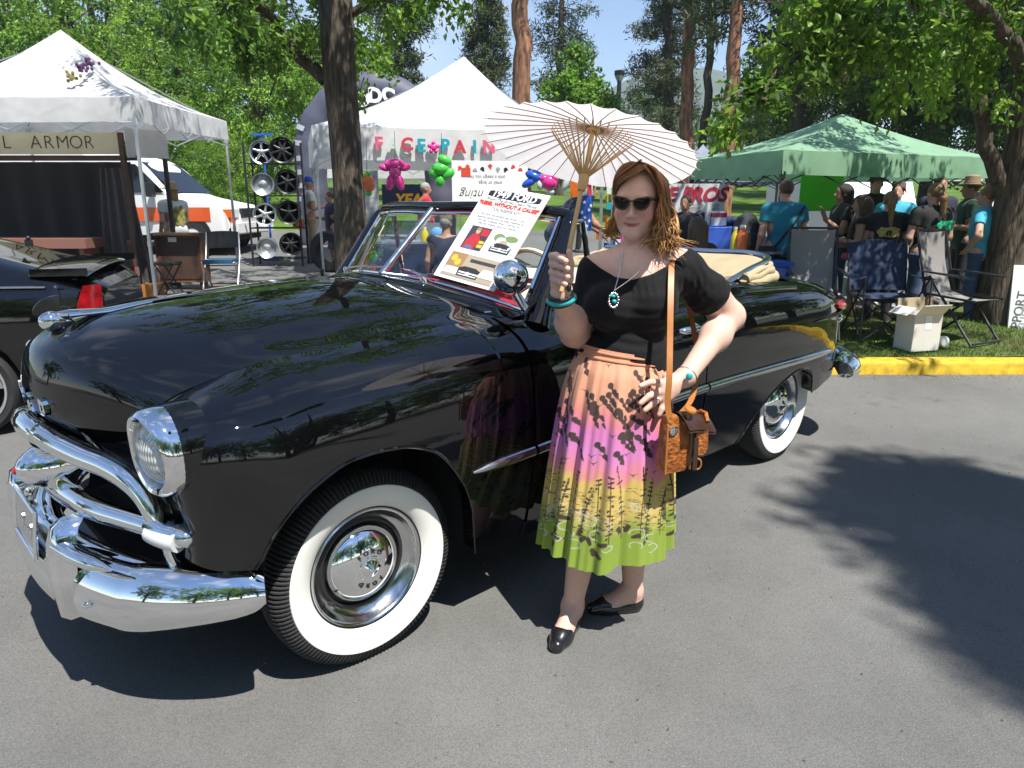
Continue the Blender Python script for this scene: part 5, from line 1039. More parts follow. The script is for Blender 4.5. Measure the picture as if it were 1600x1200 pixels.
lo_ = lm.build('hair_locks', M['hair'], hairo, True, None); lo_['kind'] = 'stuff'; lo_.location = -WB; lv = np.array([v.co[:] for v in lo_.data.vertices]); nl = len(lv) // 110
lc = hair_col(lv); lc *= np.repeat(np.exp(rngh.normal(0, .30, nl)), 110)[:len(lv), None]; vcol(lo_, lc)
# sunglasses
sg_ = MB(); le = MB()
for s_ in (1, -1):
    out = [(.006, .010), (.018, .0165), (.036, .0195), (.054, .021), (.0585, .0155), (.055, .002), (.046, -.0125), (.031, -.0175), (.016, -.0135), (.008, -.002)]
    q = catmull(out + out[:1], 36)[:-1]; P = [Hd(s_ * x, .084 - 3.2 * x * x, y + .001) for x, y in q]
    sg_.tube(P, .0032, 8, closed=True); c = Hd(s_ * .031, .0825, .001); le.add([c] + [p - hf * .001 for p in P], [(0, 1 + i, 1 + (i + 1) % len(P)) if s_ > 0 else (0, 1 + (i + 1) % len(P), 1 + i) for i in range(len(P))])
    sg_.tube([Hd(s_ * .056, .074, .018), Hd(s_ * .066, .055, .017), Hd(s_ * .073, .0, .012), Hd(s_ * .076, -.045, .004)], [.005, .004, .0028, .0025], 8, flat=1.4)
sg_.tube([Hd(-.007, .084, .008), Hd(0, .0865, .0105), Hd(.007, .084, .008)], .003, 8)
gl = sg_.build('sunglasses', M['tortoise'], woman, True, None); gl.location = -WB; ll = le.build('lens', M['sun_lens'], gl, True, None)
# necklace
ch = MB(); pend = at(959, 458, 2.275)
for x0, y0, Y0, mid in ((973, 392, 2.395, (968, 425, 2.345)), (1014, 408, 2.39, (988, 434, 2.325))):
    q = catmull([at(x0, y0, Y0), at(*mid), pend + np.array([.002, 0, .008])], 34)
    for i in range(33): ch.tube([q[i], (q[i] + q[i + 1]) / 2, q[i + 1] * .9 + q[i] * .1], [.0012, .0022, .0012], 5)
nk = ch.build('necklace', M['silver'], woman); nk.location = -WB; nk['kind'] = 'stuff'
pm = MB(); pt = MB()
for i in range(15):
    t = i / 15 * 6.28; pm.sphere(pend + np.array([.015 * math.cos(t), -.004, -.022 + .023 * math.sin(t)]), RNG.uniform(.003, .005), 7, 5)
for i in range(5): pt.sphere(pend + np.array([RNG.uniform(-.008, .008), -.006, -.02 + RNG.uniform(-.012, .014)]), .0055, 8, 6)
p1 = pm.build('pendant', M['silver'], nk); p1['kind'] = 'stuff'; p2 = pt.build('pendant_stones', M['turquoise'], nk); p2['kind'] = 'stuff'
# bracelets
def bangle(c, axis, r, tr, m, name, flat=1.0):
    axis = nrm(axis); u = nrm(np.cross(axis, (0, 1, .3))); v = np.cross(axis, u); q = [np.asarray(c) + (u * math.cos(t) + v * math.sin(t)) * r - WB for t in np.linspace(0, 2 * np.pi, 41)[:-1]]; return MB().tube(q, tr, 9, closed=True, flat=flat).build(name, m, woman)
fa = nrm(wrR - elR); bangle(wrR - fa * .012 + (0, .0, -.004), fa + np.array([.1, .5, .3]), .041, .0085, M['turquoise'], 'beaded_bangle'); bangle(wrR + fa * .004, fa + np.array([.2, .4, .2]), .036, .0065, M['black_plastic'], 'watch_strap'); bangle(wrR - fa * .028, fa + np.array([0, .4, .2]), .040, .005, M['black_plastic'], 'dark_bangle')
MB().sphere(at(889, 449, 2.215) - WB, (.008, .012, .014), 10, 6).build('watch_case', M['black_metal'], woman)
fl = nrm(wrL - elL); cf = bangle(wrL + fl * -.004, fl, .0355, .0026, M['silver'], 'silver_cuff'); MB().sphere(at(1077, 588, 2.27) - WB, (.012, .008, .013), 10, 6).build('turquoise_stone', M['turquoise'], cf)
for c, a_, nm in ((hq(866, 424, 2.112), hq(873, 428, 2.09) - hq(862, 425, 2.115), 'ring'), (hp(1027, 625, 2.252), hp(1008, 641, 2.234) - hp(1033, 620, 2.262), 'ring')): bangle(c, a_, .0118, .0018, M['silver'], nm)

# ---- paper parasol
apex = at(928, 199, 2.335); grip = at(882, 428, 2.212); pn = nrm(apex - grip); rimc = apex - pn * .072; PRr = .330
pu = nrm(np.cross(pn, (0, 1., .2))); pv = np.cross(pn, pu)
par = thing('parasol', 'white paper parasol with bamboo ribs held up by the woman', 'parasol', tuple(grip))
NR = 32
def canopy_pt(rf, t, d=0.0): return apex - pn * (.072 * rf ** 1.25) + (pu * math.cos(t) + pv * math.sin(t)) * PRr * rf + pn * d - grip
rows = []
for rf in (.02, .2, .4, .55, .7, .82, .92, 1.0):
    row = []
    for i in range(NR * 4):
        t = 2 * math.pi * i / (NR * 4); w = abs(math.sin(NR * t / 2)); row.append(canopy_pt(rf * (1 - .018 * w * rf), t, .001 - .006 * w * rf))
    rows.append(row)
MB().grid(rows, closed=True).build('paper_canopy', M['rice_paper'], par, True, 60)
run = apex - pn * .155
for i in range(NR):
    t = 2 * math.pi * i / NR; MB().tube([canopy_pt(r_, t, -.003) for r_ in (.03, .35, .7, 1.035)], [.0018, .0019, .0017, .0013], 5).build('rib', M['bamboo_dark'], par)
    MB().bar(run - grip + (pu * math.cos(t) + pv * math.sin(t)) * .012, canopy_pt(.385, t, -.006), .0042, .0022).build('stretcher', M['bamboo'], par)
MB().tube([-pn * .055, run - grip, apex + pn * .012 - grip], [.0085, .0068, .006], 12).build('shaft', M['bamboo'], par)
MB().lathe([(.012, -.045), (.0155, -.03), (.0145, -.012), (.017, 0), (.0145, .012), (.012, .016)], 20, run - grip, pn).build('runner', M['bamboo'], par)
MB().lathe([(.022, -.016), (.024, .0), (.016, .008), (.010, .02), (0, .022)], 20, apex - grip, pn).build('crown_knob', M['bamboo'], par)

# ---- saddle-shaped shoulder bag
bgc = at(1052, 690, 2.215); bag = thing('shoulder_bag', 'tan tooled leather bag with a little saddle on it, hanging at the woman hip', 'bag', tuple(bgc))
br = rotz(R(28)) * .9; 
def B3(x, y, z): return br @ np.array([x, y, z])
rows = []
for z, w_, d_ in ((-.112, .038, .018), (-.108, .052, .028), (-.09, .057, .033), (0, .055, .034), (.07, .05, .03), (.10, .045, .024), (.106, .03, .01)):
    rows.append([B3(w_ * (abs(math.cos(t)) ** .45) * math.copysign(1, math.cos(t)), d_ * (abs(math.sin(t)) ** .45) * math.copysign(1, math.sin(t)), z) for t in np.linspace(0, 2 * np.pi, 32, endpoint=False)])
bp_ = MB().grid(rows, closed=True); bp_.add(rows[0], [tuple(range(32))[::-1]]); bp_.add(rows[-1], [tuple(range(32))]); bp_.build('pouch', M['bag_leather'], bag, True, 50)
for s_ in (1, -1): MB().tube([B3(s_ * .056, -.031, z) for z in np.linspace(-.105, .08, 12)], .004, 6).build('edge_lacing', M['strap_leather'], bag)
sd_ = [[B3(.060 + .058 * u + .012 * v * v, -.012 + .06 * v, .055 + .055 * math.cos(u * 1.5 + .2) - .055 * v * v + .045 * u * u) for v in np.linspace(-1, 1, 12)] for u in np.linspace(-1.1, 1.1, 14)]
MB().grid(sd_).grid(np.array(sd_) - np.array([0, 0, .008]), flip=True).build('saddle_seat', M['dark_leather'], bag)
MB().tube([B3(.105, -.055, .075), B3(.118, -.03, .098), B3(.122, -.0, .098), B3(.11, .03, .08)], .007, 8).build('cantle_edge', M['bag_leather'], bag)
MB().lathe([(.010, 0), (.007, .03), (.012, .045), (.020, .05), (.018, .056), (0, .058)], 14, B3(.022, -.03, .075), B3(.1, -.35, 1)).build('saddle_horn', M['strap_leather'], bag)
def flap(pts, off, name, m): MB().prism(pts, B3(*off), B3(1, -.35, 0) / np.linalg.norm((1, .35)), (0, 0, 1.), .006).build(name, m, bag, True, 30)
flap([(-.02, .03), (-.022, -.03), (-.008, -.052), (.012, -.052), (.024, -.03), (.022, .03)], (.075, -.062, .015), 'saddle_skirt', M['bag_leather'])
flap([(-.008, .05), (-.008, -.06), (.008, -.06), (.008, .05)], (.052, -.06, -.03), 'stirrup_strap', M['dark_leather'])
MB().tube([B3(.062, -.066, -.075) + np.array([.011 * math.cos(t), 0, .018 * math.sin(t)]) for t in np.linspace(0, 6.28, 17)[:-1]], .003, 6, closed=True).build('stirrup', M['strap_leather'], bag)
MB().lathe([(.0155, 0), (.0155, .003), (.012, .005), (.007, .0045), (.004, .007), (0, .0075)], 20, B3(-.03, -.033, .055), B3(0, -1, 0)).build('concho', M['silver'], bag)
sp_ = [bgc + B3(-.028, -.030, .05), at(1044, 640, 2.185), at(1046, 590, 2.19), at(1047, 530, 2.235), at(1048, 470, 2.285), at(1049, 425, 2.345), at(1050, 403, 2.40), at(1052, 397, 2.46), at(1060, 405, 2.54), at(1075, 470, 2.60), at(1090, 560, 2.58), at(1082, 620, 2.42), bgc + B3(.04, .02, .09)]
q = catmull(sp_, 70) - bgc; T = np.gradient(q, axis=0); sm = MB(); A = q + np.array([.0095, 0, 0]); B = q - np.array([.0095, 0, 0]); sm.grid(np.stack([A, B], 1)); sm.grid(np.stack([A + (0, .0035, 0), B + (0, .0035, 0)], 1), flip=True); sm.build('strap', M['strap_leather'], bag)

# ================================================================== stalls
for k, c, r_ in (('white_fab', (.80, .80, .79), .75), ('green_fab', (.32, .55, .36), .7), ('grey_fab', (.33, .37, .44), .7), ('blue_cloth', (.025, .09, .46), .7), ('navy_fab', (.016, .026, .075), .8), ('curtain', (.012, .012, .014), .75), ('drape', (.085, .075, .078), .9), ('neon', (.10, .62, .03), .6), ('cream_board', (.60, .57, .40), .7), ('wood', (.20, .085, .04), .55), ('wood_dark', (.075, .04, .025), .6), ('orange_wood', (.50, .20, .04), .5), ('mesh_fab', (.24, .225, .215), .8), ('chair_blue', (.02, .085, .16), .6), ('orange', (.70, .10, .02), .4), ('kerb', (.58, .385, .02), .75)):
    M[k] = mat(k, c, r_, var=.08 if k not in ('wood', 'wood_dark', 'kerb') else .3, vscale=5 if k != 'kerb' else 14, bump=.25 if 'fab' in k or k in ('curtain', 'drape') else (.3 if k == 'kerb' else 0), bscale=7 if k != 'kerb' else 50, trans=.4 if k in ('white_fab', 'green_fab', 'grey_fab') else 0)
def canopy(name, label, cor, z0, vh, zp, m, legs=(0, 1, 2, 3), peak=None, sag=.10, cat='canopy tent', group=None, leg_m='alu', flare=0):
    """cor: four (x, y) corners in order; z0 = lower edge of the valance, vh = its height, zp = peak"""
    cor = [np.array([c[0], c[1]], float) for c in cor]; ctr = sum(cor) / 4 if peak is None else np.asarray(peak, float)
    base = np.array([ctr[0], ctr[1], zg(ctr[1])]); t = thing(name, label, cat, tuple(base), 0, group); n = 16
    b = MB(); v = MB(); up = MB()
    for i in range(4):
        A, Bc = cor[i], cor[(i + 1) % 4]; rows = []
        for j in range(n + 1):
            f = j / n; row = []
            for k in range(n + 1):
                u = k / n; p = A * (1 - u) + Bc * u; q = p * (1 - f) + ctr * f; z = (z0 + vh) * (1 - f) + zp * f - sag * math.sin(math.pi * f) - .05 * math.sin(math.pi * u) * math.sin(math.pi * f * .8) * (1 - f) + .006 * math.sin(u * 31 + i) * (1 - f)
                row.append((q[0], q[1], z))
            rows.append(row)
        b.grid(np.array(rows) - base)
        vr = []; out = (A + Bc) / 2 - ctr; out /= np.linalg.norm(out)
        for j in range(5):
            f = j / 4; vr.append([np.r_[A * (1 - u) + Bc * u + out * (.012 * math.sin(u * 26 + i * 2) + flare * f) * f, z0 + vh * (1 - f) - .015 * math.sin(math.pi * u) * f] for u in np.linspace(0, 1, 33)])
        v.grid(np.array(vr)[::-1] - base)
    ro = b.build('roof', m, t, True, 30); v.build('valance', m, t, True, 60)
    for i in legs:
        p = cor[i] * .985 + ctr * .015; zf = zg(p[1]); d = (ctr - p) / np.linalg.norm(ctr - p)
        L = MB(); L.bar(np.r_[p, zf] - base, np.r_[p, z0 + vh * .6] - base, .034); L.bar(np.r_[p, zf] - base, np.r_[p, zf + .012] - base, .09)
        L.bar(np.r_[p, z0 - .05] - base, np.r_[p, z0 + .03] - base, .055); L.bar(np.r_[p, zf + .75] - base, np.r_[p, zf + .82] - base, .042); L.build('leg', M[leg_m], t, False)
    tr = MB()
    for i in range(4):
        A, Bc = cor[i], cor[(i + 1) % 4]; k = 4
        for j in range(k):
            u0, u1 = j / k, (j + 1) / k; a0 = np.r_[A * (1 - u0) + Bc * u0, 0]; a1 = np.r_[A * (1 - u1) + Bc * u1, 0]; c_ = (np.r_[ctr, 0] - a0) * .02
            for za, zb_ in ((z0 + vh - .06, z0 - .10), (z0 - .10, z0 + vh - .06)): tr.bar(a0 + c_ + (0, 0, za) - base, a1 + c_ + (0, 0, zb_) - base, .014)
    for i in range(4): tr.bar(np.r_[cor[i] * .97 + ctr * .03, z0 + vh * .8] - base, np.r_[ctr, zp - .12] - base, .016)
    tr.bar(np.r_[ctr, zp - .5] - base, np.r_[ctr, zp - .04] - base, .02); o = tr.build('roof_truss', M[leg_m], t, False); o['kind'] = 'stuff'
    return t
def sign(name, label, o, u, w, h, m, cat='banner', th=.012, texts=(), wave=0, group=None, legs=0):
    """board or banner: lower-left corner o, unit direction u, upright; texts: (string, x, y, size, material, kwargs)"""
    o = np.asarray(o, float); u = nrm(u); v = np.array([0, 0, 1.]); nn = np.cross(u, v); t = thing(name, label, cat, tuple(o), 0, group); b = MB()
    if wave:
        G = [[u * x * w + v * y * h + nn * wave * math.sin(x * 9 + y) for x in np.linspace(0, 1, 25)] for y in (0, .33, .66, 1)]; b.grid(np.array(G)); b.grid(np.array(G) - nn * .004, flip=True)
    else: b.add([p + nn * d for d in (0, -th) for p in (0 * u, u * w, u * w + v * h, v * h)], [(0, 1, 2, 3), (7, 6, 5, 4), (1, 0, 4, 5), (2, 1, 5, 6), (3, 2, 6, 7), (0, 3, 7, 4)])
    b.build('panel', m, t, bool(wave), 40)
    for x in ((.02, w - .02) if legs else ()): q = u * x - nn * (th + .012); MB().bar(q + (0, 0, zg(o[1]) - o[2]), q + (0, 0, h + legs - 1), .02).build('post', M['steel'], t, False)
    for s_, x, y, sz, mm, kw in texts:
        flipd = kw.pop('flip', False); q = MB(); put_text(q, s_, u * x + v * y + nn * (.004 + abs(wave)), -u if flipd else u, -v if flipd else v, sz, .002, **kw); q.build('lettering', mm, t, False)
    return t
# ---- white canopy at the left with the armour stall
FRc = at(212, 190, 9.5)[:2]; BRc = at(357, 222, 12.4)[:2]; e = BRc - FRc; pe_ = np.array([-e[1], e[0]]); pe_ = pe_ / np.linalg.norm(pe_) * 3.3; pe_ = pe_ if pe_[0] < 0 else -pe_
zt_ = at(212, 189, 9.5)[2]; pk = at(86, 52, 11.2)
canopy('canopy_tent', 'white peaked canopy at the left edge with silver legs over the dark armour stall', [FRc, BRc, BRc + pe_, FRc + pe_], zt_, .28, pk[2], M['white_fab'], (0, 1, 2, 3), None, .16)
for px, py, c in ((139, 97, 'purple'), (130, 108, 'purple'), (113, 120, 'olive')):
    A3 = np.r_[FRc, zt_ + .28]; B3_ = np.r_[FRc + pe_, zt_ + .28]; C3 = np.r_[FRc + (BRc - FRc) / 2 + pe_ / 2, pk[2]]; N3 = np.cross(B3_ - A3, C3 - A3); d_ = ray(px, py); o_ = np.array([0, 0, _H]); p = o_ + d_ * (((A3 - o_) @ N3) / (d_ @ N3) - .06)
    b = MB()
    for k in range(14): b.sphere(p + RNG.normal(0, 1, 3) * (.035, .05, .03), .024, 6, 4)
    M.setdefault('purple', mat('purple_flower', (.10, .035, .12), .7)); M.setdefault('olive', mat('olive_flower', (.22, .20, .06), .7))
    tag(b.build('flower_cluster', M[c], None), {139: 'small purple flower cluster lying on the white canopy roof, uppermost', 130: 'small purple flower cluster lying on the white canopy roof, middle one', 113: 'small olive flower cluster lying on the white canopy roof, lowest'}[px], 'flower')
Yb = 10.3; a = at(-120, 241, Yb); b_ = at(193, 241, Yb); hgt = at(100, 207, Yb)[2] - a[2]
sg = sign('stall_sign', 'long cream stall sign with thin dark letters under the left white canopy', a, (1, 0, 0), b_[0] - a[0], hgt, M['cream_board'], 'sign', .03, [])
for s_, px in (('A', -12), ('L', 10), ('A', 56), ('R', 76), ('M', 98), ('O', 119), ('R', 139)):
    q = MB(); put_text(q, s_, at(px, 223, Yb) - a + np.array([0, -.004, 0]), (1, 0, 0), (0, 0, 1), .245, .003, offset=-.004); q.build('sign_letter', M['wood_dark'], sg, False)
pa = at(199, 246, 10.2); pb = at(264, 248, 10.9); sign('canvas_flap', 'plain white canvas flap tied beside the armour sign', pa, pb - pa, np.linalg.norm(pb - pa), .38, M['white_fab'], 'flap', wave=.008)
b = MB(); p0 = at(193, 250, 10.25); b.bar((p0[0], p0[1], zg(10.2)), (p0[0], p0[1], at(193, 207, 10.25)[2]), .06); tag(b.build('stall_post', M['wood_dark'], None, False), 'dark brown stall post at the end of the cream sign', 'post')
b = MB(); p0 = at(268, 340, 10.9); b.bar((p0[0], p0[1], zg(10.9)), (p0[0], p0[1], at(265, 218, 10.9)[2]), .05); tag(b.build('stall_post', M['black_metal'], None, False), 'thin dark pole in front of the woman in the straw hat', 'post')
b = MB(); a = at(-120, 247, 10.35); b.bar(a, a + (b_[0] - a[0] + .2, 0, 0), .05, .07); tag(b.build('stall_beam', M['wood_dark'], None, False), 'dark wooden beam under the cream stall sign', 'beam')
def curtain(label, px0, px1, Y, py_top, zbot, m, folds, amp, flare=0, name='curtain'):
    a = at(px0, py_top, Y); b2 = at(px1, py_top, Y); rows = []
    for f in np.linspace(0, 1, 18):
        z = a[2] + (zbot - a[2]) * f; rows.append([(a[0] + (b2[0] - a[0]) * (.5 + (u - .5) * (1 + flare * f)), Y + amp * math.sin(u * folds * 6.28 + 1.5 * math.sin(u * 5)) * (.4 + .6 * f), z) for u in np.linspace(0, 1, int(folds * 10))])
    tag(MB().grid(np.array(rows)[::-1]).build(name, m, None), label, 'curtain')
curtain('black curtain forming the back wall of the armour stall', -160, 205, 10.9, 253, zg(10.9), M['curtain'], 9, .05)
curtain('grey-brown drape hanging at the corner of the armour stall', 152, 200, 10.45, 262, zg(10.4) + .02, M['drape'], 5, .05, .9)
b = MB(); a = at(-130, 388, 10.0); c2 = at(138, 388, 10.0); z1 = at(0, 373, 10.0)[2]; b.box(((a[0] + c2[0]) / 2, 10.2, (a[2] + z1) / 2), (c2[0] - a[0], .5, z1 - a[2])); b.box((c2[0] - .1, 10.2, (a[2] + zg(10.2)) / 2), (.06, .4, a[2] - zg(10.2))); b.box((a[0] + .1, 10.2, (a[2] + zg(10.2)) / 2), (.06, .4, a[2] - zg(10.2)))
tag(b.build('stall_counter', mat('brown_counter', (.24, .11, .08), .6), None, False), 'low brown counter in front of the black curtain', 'counter')
# display chest on a stand, crate, cabinet
Yc = 10.75; a = at(254, 440, Yc); c2 = at(318, 366, Yc); t = thing('display_chest', 'upright brown wooden display chest standing before the woman in the straw hat', 'chest', ((a[0] + c2[0]) / 2, Yc, zg(Yc)))
w = c2[0] - a[0]; hh = c2[2] - a[2]; zb_ = a[2] - zg(Yc); MB().box((0, 0, zb_ + hh / 2), (w, .22, hh)).build('chest_body', M['wood'], t, True, 30); MB().box((0, -.10, zb_ + hh + .01), (w + .05, .30, .03)).box((0, -.115, zb_ + hh * .5), (w * .9, .012, hh * .85)).build('chest_lid', M['wood_dark'], t, False); MB().box((-w * .1, -.125, zb_ + hh - .07), (.12, .01, .07)).build('chest_label', M['paper'], t, False)
for s_ in (1, -1): MB().box((s_ * w * .4, 0, zb_ / 2), (.05, .18, zb_)).build('leg', M['wood_dark'], t, False)
a = at(222, 455, 10.55); t = thing('wooden_cabinet', 'narrow red-brown cabinet with small things between the drape and the tent leg', 'cabinet', (a[0], 10.6, zg(10.6))); MB().box((0, 0, .38), (.16, .3, .72)).build('cabinet_body', M['wood'], t, False)
for k in range(3): MB().box((.0, -.155, .15 + .22 * k), (.13, .012, .18)).sphere((.0, -.17, .15 + .22 * k), .012, 8, 5).build('drawer', M['wood_dark'], t, False)
b = MB(); p = at(240, 464, 10.1); b.box((p[0], 10.1, zg(10.1) + .09), (.24, .3, .17), rotz(.2)); tag(b.build('small_crate', M['orange_wood'], None, False), 'small orange wooden crate at the foot of the tent leg', 'crate')
# stool
p = at(268, 466, 9.95); t = thing('bar_stool', 'low black folding stool with crossed legs beside the brown chest', 'stool', (p[0], 9.95, zg(9.95)))
MB().lathe([(0, .46), (.17, .46), (.185, .475), (.18, .5), (0, .505)], 24).build('seat', M['black_plastic'], t)
for s_ in (1, -1):
    for y in (-.12, .12): MB().tube([(s_ * .16, y, 0), (-s_ * .12, y, .46)], .011, 8).build('leg', M['black_metal'], t)
# folding chair (black back, blue seat)
p = at(351, 458, 10.45); t = thing('folding_chair', 'black folding chair with a blue padded seat by the white canopy', 'chair', (p[0], 10.45, zg(10.45)), R(8))
MB().grid([[(x, .20 + .02 * math.cos(x * 6) + .02 * z, .62 + z * (1 - 1.2 * x * x)) for x in np.linspace(-.22, .22, 14)] for z in (0, .05, .12, .2, .24)]).grid([[(x, .22 + .02 * math.cos(x * 6) + .02 * z, .62 + z * (1 - 1.2 * x * x)) for x in np.linspace(-.22, .22, 14)] for z in (0, .05, .12, .2, .24)], flip=True).build('backrest', M['black_plastic'], t)
MB().box((0, -.05, .45), (.40, .40, .055)).build('seat', M['chair_blue'], t, True, 30)
for s_ in (1, -1): MB().tube([(s_ * .235, -.26, 0), (s_ * .235, .10, .5), (s_ * .225, .22, .84)], .012, 8).build('front_leg', M['steel'], t); MB().tube([(s_ * .215, .28, 0), (s_ * .215, -.2, .44)], .012, 8).build('rear_leg', M['steel'], t)
MB().tube([(-.235, -.19, .1), (.235, -.19, .1)], .008, 6).tube([(-.235, .02, .38), (.235, .02, .38)], .008, 6).tube([(-.215, .2, .1), (.215, .2, .1)], .008, 6).build('stretcher', M['black_metal'], t)
# rack of rims
Yr = 14.0; zr0 = zg(Yr); t = thing('rim_rack', 'black metal rack that shows eight car rims in four rows', 'rack', (gx(430, Yr), Yr, zr0)); bx0 = gx(430, Yr)
xr = [at(392, 300, Yr)[0] - bx0, at(470, 300, Yr)[0] - bx0]; zs_ = [at(430, y, Yr)[2] - zr0 for y in (403, 356, 306, 256)]
for x in xr:
    for y in (-.2, .2): MB().bar((x, y, 0), (x, y, at(430, 222, Yr)[2] - zr0), .03).build('post', M['black_metal'], t, False)
for z in zs_: MB().bar((xr[0], -.2, z), (xr[1], -.2, z), .022).bar((xr[0], .2, z), (xr[1], .2, z), .022).bar((xr[0], -.2, z), (xr[0], .2, z), .022).bar((xr[1], -.2, z), (xr[1], .2, z), .022).bar((sum(xr) / 2, -.2, z), (sum(xr) / 2, .2, z), .022).build('shelf', M['black_metal'], t, False)
def rim(name, label, px, py, r_, style, m):
    p = at(px, py, Yr - .1); t = thing(name, label, 'car rim', tuple(p), R(14), 'display rims on the rack')
    MB().lathe([(r_ * .86, .16), (r_ * .9, .02), (r_ * .86, -.06), (r_ * .88, -.1), (r_ * .98, -.115), (r_, -.10), (r_ * .97, .15)], 36, ax=(0, 1, 0), cap=False).build('barrel', m, t)
    b = MB()
    if style == 'solid': b.lathe([(r_ * .86, -.02), (r_ * .6, -.05), (r_ * .5, -.03), (r_ * .25, -.06), (0, -.065)], 32, ax=(0, 1, 0))
    else:
        n_ = int(style); b.lathe([(r_ * .24, -.02), (r_ * .22, -.07), (r_ * .1, -.085), (0, -.085)], 20, ax=(0, 1, 0))
        for k in range(n_):
            a_ = 2 * math.pi * k / n_ + .3; d = np.array([math.cos(a_), 0, math.sin(a_)]); b.tube([d * r_ * .15 + (0, -.06, 0), d * r_ * .5 + (0, -.065, 0), d * r_ * .88 + (0, -.04, 0)], [r_ * .14, r_ * .09, r_ * .12], 8, flat=.5, up=(0, 1, 0))
    b.build('spokes', m, t); MB().lathe([(r_ * .84, .10), (0, .10)], 24, ax=(0, 1, 0)).build('rim_back', M['black'], t)
    return t
for px, py, r_, st, m, lab in ((409, 238, .215, 5, 'steel', 'chrome five-spoke rim, top row of the rack'), (441, 235, .235, 8, 'black_plastic', 'black many-spoke rim, top row of the rack'), (411, 288, .205, 'solid', 'steel', 'polished dished chrome rim, second row of the rack'), (449, 284, .225, 6, 'black_plastic', 'black six-spoke rim, second row of the rack'),
                               (414, 335, .21, 6, 'alu', 'silver six-spoke rim, third row of the rack'), (452, 332, .225, 5, 'black_plastic', 'black five-spoke rim, third row of the rack'), (418, 387, .195, 'solid', 'alu', 'plain silver steel rim, bottom row of the rack'), (455, 381, .215, 7, 'black_plastic', 'black seven-spoke rim, bottom row of the rack')): rim('alloy_disc', lab, px, py, r_, st, M[m])
b = MB(); p = at(417, 300, 14.8); bl = mat('blue_enamel', (.02, .12, .55), .4); z1 = at(411, 210, 14.8)[2]; b.tube([(p[0], 14.8, zg(14.8)), (p[0], 14.8, z1)], .022, 10); b.box((p[0], 14.8, z1), (.40, .06, .04)); b.box((p[0], 14.8, zg(14.8) + .03), (.3, .3, .05)); tag(b.build('tyre_stand', bl, None), 'blue upright stand with a crossbar behind the rim rack', 'stand')
# ---- face painting canopy
FL = at(490, 248, 12.0); FR = at(888, 232, 13.2); e = FR[:2] - FL[:2]; pe_ = np.array([-e[1], e[0]]) / np.linalg.norm(e) * 3.9; zt_ = FL[2]; pk = at(725, 88, 14.2)
canopy('canopy_tent', 'white peaked canopy with balloon letters on its front edge, behind the convertible windshield', [FL[:2], FR[:2], FR[:2] + pe_, FL[:2] + pe_], zt_, .50, pk[2], M['white_fab'], (0, 1, 2, 3), pk[:2], .14, leg_m='steel')
fu = nrm(np.r_[e, 0]); fn = np.array([fu[1], -fu[0], 0]); fn = fn if fn[1] < 0 else -fn
def on_front(px, py, off=.05):       # point on the front valance plane
    d = ray(px, py); o = np.array([0, 0, _H]); tt = ((FL - o) @ fn) / (d @ fn); return o + d * tt + fn * off
bc = {'pink': (.70, .12, .22), 'teal': (.02, .34, .42), 'red': (.55, .05, .09), 'green': (.06, .50, .05), 'hot': (.80, .04, .30), 'white': (.55, .66, .58), 'blue': (.02, .10, .60), 'orange': (.80, .16, .02), 'yellow': (.65, .5, .02)}
for k, c in bc.items(): M['b_' + k] = mat('balloon_' + k, c, .22, spec=.6, coat=.4)
for s_, px, py, c, lab in (('F', 591, 226, 'pink', 'pink balloon letter F, first on the white canopy edge'), ('A', 613, 229, 'white', 'pale balloon letter A between F and C'), ('C', 635, 227, 'red', 'red balloon letter C on the white canopy edge'), ('E', 657, 229, 'teal', 'teal balloon letter E on the white canopy edge'), ('*', 676, 231, 'hot', 'small pink balloon star between the two words'), ('P', 694, 229, 'teal', 'teal balloon letter P on the white canopy edge'), ('A', 717, 231, 'red', 'red balloon letter A after the teal P'), ('I', 740, 231, 'teal', 'teal balloon letter I on the white canopy edge'), ('N', 762, 231, 'pink', 'pink balloon letter N just left of the parasol')):
    q = MB(); o_ = on_front(px, py, .07)
    if s_ == '*': q.sphere(o_, (.06, .04, .06), 10, 6); [q.sphere(o_ + fu * .07 * math.cos(a_) + np.array([0, 0, .07 * math.sin(a_)]), .035, 8, 5) for a_ in (1.57, 2.8, 4.1, 5.3, .3)]
    else:
        put_text(q, s_, o_, fu, (0, 0, 1), .28, .05, offset=.010)
    o = q.build('balloon_letter', M['b_' + c], None, s_ == '*'); tag(o, lab, 'balloon', 'balloon letters along the canopy edge')
def blob_balloon(name, label, px, py, Y, parts):
    c = at(px, py, Y); t = thing(name, label, 'balloon', tuple(c)); 
    for nm, m, sh in parts:
        b = MB(); [b.sphere(o_, r_, 12, 8, rot=rt) for o_, r_, rt in sh]; b.build(nm, M['b_' + m], t)
    MB().tube([(0, .04, .05), (0, .1, .55)], .004, 5).build('string', M['ink'], t)
blob_balloon('balloon_figure', 'hot pink balloon figure hanging under the white canopy edge', 617, 262, 11.8, [('body', 'hot', [((0, 0, .05), (.17, .1, .09), None), ((0, 0, -.06), (.10, .09, .11), None), ((-.08, 0, -.22), (.07, .06, .13), roty(.25)), ((.07, 0, -.22), (.07, .06, .13), roty(-.25)), ((-.17, 0, .0), (.09, .05, .05), roty(.4)), ((.17, 0, .0), (.09, .05, .05), roty(-.4))])])
blob_balloon('balloon_figure', 'bright green balloon figure hanging under the white canopy edge', 690, 264, 11.9, [('body', 'green', [((-.02, 0, 0), (.15, .1, .10), None), ((.05, 0, .13), (.12, .08, .08), roty(.5)), ((-.12, 0, -.06), (.09, .07, .10), None), ((.10, 0, -.08), (.12, .07, .08), roty(-.6)), ((-.03, 0, -.18), (.08, .07, .10), None)])])
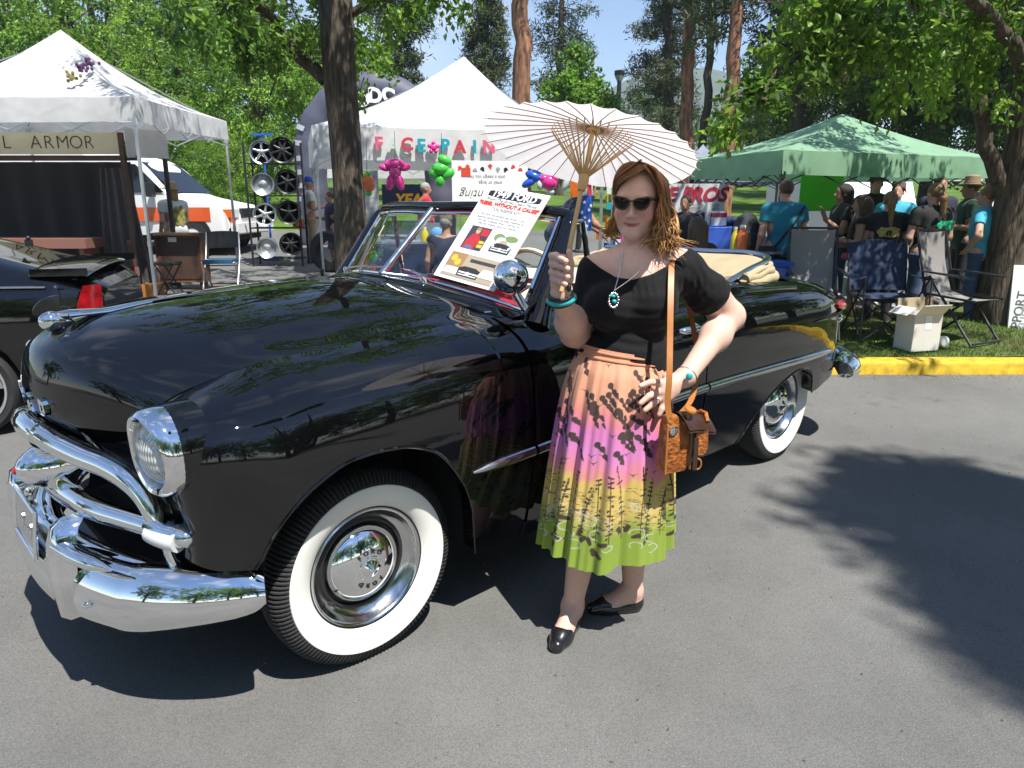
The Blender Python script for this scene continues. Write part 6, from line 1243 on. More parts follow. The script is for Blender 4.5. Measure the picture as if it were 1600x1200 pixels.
blob_balloon('balloon_bouquet', 'orange and green balloon cluster against the shade tree trunk', 573, 283, 11.2, [('bowl', 'orange', [((0, 0, 0), (.11, .1, .10), None), ((.03, 0, -.07), (.09, .08, .09), None)]), ('leaves', 'green', [((-.05, -.03, .10), (.05, .04, .04), None), ((.03, -.03, .11), (.05, .04, .04), None), ((.02, 0, -.18), (.05, .04, .04), None)]), ('dots', 'yellow', [((-.01, -.06, .08), (.04, .03, .03), None)])])
blob_balloon('balloon_bouquet', 'pink, blue and white balloon cluster under the left edge of the parasol', 858, 285, 10.6, [('pink_balloons', 'hot', [((0, 0, 0), (.12, .1, .11), None), ((.05, 0, .07), (.09, .08, .06), roty(.6)), ((-.07, 0, .05), (.07, .07, .06), None)]), ('blue_balloons', 'blue', [((-.2, .1, .08), (.15, .08, .07), roty(.4)), ((-.28, .1, .0), (.12, .07, .06), roty(-.5)), ((-.17, .1, .18), (.07, .06, .10), None)]), ('white_balloons', 'white', [((.02, 0, -.13), (.06, .05, .05), None), ((.26, 0, .0), (.05, .05, .14), roty(.5)), ((-.13, 0, -.04), (.05, .05, .07), None)])])
# upside-down face painting board
pa = on_front(708, 316, .0) + (0, -.15, 0); pb = on_front(824, 316, .0) + (0, -.15, 0); hh = on_front(760, 252, 0)[2] - pa[2]; w = np.linalg.norm(pb - pa)
fb_ = sign('painting_board', 'white face painting price board hung upside down under the canopy', pa, pb - pa, w, hh, M['paper'], 'board', .02, [('Face Painting', w * .52, hh * .20, .21, M['ink'], dict(flip=True, shear=.35, offset=-.003)), ('pick a design you like', w * .45, hh * .62, .075, M['ink_grey'], dict(flip=True)), ('small or large', w * .5, hh * .48, .075, M['ink_grey'], dict(flip=True))])
uu = nrm(pb - pa)
for k in range(9):
    b = MB(); o_ = uu * w * (.1 + .1 * k) + np.array([0, 0, hh * (.82 + .05 * math.sin(k * 2))]) + np.cross(uu, (0, 0, 1.)) * .004; rr_ = .035
    b.prism([(rr_ * math.cos(a_) * (1 + .4 * math.cos(3 * a_ + k)), rr_ * math.sin(a_) * (1 + .3 * math.sin(2 * a_ + k))) for a_ in np.linspace(0, 6.28, 12)[:-1]], o_, uu, (0, 0, 1.), .002); b.build('face_design', M[('ink', 'ink_red', 'ink_grey')[k % 3 if k % 4 else 1]], fb_, False)
b = MB(); b.prism([(0, 0), (.16, 0), (.16, .14), (0, .14)], uu * w * .12 + np.array([0, 0, hh * .62]) + np.cross(uu, (0, 0, 1.)) * .005, uu, (0, 0, 1.), .002); b.build('red_card', M['ink_red'], fb_, False)
# navy banner and small white sheets behind
a = at(598, 330, 15.0); sign('tyre_banner', 'navy banner with yellow letters behind the man in the red shirt', a, (1, 0, 0), at(664, 330, 15)[0] - a[0], at(600, 288, 15)[2] - a[2], M['navy_fab'], 'banner', .01, legs=1, texts=[('YEA', .52, .22, .30, mat('yellow_print', (.75, .42, .02), .6), dict(shear=.2, offset=.012))])
a = at(570, 415, 11.6); sign('price_sheet', 'tall grey slatted price sheet right of the shade tree trunk', a, (1, 0, 0), at(597, 330, 11.6)[0] - at(570, 330, 11.6)[0], at(580, 266, 11.6)[2] - a[2], mat('grey_sheet', (.42, .43, .44), .7, var=.1), 'sheet', .02, legs=1, texts=[('* * *', .16, 1.35, .07, M['ink_red'], {})] + [('- - - - - - -', .15, .1 + .08 * k, .06, M['ink_grey'], {}) for k in range(15)])
canopy('canopy_tent', 'low white canopy seen through the face painting tent', [at(505, 275, 19)[:2], at(720, 275, 19)[:2], at(700, 275, 22)[:2], at(500, 275, 22)[:2]], at(600, 278, 19)[2], .3, at(610, 262, 20)[2] + .35, M['white_fab'], (0, 1))
M['grey_block'] = mat('pale_tread_print', (.46, .46, .48), .7)
# ---- inflatable tyre arch
Ya = 17.5; ac = at(586, 246, Ya); r0 = 1.50; tr_ = .36; t = thing('inflatable_arch', 'dark blue inflatable tyre arch with white tread blocks behind the shade tree', 'inflatable arch', (ac[0], Ya, zg(Ya))); zc_ = ac[2] - zg(Ya)
path = [(-r0, 0, 0), (-r0, 0, zc_ * .5)] + [(-r0 * math.cos(a_), 0, zc_ + r0 * math.sin(a_)) for a_ in np.linspace(0, math.pi, 22)] + [(r0, 0, zc_ * .5), (r0, 0, 0)]
MB().tube(catmull(path, 80), tr_ * (1 + .03 * np.sin(np.arange(80) * 1.3)), 20).build('arch_tube', mat('arch_fabric', (.085, .088, .125), .6, var=.12, vscale=3), t)
for k in range(6):
    a_ = -.62 + .20 * k; c = np.array([-r0 * math.cos(a_), 0, zc_ + r0 * math.sin(a_)]) if a_ > 0 else np.array([-r0, 0, zc_ + a_ * r0]); d = np.array([-math.cos(max(a_, 0)), 0, math.sin(max(a_, 0))]); tg = np.array([math.sin(max(a_, 0)), 0, math.cos(max(a_, 0))])
    G = [[c + (d * math.cos(q_) - np.array([0, 1., 0]) * math.sin(q_)) * (tr_ + .03) + tg * s_ for q_ in np.linspace(.35, 1.25, 6)] for s_ in (-.065, .05)]; b = MB(); b.grid(G); b.grid(np.array(G) * 1.0 - np.array([0, -.02, 0]), flip=True); b.build('tread_block', M['grey_block'], t)
for s_, px, py in (('O', 566, 156), ('D', 586, 150), ('C', 607, 150)):
    q = MB(); p = at(px, py, Ya - tr_ - .06) - np.array([ac[0], Ya, zg(Ya)]); put_text(q, s_, p, nrm((1, 0, -.1 + (px - 586) * -.006)), (0, 0, 1), .42, .02, offset=.02); q.build('arch_letter', M['paper'], t, False)
# ---- green canopy at the right
F1 = at(1221, 272, 8.4); F2 = at(1550, 268, 10.0); B1 = at(1078, 270, 10.6); zt_ = F1[2]; c4 = F2[:2] + B1[:2] - F1[:2]; pk = at(1294, 178, 10.3)
canopy('canopy_tent', 'wide green canopy over the crowd at the right, dappled with shade', [B1[:2], F1[:2], F2[:2], c4], zt_, .26, pk[2], M['green_fab'], (0, 1, 2, 3), None, .05, leg_m='black_metal')
canopy('canopy_tent', 'grey-blue flat canopy seen under the green one', [at(1092, 283, 13)[:2], at(1216, 283, 13)[:2], at(1216, 283, 16)[:2], at(1080, 283, 16)[:2]], at(1150, 283, 13)[2], .16, at(1150, 270, 14)[2] + .2, M['grey_fab'], (0, 1), leg_m='black_metal')
canopy('canopy_tent', 'small pale blue canopy peak between the parasol and the green canopy', [at(1062, 258, 17)[:2], at(1135, 258, 17)[:2], at(1130, 258, 19.5)[:2], at(1060, 258, 19.5)[:2]], at(1090, 262, 17)[2], .22, at(1098, 224, 18)[2], M['grey_fab'], (0, 1), leg_m='black_metal')
canopy('canopy_tent', 'white canopy cut by the right edge behind the leaning tree', [at(1548, 285, 12)[:2], at(1760, 285, 12)[:2], at(1760, 285, 15)[:2], at(1540, 285, 15)[:2]], at(1560, 288, 12)[2], .3, at(1620, 220, 13)[2], M['white_fab'], (0, 1))
b = MB(); a = at(1448, 283, 12.5); b.grid([[(x, 12.5 + d_, a[2] + zz) for x in np.linspace(a[0], at(1540, 280, 12.5)[0], 6)] for d_, zz in ((0, 0), (.02, .18), (1.2, .3))]); tag(b.build('awning', M['white_fab'], None), 'cream awning strip behind the crowd at the right', 'awning')
a = at(1040, 337, 9.6); wbn = at(1130, 337, 9.6)[0] - a[0]; hbn = at(1100, 287, 9.6)[2] - a[2]
sg = sign('sponsor_banner', 'white banner with red italic letters right of the woman head', a, (1, 0, 0), wbn, hbn, mat('banner_white', (.78, .78, .77), .7, trans=.3), 'banner', texts=[('E PROS', wbn * .51, hbn * .64, .245, mat('banner_red', (.42, .02, .05), .6), dict(shear=.25, offset=.010))], wave=.006)
dm = MB()
for i in range(26):
    for j in range(5): dm.box((wbn * (.30 + .024 * i + .012 * (j % 2)), -.012, hbn * (.18 + .045 * j)), (.009, .002, .009))
o = dm.build('halftone_dots', M['ink'], sg, False); o['kind'] = 'stuff'
b = MB()
for px in (1042, 1128): p = at(px, 330, 9.65); b.bar((p[0], 9.66, zg(9.6)), (p[0], 9.66, a[2] + hbn + .1), .025)
tag(b.build('banner_frame', M['steel'], None, False), 'thin posts carrying the white sponsor banner', 'frame')
# blue table
Yt = 9.0; a = at(1075, 386, Yt); c2 = at(1150, 353, Yt); t = thing('cloth_table', 'table under a bright blue cloth with a white ring logo', 'table', ((a[0] + c2[0]) / 2, Yt, zg(Yt))); w = c2[0] - a[0]; zt_ = c2[2] - zg(Yt)
G = []
for z, fl_ in ((0.06, .03), (zt_ * .5, .02), (zt_ - .01, 0), (zt_, -.01)): G.append([np.array([x, y, z]) for x, y in [(-w / 2 - fl_ + .0, -.36 - fl_), (-w / 4, -.36 - fl_ * 1.5), (0, -.36 - fl_ * .6), (w / 4, -.36 - fl_ * 1.5), (w / 2 + fl_, -.36 - fl_), (w / 2 + fl_, .36), (-w / 2 - fl_, .36)]])
b = MB().grid(G, closed=True); b.add(G[-1], [tuple(range(7))]); b.build('tablecloth', M['blue_cloth'], t, True, 40)
lg = MB(); P = lambda r_, ph0, ph1: [[(.06 + (.26 + r_) * math.cos(q_), -.405, zt_ * .52 + (.10 + r_ * .6) * math.sin(q_)) for q_ in np.linspace(ph0, ph1, 28)] for r_ in ()]
lg.tube([(.10 + .24 * math.cos(q_), -.385, zt_ * .52 + .085 * math.sin(q_)) for q_ in np.linspace(-2.6, 3.0, 36)], np.interp(np.arange(36), [0, 18, 35], [.006, .02, .012]), 6, flat=.4); lg.tube([(.02 + .13 * math.cos(q_), -.385, zt_ * .5 + .05 * math.sin(q_)) for q_ in np.linspace(1, 4.5, 20)], .010, 6); lg.build('ring_logo', M['paper'], t)
def prop(name, label, px, py, Y, shapes, cat, group=None):
    p = at(px, py, Y); t = thing(name, label, cat, tuple(p), 0, group)
    for nm, m, f in shapes: b = MB(); f(b); b.build(nm, M[m] if isinstance(m, str) else m, t, True, 40)
    return t
def bottle(name, label, px, py, Y, m, h=.22, r_=.035, cap='paper', cat='bottle'):
    return prop(name, label, px, py, Y, [('bottle_body', m, lambda b: b.lathe([(r_, 0), (r_, h * .62), (r_ * .5, h * .82), (r_ * .45, h * .9)], 14)), ('bottle_cap', cap, lambda b: b.lathe([(r_ * .5, h * .9), (r_ * .5, h), (0, h)], 12))], cat)
M['cardboard'] = mat('white_cardboard', (.66, .64, .60), .8, var=.05); M['pack'] = mat('dark_backpack', (.03, .033, .04), .8, bump=.3)
prop('carton', 'small red and white carton on the blue table', 1122, 352, 8.85, [('carton_body', 'paper', lambda b: b.box((0, 0, .08), (.16, .12, .16))), ('carton_band', 'b_red', lambda b: b.box((0, 0, .12), (.163, .123, .05)))], 'carton'); prop('paper_roll', 'tall white roll standing on the blue table', 1105, 352, 8.9, [('roll', 'paper', lambda b: b.lathe([(.035, 0), (.035, .27), (.02, .27), (.02, .2)], 16))], 'roll')
prop('cap_pile', 'dark pile of folded caps on the blue table', 1140, 352, 8.95, [('caps', 'navy_fab', lambda b: [b.sphere((-.05 + .09 * k, .03 * (k % 2), .05), (.09, .1, .06), 12, 7) for k in range(3)])], 'caps'); prop('folded_bag', 'dark folded bag at the left end of the blue table', 1098, 352, 9.05, [('bag_body', 'pack', lambda b: b.sphere((0, 0, .08), (.14, .1, .11), 12, 8))], 'bag')
def small_table(label, px, Y, zt, w, d_=.4, name='side_table', cat='table'):
    t = thing(name, label, cat, (gx(px, Y), Y, zg(Y))); h = zt - zg(Y); MB().box((0, 0, h - .0125), (w, d_, .024)).build('table_top' if cat == 'table' else 'seat', M['grey_fab'], t, False)
    for x in (-w * .44, w * .44):
        for y in (-d_ * .42, d_ * .42): MB().bar((x, y, 0), (x, y, h - .024), .024).build('leg', M['black_metal'], t, False)
zt8 = 1.0; small_table('small grey side table carrying the backpack and drink bottles', 1160, 8.15, zt8, .55, .62); small_table('small grey side table carrying the clear water bottle', 1258, 8.6, at(1258, 380, 8.6)[2], .3, .3); small_table('small grey side table carrying the potted plant', 578, 9.6, at(578, 412, 9.6)[2] - .12, .3, .3)
prop('backpack', 'dark backpack standing right of the blue table', 1164, 385, 8.3, [('pack_body', 'pack', lambda b: b.sphere((0, 0, .2), (.17, .13, .25), 16, 10)), ('pack_pocket', 'pack', lambda b: b.sphere((0, -.1, .13), (.12, .07, .13), 12, 8))], 'backpack').location.z = zt8 - .04
bottle('drink_bottle', 'yellow bottle in front of the blue table', 1147, 390, 8.0, M['b_yellow'], .26, .045).location.z = zt8; bottle('drink_bottle', 'orange drink jug right of the yellow bottle', 1158, 392, 7.95, M['b_orange'], .28, .06).location.z = zt8; bottle('drink_bottle', 'clear water bottle under the neon green poster', 1258, 380, 8.6, M['clear'], .22, .033)
prop('cooler', 'blue cooler top behind the convertible rear seat', 1203, 425, 7.6, [('cooler_body', 'b_blue', lambda b: b.box((0, 0, -.32), (.34, .3, .78))), ('cooler_lid', 'blue_cloth', lambda b: b.box((0, 0, .09), (.37, .33, .05)))], 'cooler')
# neon poster, dark sponsor sign, grid rack
a = at(1247, 330, 9.5); sign('neon_poster', 'plain neon green poster board hanging under the green canopy', a, (1, 0, 0), at(1313, 330, 9.5)[0] - a[0], at(1280, 272, 9.5)[2] - a[2], M['neon'], 'poster', .008, legs=1)
a = at(1502, 372, 11.0); sign('sponsor_sign', 'black sponsor sign with white framed letters behind the tie-dye shirt', a, (1, .1, 0), at(1556, 372, 11)[0] - a[0], at(1520, 300, 11)[2] - a[2], M['black'], 'sign', .02, legs=1, texts=[('OA', .36, .50, .20, M['paper'], dict(shear=.2, offset=.01)), ('T', .10, .50, .2, M['ink_red'], dict(offset=.01))])
Yg = 9.6; t = thing('grid_rack', 'black wire grid panel left of the leaning tree trunk', 'rack', tuple(at(1540, 400, Yg) * np.array([1, 1, 0]) + np.array([0, 0, zg(Yg)]))); g_ = MB()
for k in range(7): g_.bar((-.3 + .1 * k, 0, 0), (-.3 + .1 * k, 0, 1.5), .008)
for k in range(15): g_.bar((-.3, 0, .05 + .1 * k), (.3, 0, .05 + .1 * k), .008)
g_.build('wire_grid', M['black_metal'], t, False)['kind'] = 'stuff'
for k, (m_, dx, dz) in enumerate((('paper', -.1, .75), ('b_red', .05, .95), ('paper', .0, .5))): MB().box((dx, -.02, dz), (.18, .006, .14)).build('pinned_card', M[m_], t, False)
# chairs on the verge
M['mesh_cloth'] = mat('grey_mesh_sling', (.27, .255, .245), .8, var=.12, vscale=40, bump=.5, bscale=160, stretch=(1, 1, 6))
def sling_chair(label, px, Y, rz_, recl=.16):
    t = thing('sling_chair', label, 'chair', (gx(px, Y), Y, zg(Y) + .12), rz_, 'folding chairs on the grass strip'); w = .46
    MB().grid([[(x, .22 + recl * f + .03 * math.sin(math.pi * f), .44 + .60 * f - .012 * math.cos(x * 6)) for x in np.linspace(-w / 2 + .02, w / 2 - .02, 9)] for f in np.linspace(0, 1, 10)]).build('backrest', M['mesh_cloth'], t)
    MB().grid([[(x, -.25 + .47 * f, .42 + .03 * f * f - .03 * math.sin(math.pi * f)) for x in np.linspace(-w / 2 + .02, w / 2 - .02, 9)] for f in np.linspace(0, 1, 8)]).build('seat', M['mesh_cloth'], t)
    for s_ in (1, -1):
        MB().tube([(s_ * w / 2, .20, .40), (s_ * w / 2, .22 + recl + .01, 1.05)], .013, 8).build('back_post', M['black_metal'], t); MB().tube([(s_ * w / 2, -.27, .42), (s_ * w / 2, .24, .45)], .012, 8).build('seat_rail', M['black_metal'], t)
        MB().tube([(s_ * w / 2, -.30, 0), (s_ * w / 2, .2, .62)], .013, 8).build('leg', M['black_metal'], t); MB().tube([(s_ * (w / 2 - .03), .32, 0), (s_ * (w / 2 - .03), -.22, .45)], .013, 8).build('leg', M['black_metal'], t)
        MB().tube([(s_ * (w / 2 + .02), -.24, .63), (s_ * (w / 2 + .02), .05, .65), (s_ * w / 2, .28, .66)], [.022, .024, .016], 8, flat=.5).build('armrest', M['black_plastic'], t)
    for y_, z_ in ((.22 + recl + .01, 1.05), (-.30, .02), (.32, .02)): MB().tube([(-w / 2, y_, z_), (w / 2, y_, z_)], .012, 8).build('crossbar', M['black_metal'], t)
sling_chair('grey mesh folding chair just behind the convertible tail', 1262, 7.2, R(-14)); sling_chair('grey mesh folding chair left of the leaning tree trunk, by the white carton', 1488, 7.0, R(28))
t = thing('camp_chair', 'navy blue canvas camp chair sagging between the two mesh chairs', 'chair', (gx(1372, 7.1), 7.1, zg(7.1) + .12), R(-6), 'folding chairs on the grass strip')
M['camp'] = mat('navy_canvas', (.02, .035, .085), .8, bump=.5, bscale=9, var=.2)
MB().grid([[(x * (1 + .06 * f), .20 + .16 * f + .05 * math.cos(x * 5), .45 + .48 * f + .02 * math.cos(x * 11) * f) for x in np.linspace(-.27, .27, 11)] for f in np.linspace(0, 1, 9)]).build('backrest', M['camp'], t); MB().grid([[(x, -.28 + .50 * f, .42 - .07 * math.cos(x * 5.5) * math.sin(math.pi * f) + .0 * f) for x in np.linspace(-.27, .27, 11)] for f in np.linspace(0, 1, 9)]).build('seat', M['camp'], t)
for s_ in (1, -1):
    MB().grid([[(s_ * (.27 + .05 * u), -.27 + .5 * f, .62 + .015 * math.cos(f * 6) - .02 * u) for u in (0, .5, 1, 1.5)] for f in np.linspace(0, 1, 7)]).build('armrest', M['camp'], t)
    for p in ([(s_ * .30, -.30, 0), (-s_ * .28, -.26, .44)], [(s_ * .30, -.30, .0), (s_ * .27, .22, .46)], [(s_ * .28, .30, 0), (-s_ * .26, .22, .44)], [(s_ * .28, .32, 0), (s_ * .29, -.26, .62)], [(s_ * .27, .2, .44), (s_ * .29, .37, .95)], [(s_ * .30, -.3, 0), (s_ * .30, -.27, .62)]): MB().tube(p, .009, 6).build('frame_tube', M['black_metal'], t)
# white carton, cup roll
Yk = 6.62; t = thing('cardboard_box', 'open white cardboard box on the grass just behind the yellow kerb', 'box', (gx(1427, Yk), Yk, zg(Yk) + .125), R(14)); b = MB(); w, d_, h_ = .30, .22, .34
for c, s_ in (((0, -d_ / 2, h_ / 2), (w, .006, h_)), ((0, d_ / 2, h_ / 2), (w, .006, h_)), ((-w / 2, 0, h_ / 2), (.006, d_ - .008, h_)), ((w / 2, 0, h_ / 2), (.006, d_ - .008, h_)), ((0, 0, .004), (w - .01, d_ - .01, .006))): b.box(c, s_)
b.build('carton_walls', M['cardboard'], t, False)
MB().box((0, -d_ / 2 - .045, h_ + .045), (w, .005, .13), rotx(.72)).build('flap', M['cardboard'], t, False); MB().box((0, d_ / 2 + .01, h_ + .06), (w, .005, .13), rotx(-.15)).build('flap', M['tan'], t, False); MB().box((-w / 2 - .05, 0, h_ + .03), (.12, d_, .005), roty(-.55)).build('flap', M['cardboard'], t, False)
q = MB(); q.box((0, -d_ / 2 - .0045, h_ * .78), (.07, .002, .13)); q.build('tape_label', M['paper'], t, False); q = MB()
for k, s_ in enumerate(('FRAGILE ITEMS', 'THIS SIDE UP', 'KEEP DRY')): put_text(q, s_, (-.01, -d_ / 2 - .0045, h_ * .46 - .03 * k), (1, 0, 0), (0, 0, 1), .022, .001)
b = MB(); b.lathe([(.03, 0), (.048, .01), (.05, .09), (.03, .1), (0, .1)], 18); o = b.build('drink_cup', M['paper'], None); o.location = (gx(1460, 6.7), 6.7, zg(6.7) + .125); o.rotation_euler = (1.4, 0, .3); o.location.z += .05; tag(o, 'white cup lying beside the cardboard box', 'cup')
# leaning white board at the right edge
a = at(1572, 528, 7.6); bw_, bh_ = .55, .75; t = thing('sandwich_board', 'white board with faded brush letters leaning at the right edge behind the tree', 'board', tuple(a), R(-12)); MB().box((bw_ / 2, .06, bh_ / 2 + .02), (bw_, .03, bh_), rotx(-.16)).build('panel', M['paper'], t, False)
q = MB(); put_text(q, 'SUPPORT', (.14, -.03, .36), nrm((.1, .16, 1)), (-1, 0, .1), .13, .002, offset=.002); q.build('lettering', M['ink_grey'], t, False)
b = MB(); a = at(1440, 470, 9.4); b.sphere((a[0] + .9, 9.0, zg(9) + .2), (.5, .3, .25), 16, 10); tag(b.build('tarp_bundle', M['tan'], None), 'brown tarp bundle behind the chair by the tree', 'tarp')
# lamp post
Yl = 30; p = at(968, 118, Yl); t = thing('street_lamp', 'dark lamp post with a boxy head against the sky', 'street lamp', (p[0], Yl, zg(Yl))); hz_ = p[2] - zg(Yl); MB().tube([(0, 0, 0), (0, 0, hz_ - .1)], [.12, .08], 12).build('pole', M['black_metal'], t); MB().lathe([(.08, -.24), (.17, -.06), (.19, 0)], 4, (0, 0, hz_)).build('lamp_shade', M['ink_grey'], t, False); MB().lathe([(.20, 0), (.20, .17), (.16, .19), (0, .19)], 4, (0, 0, hz_)).build('lamp_head', M['black_metal'], t, False)
# kerb and verge
kx0, kx1 = 1.55, 16; b = MB(); n = 9; 
tag(MB().grid([[(x, y, z) for x in np.linspace(kx0, kx1, 60)] for y, z in ((6.18, -.02), (6.186, .135), (6.20, .158), (6.225, .166), (6.34, .170), (6.345, .06))]).build('kerb', M['kerb'], None, True, 50), kind='structure')
vm = mat('verge_turf', (.075, .105, .022), .95, var=.5, vscale=3.5, bump=.8, bscale=30, detail=8)
vx = np.linspace(kx0 + .1, kx1, 60); tag(MB().grid([[(x, y, zg(y) + .112 + .012 * math.sin(x * 3 + y * 2) - (.1 if j == 8 else 0)) for x in vx] for j, y in enumerate((6.346, 6.5, 6.8, 7.2, 7.6, 8.0, 8.4, 8.7, 8.75))]).build('grass_verge', vm, None, True), kind='structure')
n = 26000; gxp = RNG.uniform(2.2, 9.5, n); gyp = 6.36 + 2.3 * RNG.random(n) ** 1.25; hh = RNG.uniform(.02, .055, n); P = np.stack([gxp, gyp, np.interp(gyp, _ZG[:, 0], _ZG[:, 1]) + .110], 1); D = np.stack([RNG.normal(0, .45, n), RNG.normal(0, .45, n), np.ones(n)], 1)
dry = (np.sin(gxp * 2.1) * np.cos(gyp * 3.3) + RNG.normal(0, .5, n) > .35)[:, None]; col = np.where(dry, np.array([.30, .26, .10]), np.array([.10, .19, .03])) * np.exp(RNG.normal(0, .25, (n, 1))); V, F, c_ = leaf_mesh(P, D, hh, .006, col); o = mesh_obj('grass_blades', V, F, M['leaf'], None); vcol(o, c_); tag(o, kind='stuff')
# grit, fallen leaves and gutter dirt on the road
n = 2600; k_ = n - 1500; px_ = np.r_[RNG.uniform(-2.5, 6, k_), RNG.uniform(2.2, 9, 1500)]; py_ = np.r_[1.2 + 5 * RNG.random(k_), 6.175 - np.abs(RNG.normal(0, .10, 1500))]; P = np.stack([px_, py_, np.interp(py_, _ZG[:, 0], _ZG[:, 1]) + .003], 1); D = np.stack([RNG.normal(0, 1, n), RNG.normal(0, 1, n), np.abs(RNG.normal(0, .2, n))], 1)
col = np.where(RNG.random((n, 1)) < .6, np.array([.34, .32, .29]), np.array([.20, .14, .06])) * np.exp(RNG.normal(0, .3, (n, 1)))
V, F, c_ = leaf_mesh(P, D, RNG.uniform(.004, .015, n), .006, col); o = mesh_obj('road_grit', V, F, M['leaf'], None); vcol(o, c_); tag(o, kind='stuff')

# ================================================================== bystanders
def cloth(name, c, **k):
    key = 'cl_' + name
    if key not in M: M[key] = mat('cloth_' + name, c, .85, sheen=.15, bump=.25, bscale=22, **k)
    return M[key]
CL = dict(teal=(.012, .20, .30), black=(.010, .010, .011), navy=(.012, .018, .045), white=(.68, .68, .66), denim=(.05, .09, .19), khaki=(.42, .34, .22), red=(.45, .015, .03), green=(.02, .06, .035), grey=(.10, .10, .11), pink=(.55, .10, .16), shorts=(.6, .6, .58), cyan=(.06, .42, .60), brown=(.12, .07, .04), dark=(.02, .02, .025))
for k, c in CL.items(): cloth(k, c)
SK = {'fair': (.58, .34, .25), 'tan': (.42, .23, .15), 'dark': (.26, .13, .085)}
for k, c in SK.items(): M['sk_' + k] = mat('skin_' + k, c, .55, spec=.3, var=.06, vscale=12)
for k, c in (('blond', (.38, .24, .09)), ('brown', (.085, .045, .025)), ('black', (.018, .014, .012)), ('grey', (.32, .31, .29)), ('dkblond', (.22, .13, .05)), ('chestnut', (.14, .06, .03))): M['h_' + k] = mat('hair_' + k, c, .45, var=.35, vscale=14, stretch=(4, 4, .6), bump=.8, bscale=60)
for k, c in (('straw', (.46, .36, .20)), ('hat_tan', (.28, .20, .12)), ('hat_dark', (.05, .05, .045)), ('cap_blue', (.02, .08, .42)), ('cap_olive', (.16, .14, .09))): M['hat_' + k.split('_')[-1]] = mat('hat_' + k, c, .8, bump=.3, bscale=40)
def person(label, px, Y, top_px, face, shirt, trousers, hair, arms=('down', 'down'), skin='fair', hair_style='short', hat=None, legs='long', sleeves=.5, prints=(), extra=None, sit=False, lean=0, stride=.0, group=None, wide=1.0, raise_z=0, Hset=None, turn_head=0):
    """standing bystander; face = direction looked at in degrees (0 = away from the camera, 180 = towards it, 90 = left)"""
    z0 = zg(Y) + raise_z; H = Hset or (at(px, top_px, Y)[2] - z0); s = H / 1.75; base = np.array([gx(px, Y), Y, z0])
    t = thing('person', label, 'person', tuple(base), R(face), group); A = lambda x, y, z: np.array([x * s * (wide if abs(x) < .3 else 1), y * s, z * s])
    hipz = .95; sh = .19; kd = 0 if not sit else 1
    ld = math.sin(lean); lc = math.cos(lean); B = lambda x, y, z: A(x, y * lc + (z - hipz) * ld, hipz + (z - hipz) * lc - y * ld) if z > hipz else A(x, y, z)
    if sit: drop = .48; Bz = B; B = lambda x, y, z: Bz(x, y, z) - A(0, 0, drop)
    tor = [C_(B(-.09, 0, 1.36), B(.09, 0, 1.36), .10 * s, None, .05), C_(B(0, .0, 1.30), B(0, .0, 1.02), .125 * s * wide, .13 * s * wide, .05), C_(B(-.07, 0, 1.22), B(.07, 0, 1.22), .115 * s, None, .05), C_(B(-.08, -.01, .95), B(.08, -.01, .95), .115 * s * wide, None, .05), C_(B(-.15, 0, 1.42), B(.15, 0, 1.42), .06 * s, None, .05), C_(B(0, -.01, 1.40), B(0, .01, 1.53), .07 * s, .052 * s, .03)]
    hd = B(0, .02, 1.635); th = turn_head; hdv = lambda x, y, z: hd + rotz(th) @ (np.array([x, y, z]) * s)
    hed = [E_(hdv(0, -.005, .02), np.array([.073, .093, .098]) * s, None, .02), E_(hdv(0, .035, -.05), np.array([.052, .055, .062]) * s, None, .02), C_(hdv(0, .09, .0), hdv(0, .108, -.03), .010 * s, .014 * s, .012), E_(hdv(.03, .099, .005), .013 * s, None, .01, 's'), E_(hdv(-.03, .099, .005), .013 * s, None, .01, 's'), E_(hdv(.075, -.005, -.01), np.array([.012, .025, .032]) * s, None, .006), E_(hdv(-.075, -.005, -.01), np.array([.012, .025, .032]) * s, None, .006), C_(hdv(-.02, .083, -.062), hdv(.02, .083, -.062), .008 * s, None, .008), C_(hdv(0, -.01, -.05), B(0, 0, 1.46), .052 * s, .056 * s, .02)]
    ar = []; sl = []; pts = []
    for sd, mode in ((1, arms[0]), (-1, arms[1])):
        S = B(.20 * sd, 0, 1.415)
        off = {'down': ((.05, -.03, -.29), (.06, .05, -.54), (.06, .07, -.62)), 'front': ((.05, .02, -.28), (-.03, .25, -.25), (-.07, .32, -.23)), 'up': ((.07, .10, -.26), (.06, .31, -.10), (.05, .35, .0)), 'hip': ((.20, -.08, -.24), (.08, .06, -.42), (.03, .10, -.45)), 'cross': ((.07, .04, -.28), (-.16, .22, -.24), (-.24, .20, -.22)), 'reach': ((.04, .16, -.24), (.02, .36, -.36), (.02, .42, -.42)), 'face': ((.06, .12, -.24), (-.02, .20, .0), (-.04, .2, .08))}[mode]
        E, Wp, Hn = [S + np.array([o[0] * sd, o[1], o[2]]) * s for o in off]; u = nrm(Hn - Wp)
        ar += [C_(S, E, .050 * s, .042 * s, .03), C_(E, Wp, .042 * s, .030 * s, .02), C_(Wp, Hn, .028 * s, .030 * s, .015)]; sl.append((S, E))
        v = nrm(np.cross(u, (0, 0, 1.)) if abs(u[2]) < .8 else np.cross(u, (0, 1., 0)))
        for k in range(4): ar.append(C_(Hn + v * (k - 1.5) * .017 * s, Hn + v * (k - 1.5) * .02 * s + u * .075 * s + np.array([0, .012 * s, -.01 * s]), .0095 * s, .008 * s, .004))
        ar.append(C_(Wp + u * .03 * s, Hn + v * .04 * s * sd + u * .01 * s, .012 * s, .010 * s, .008))
    lg = []
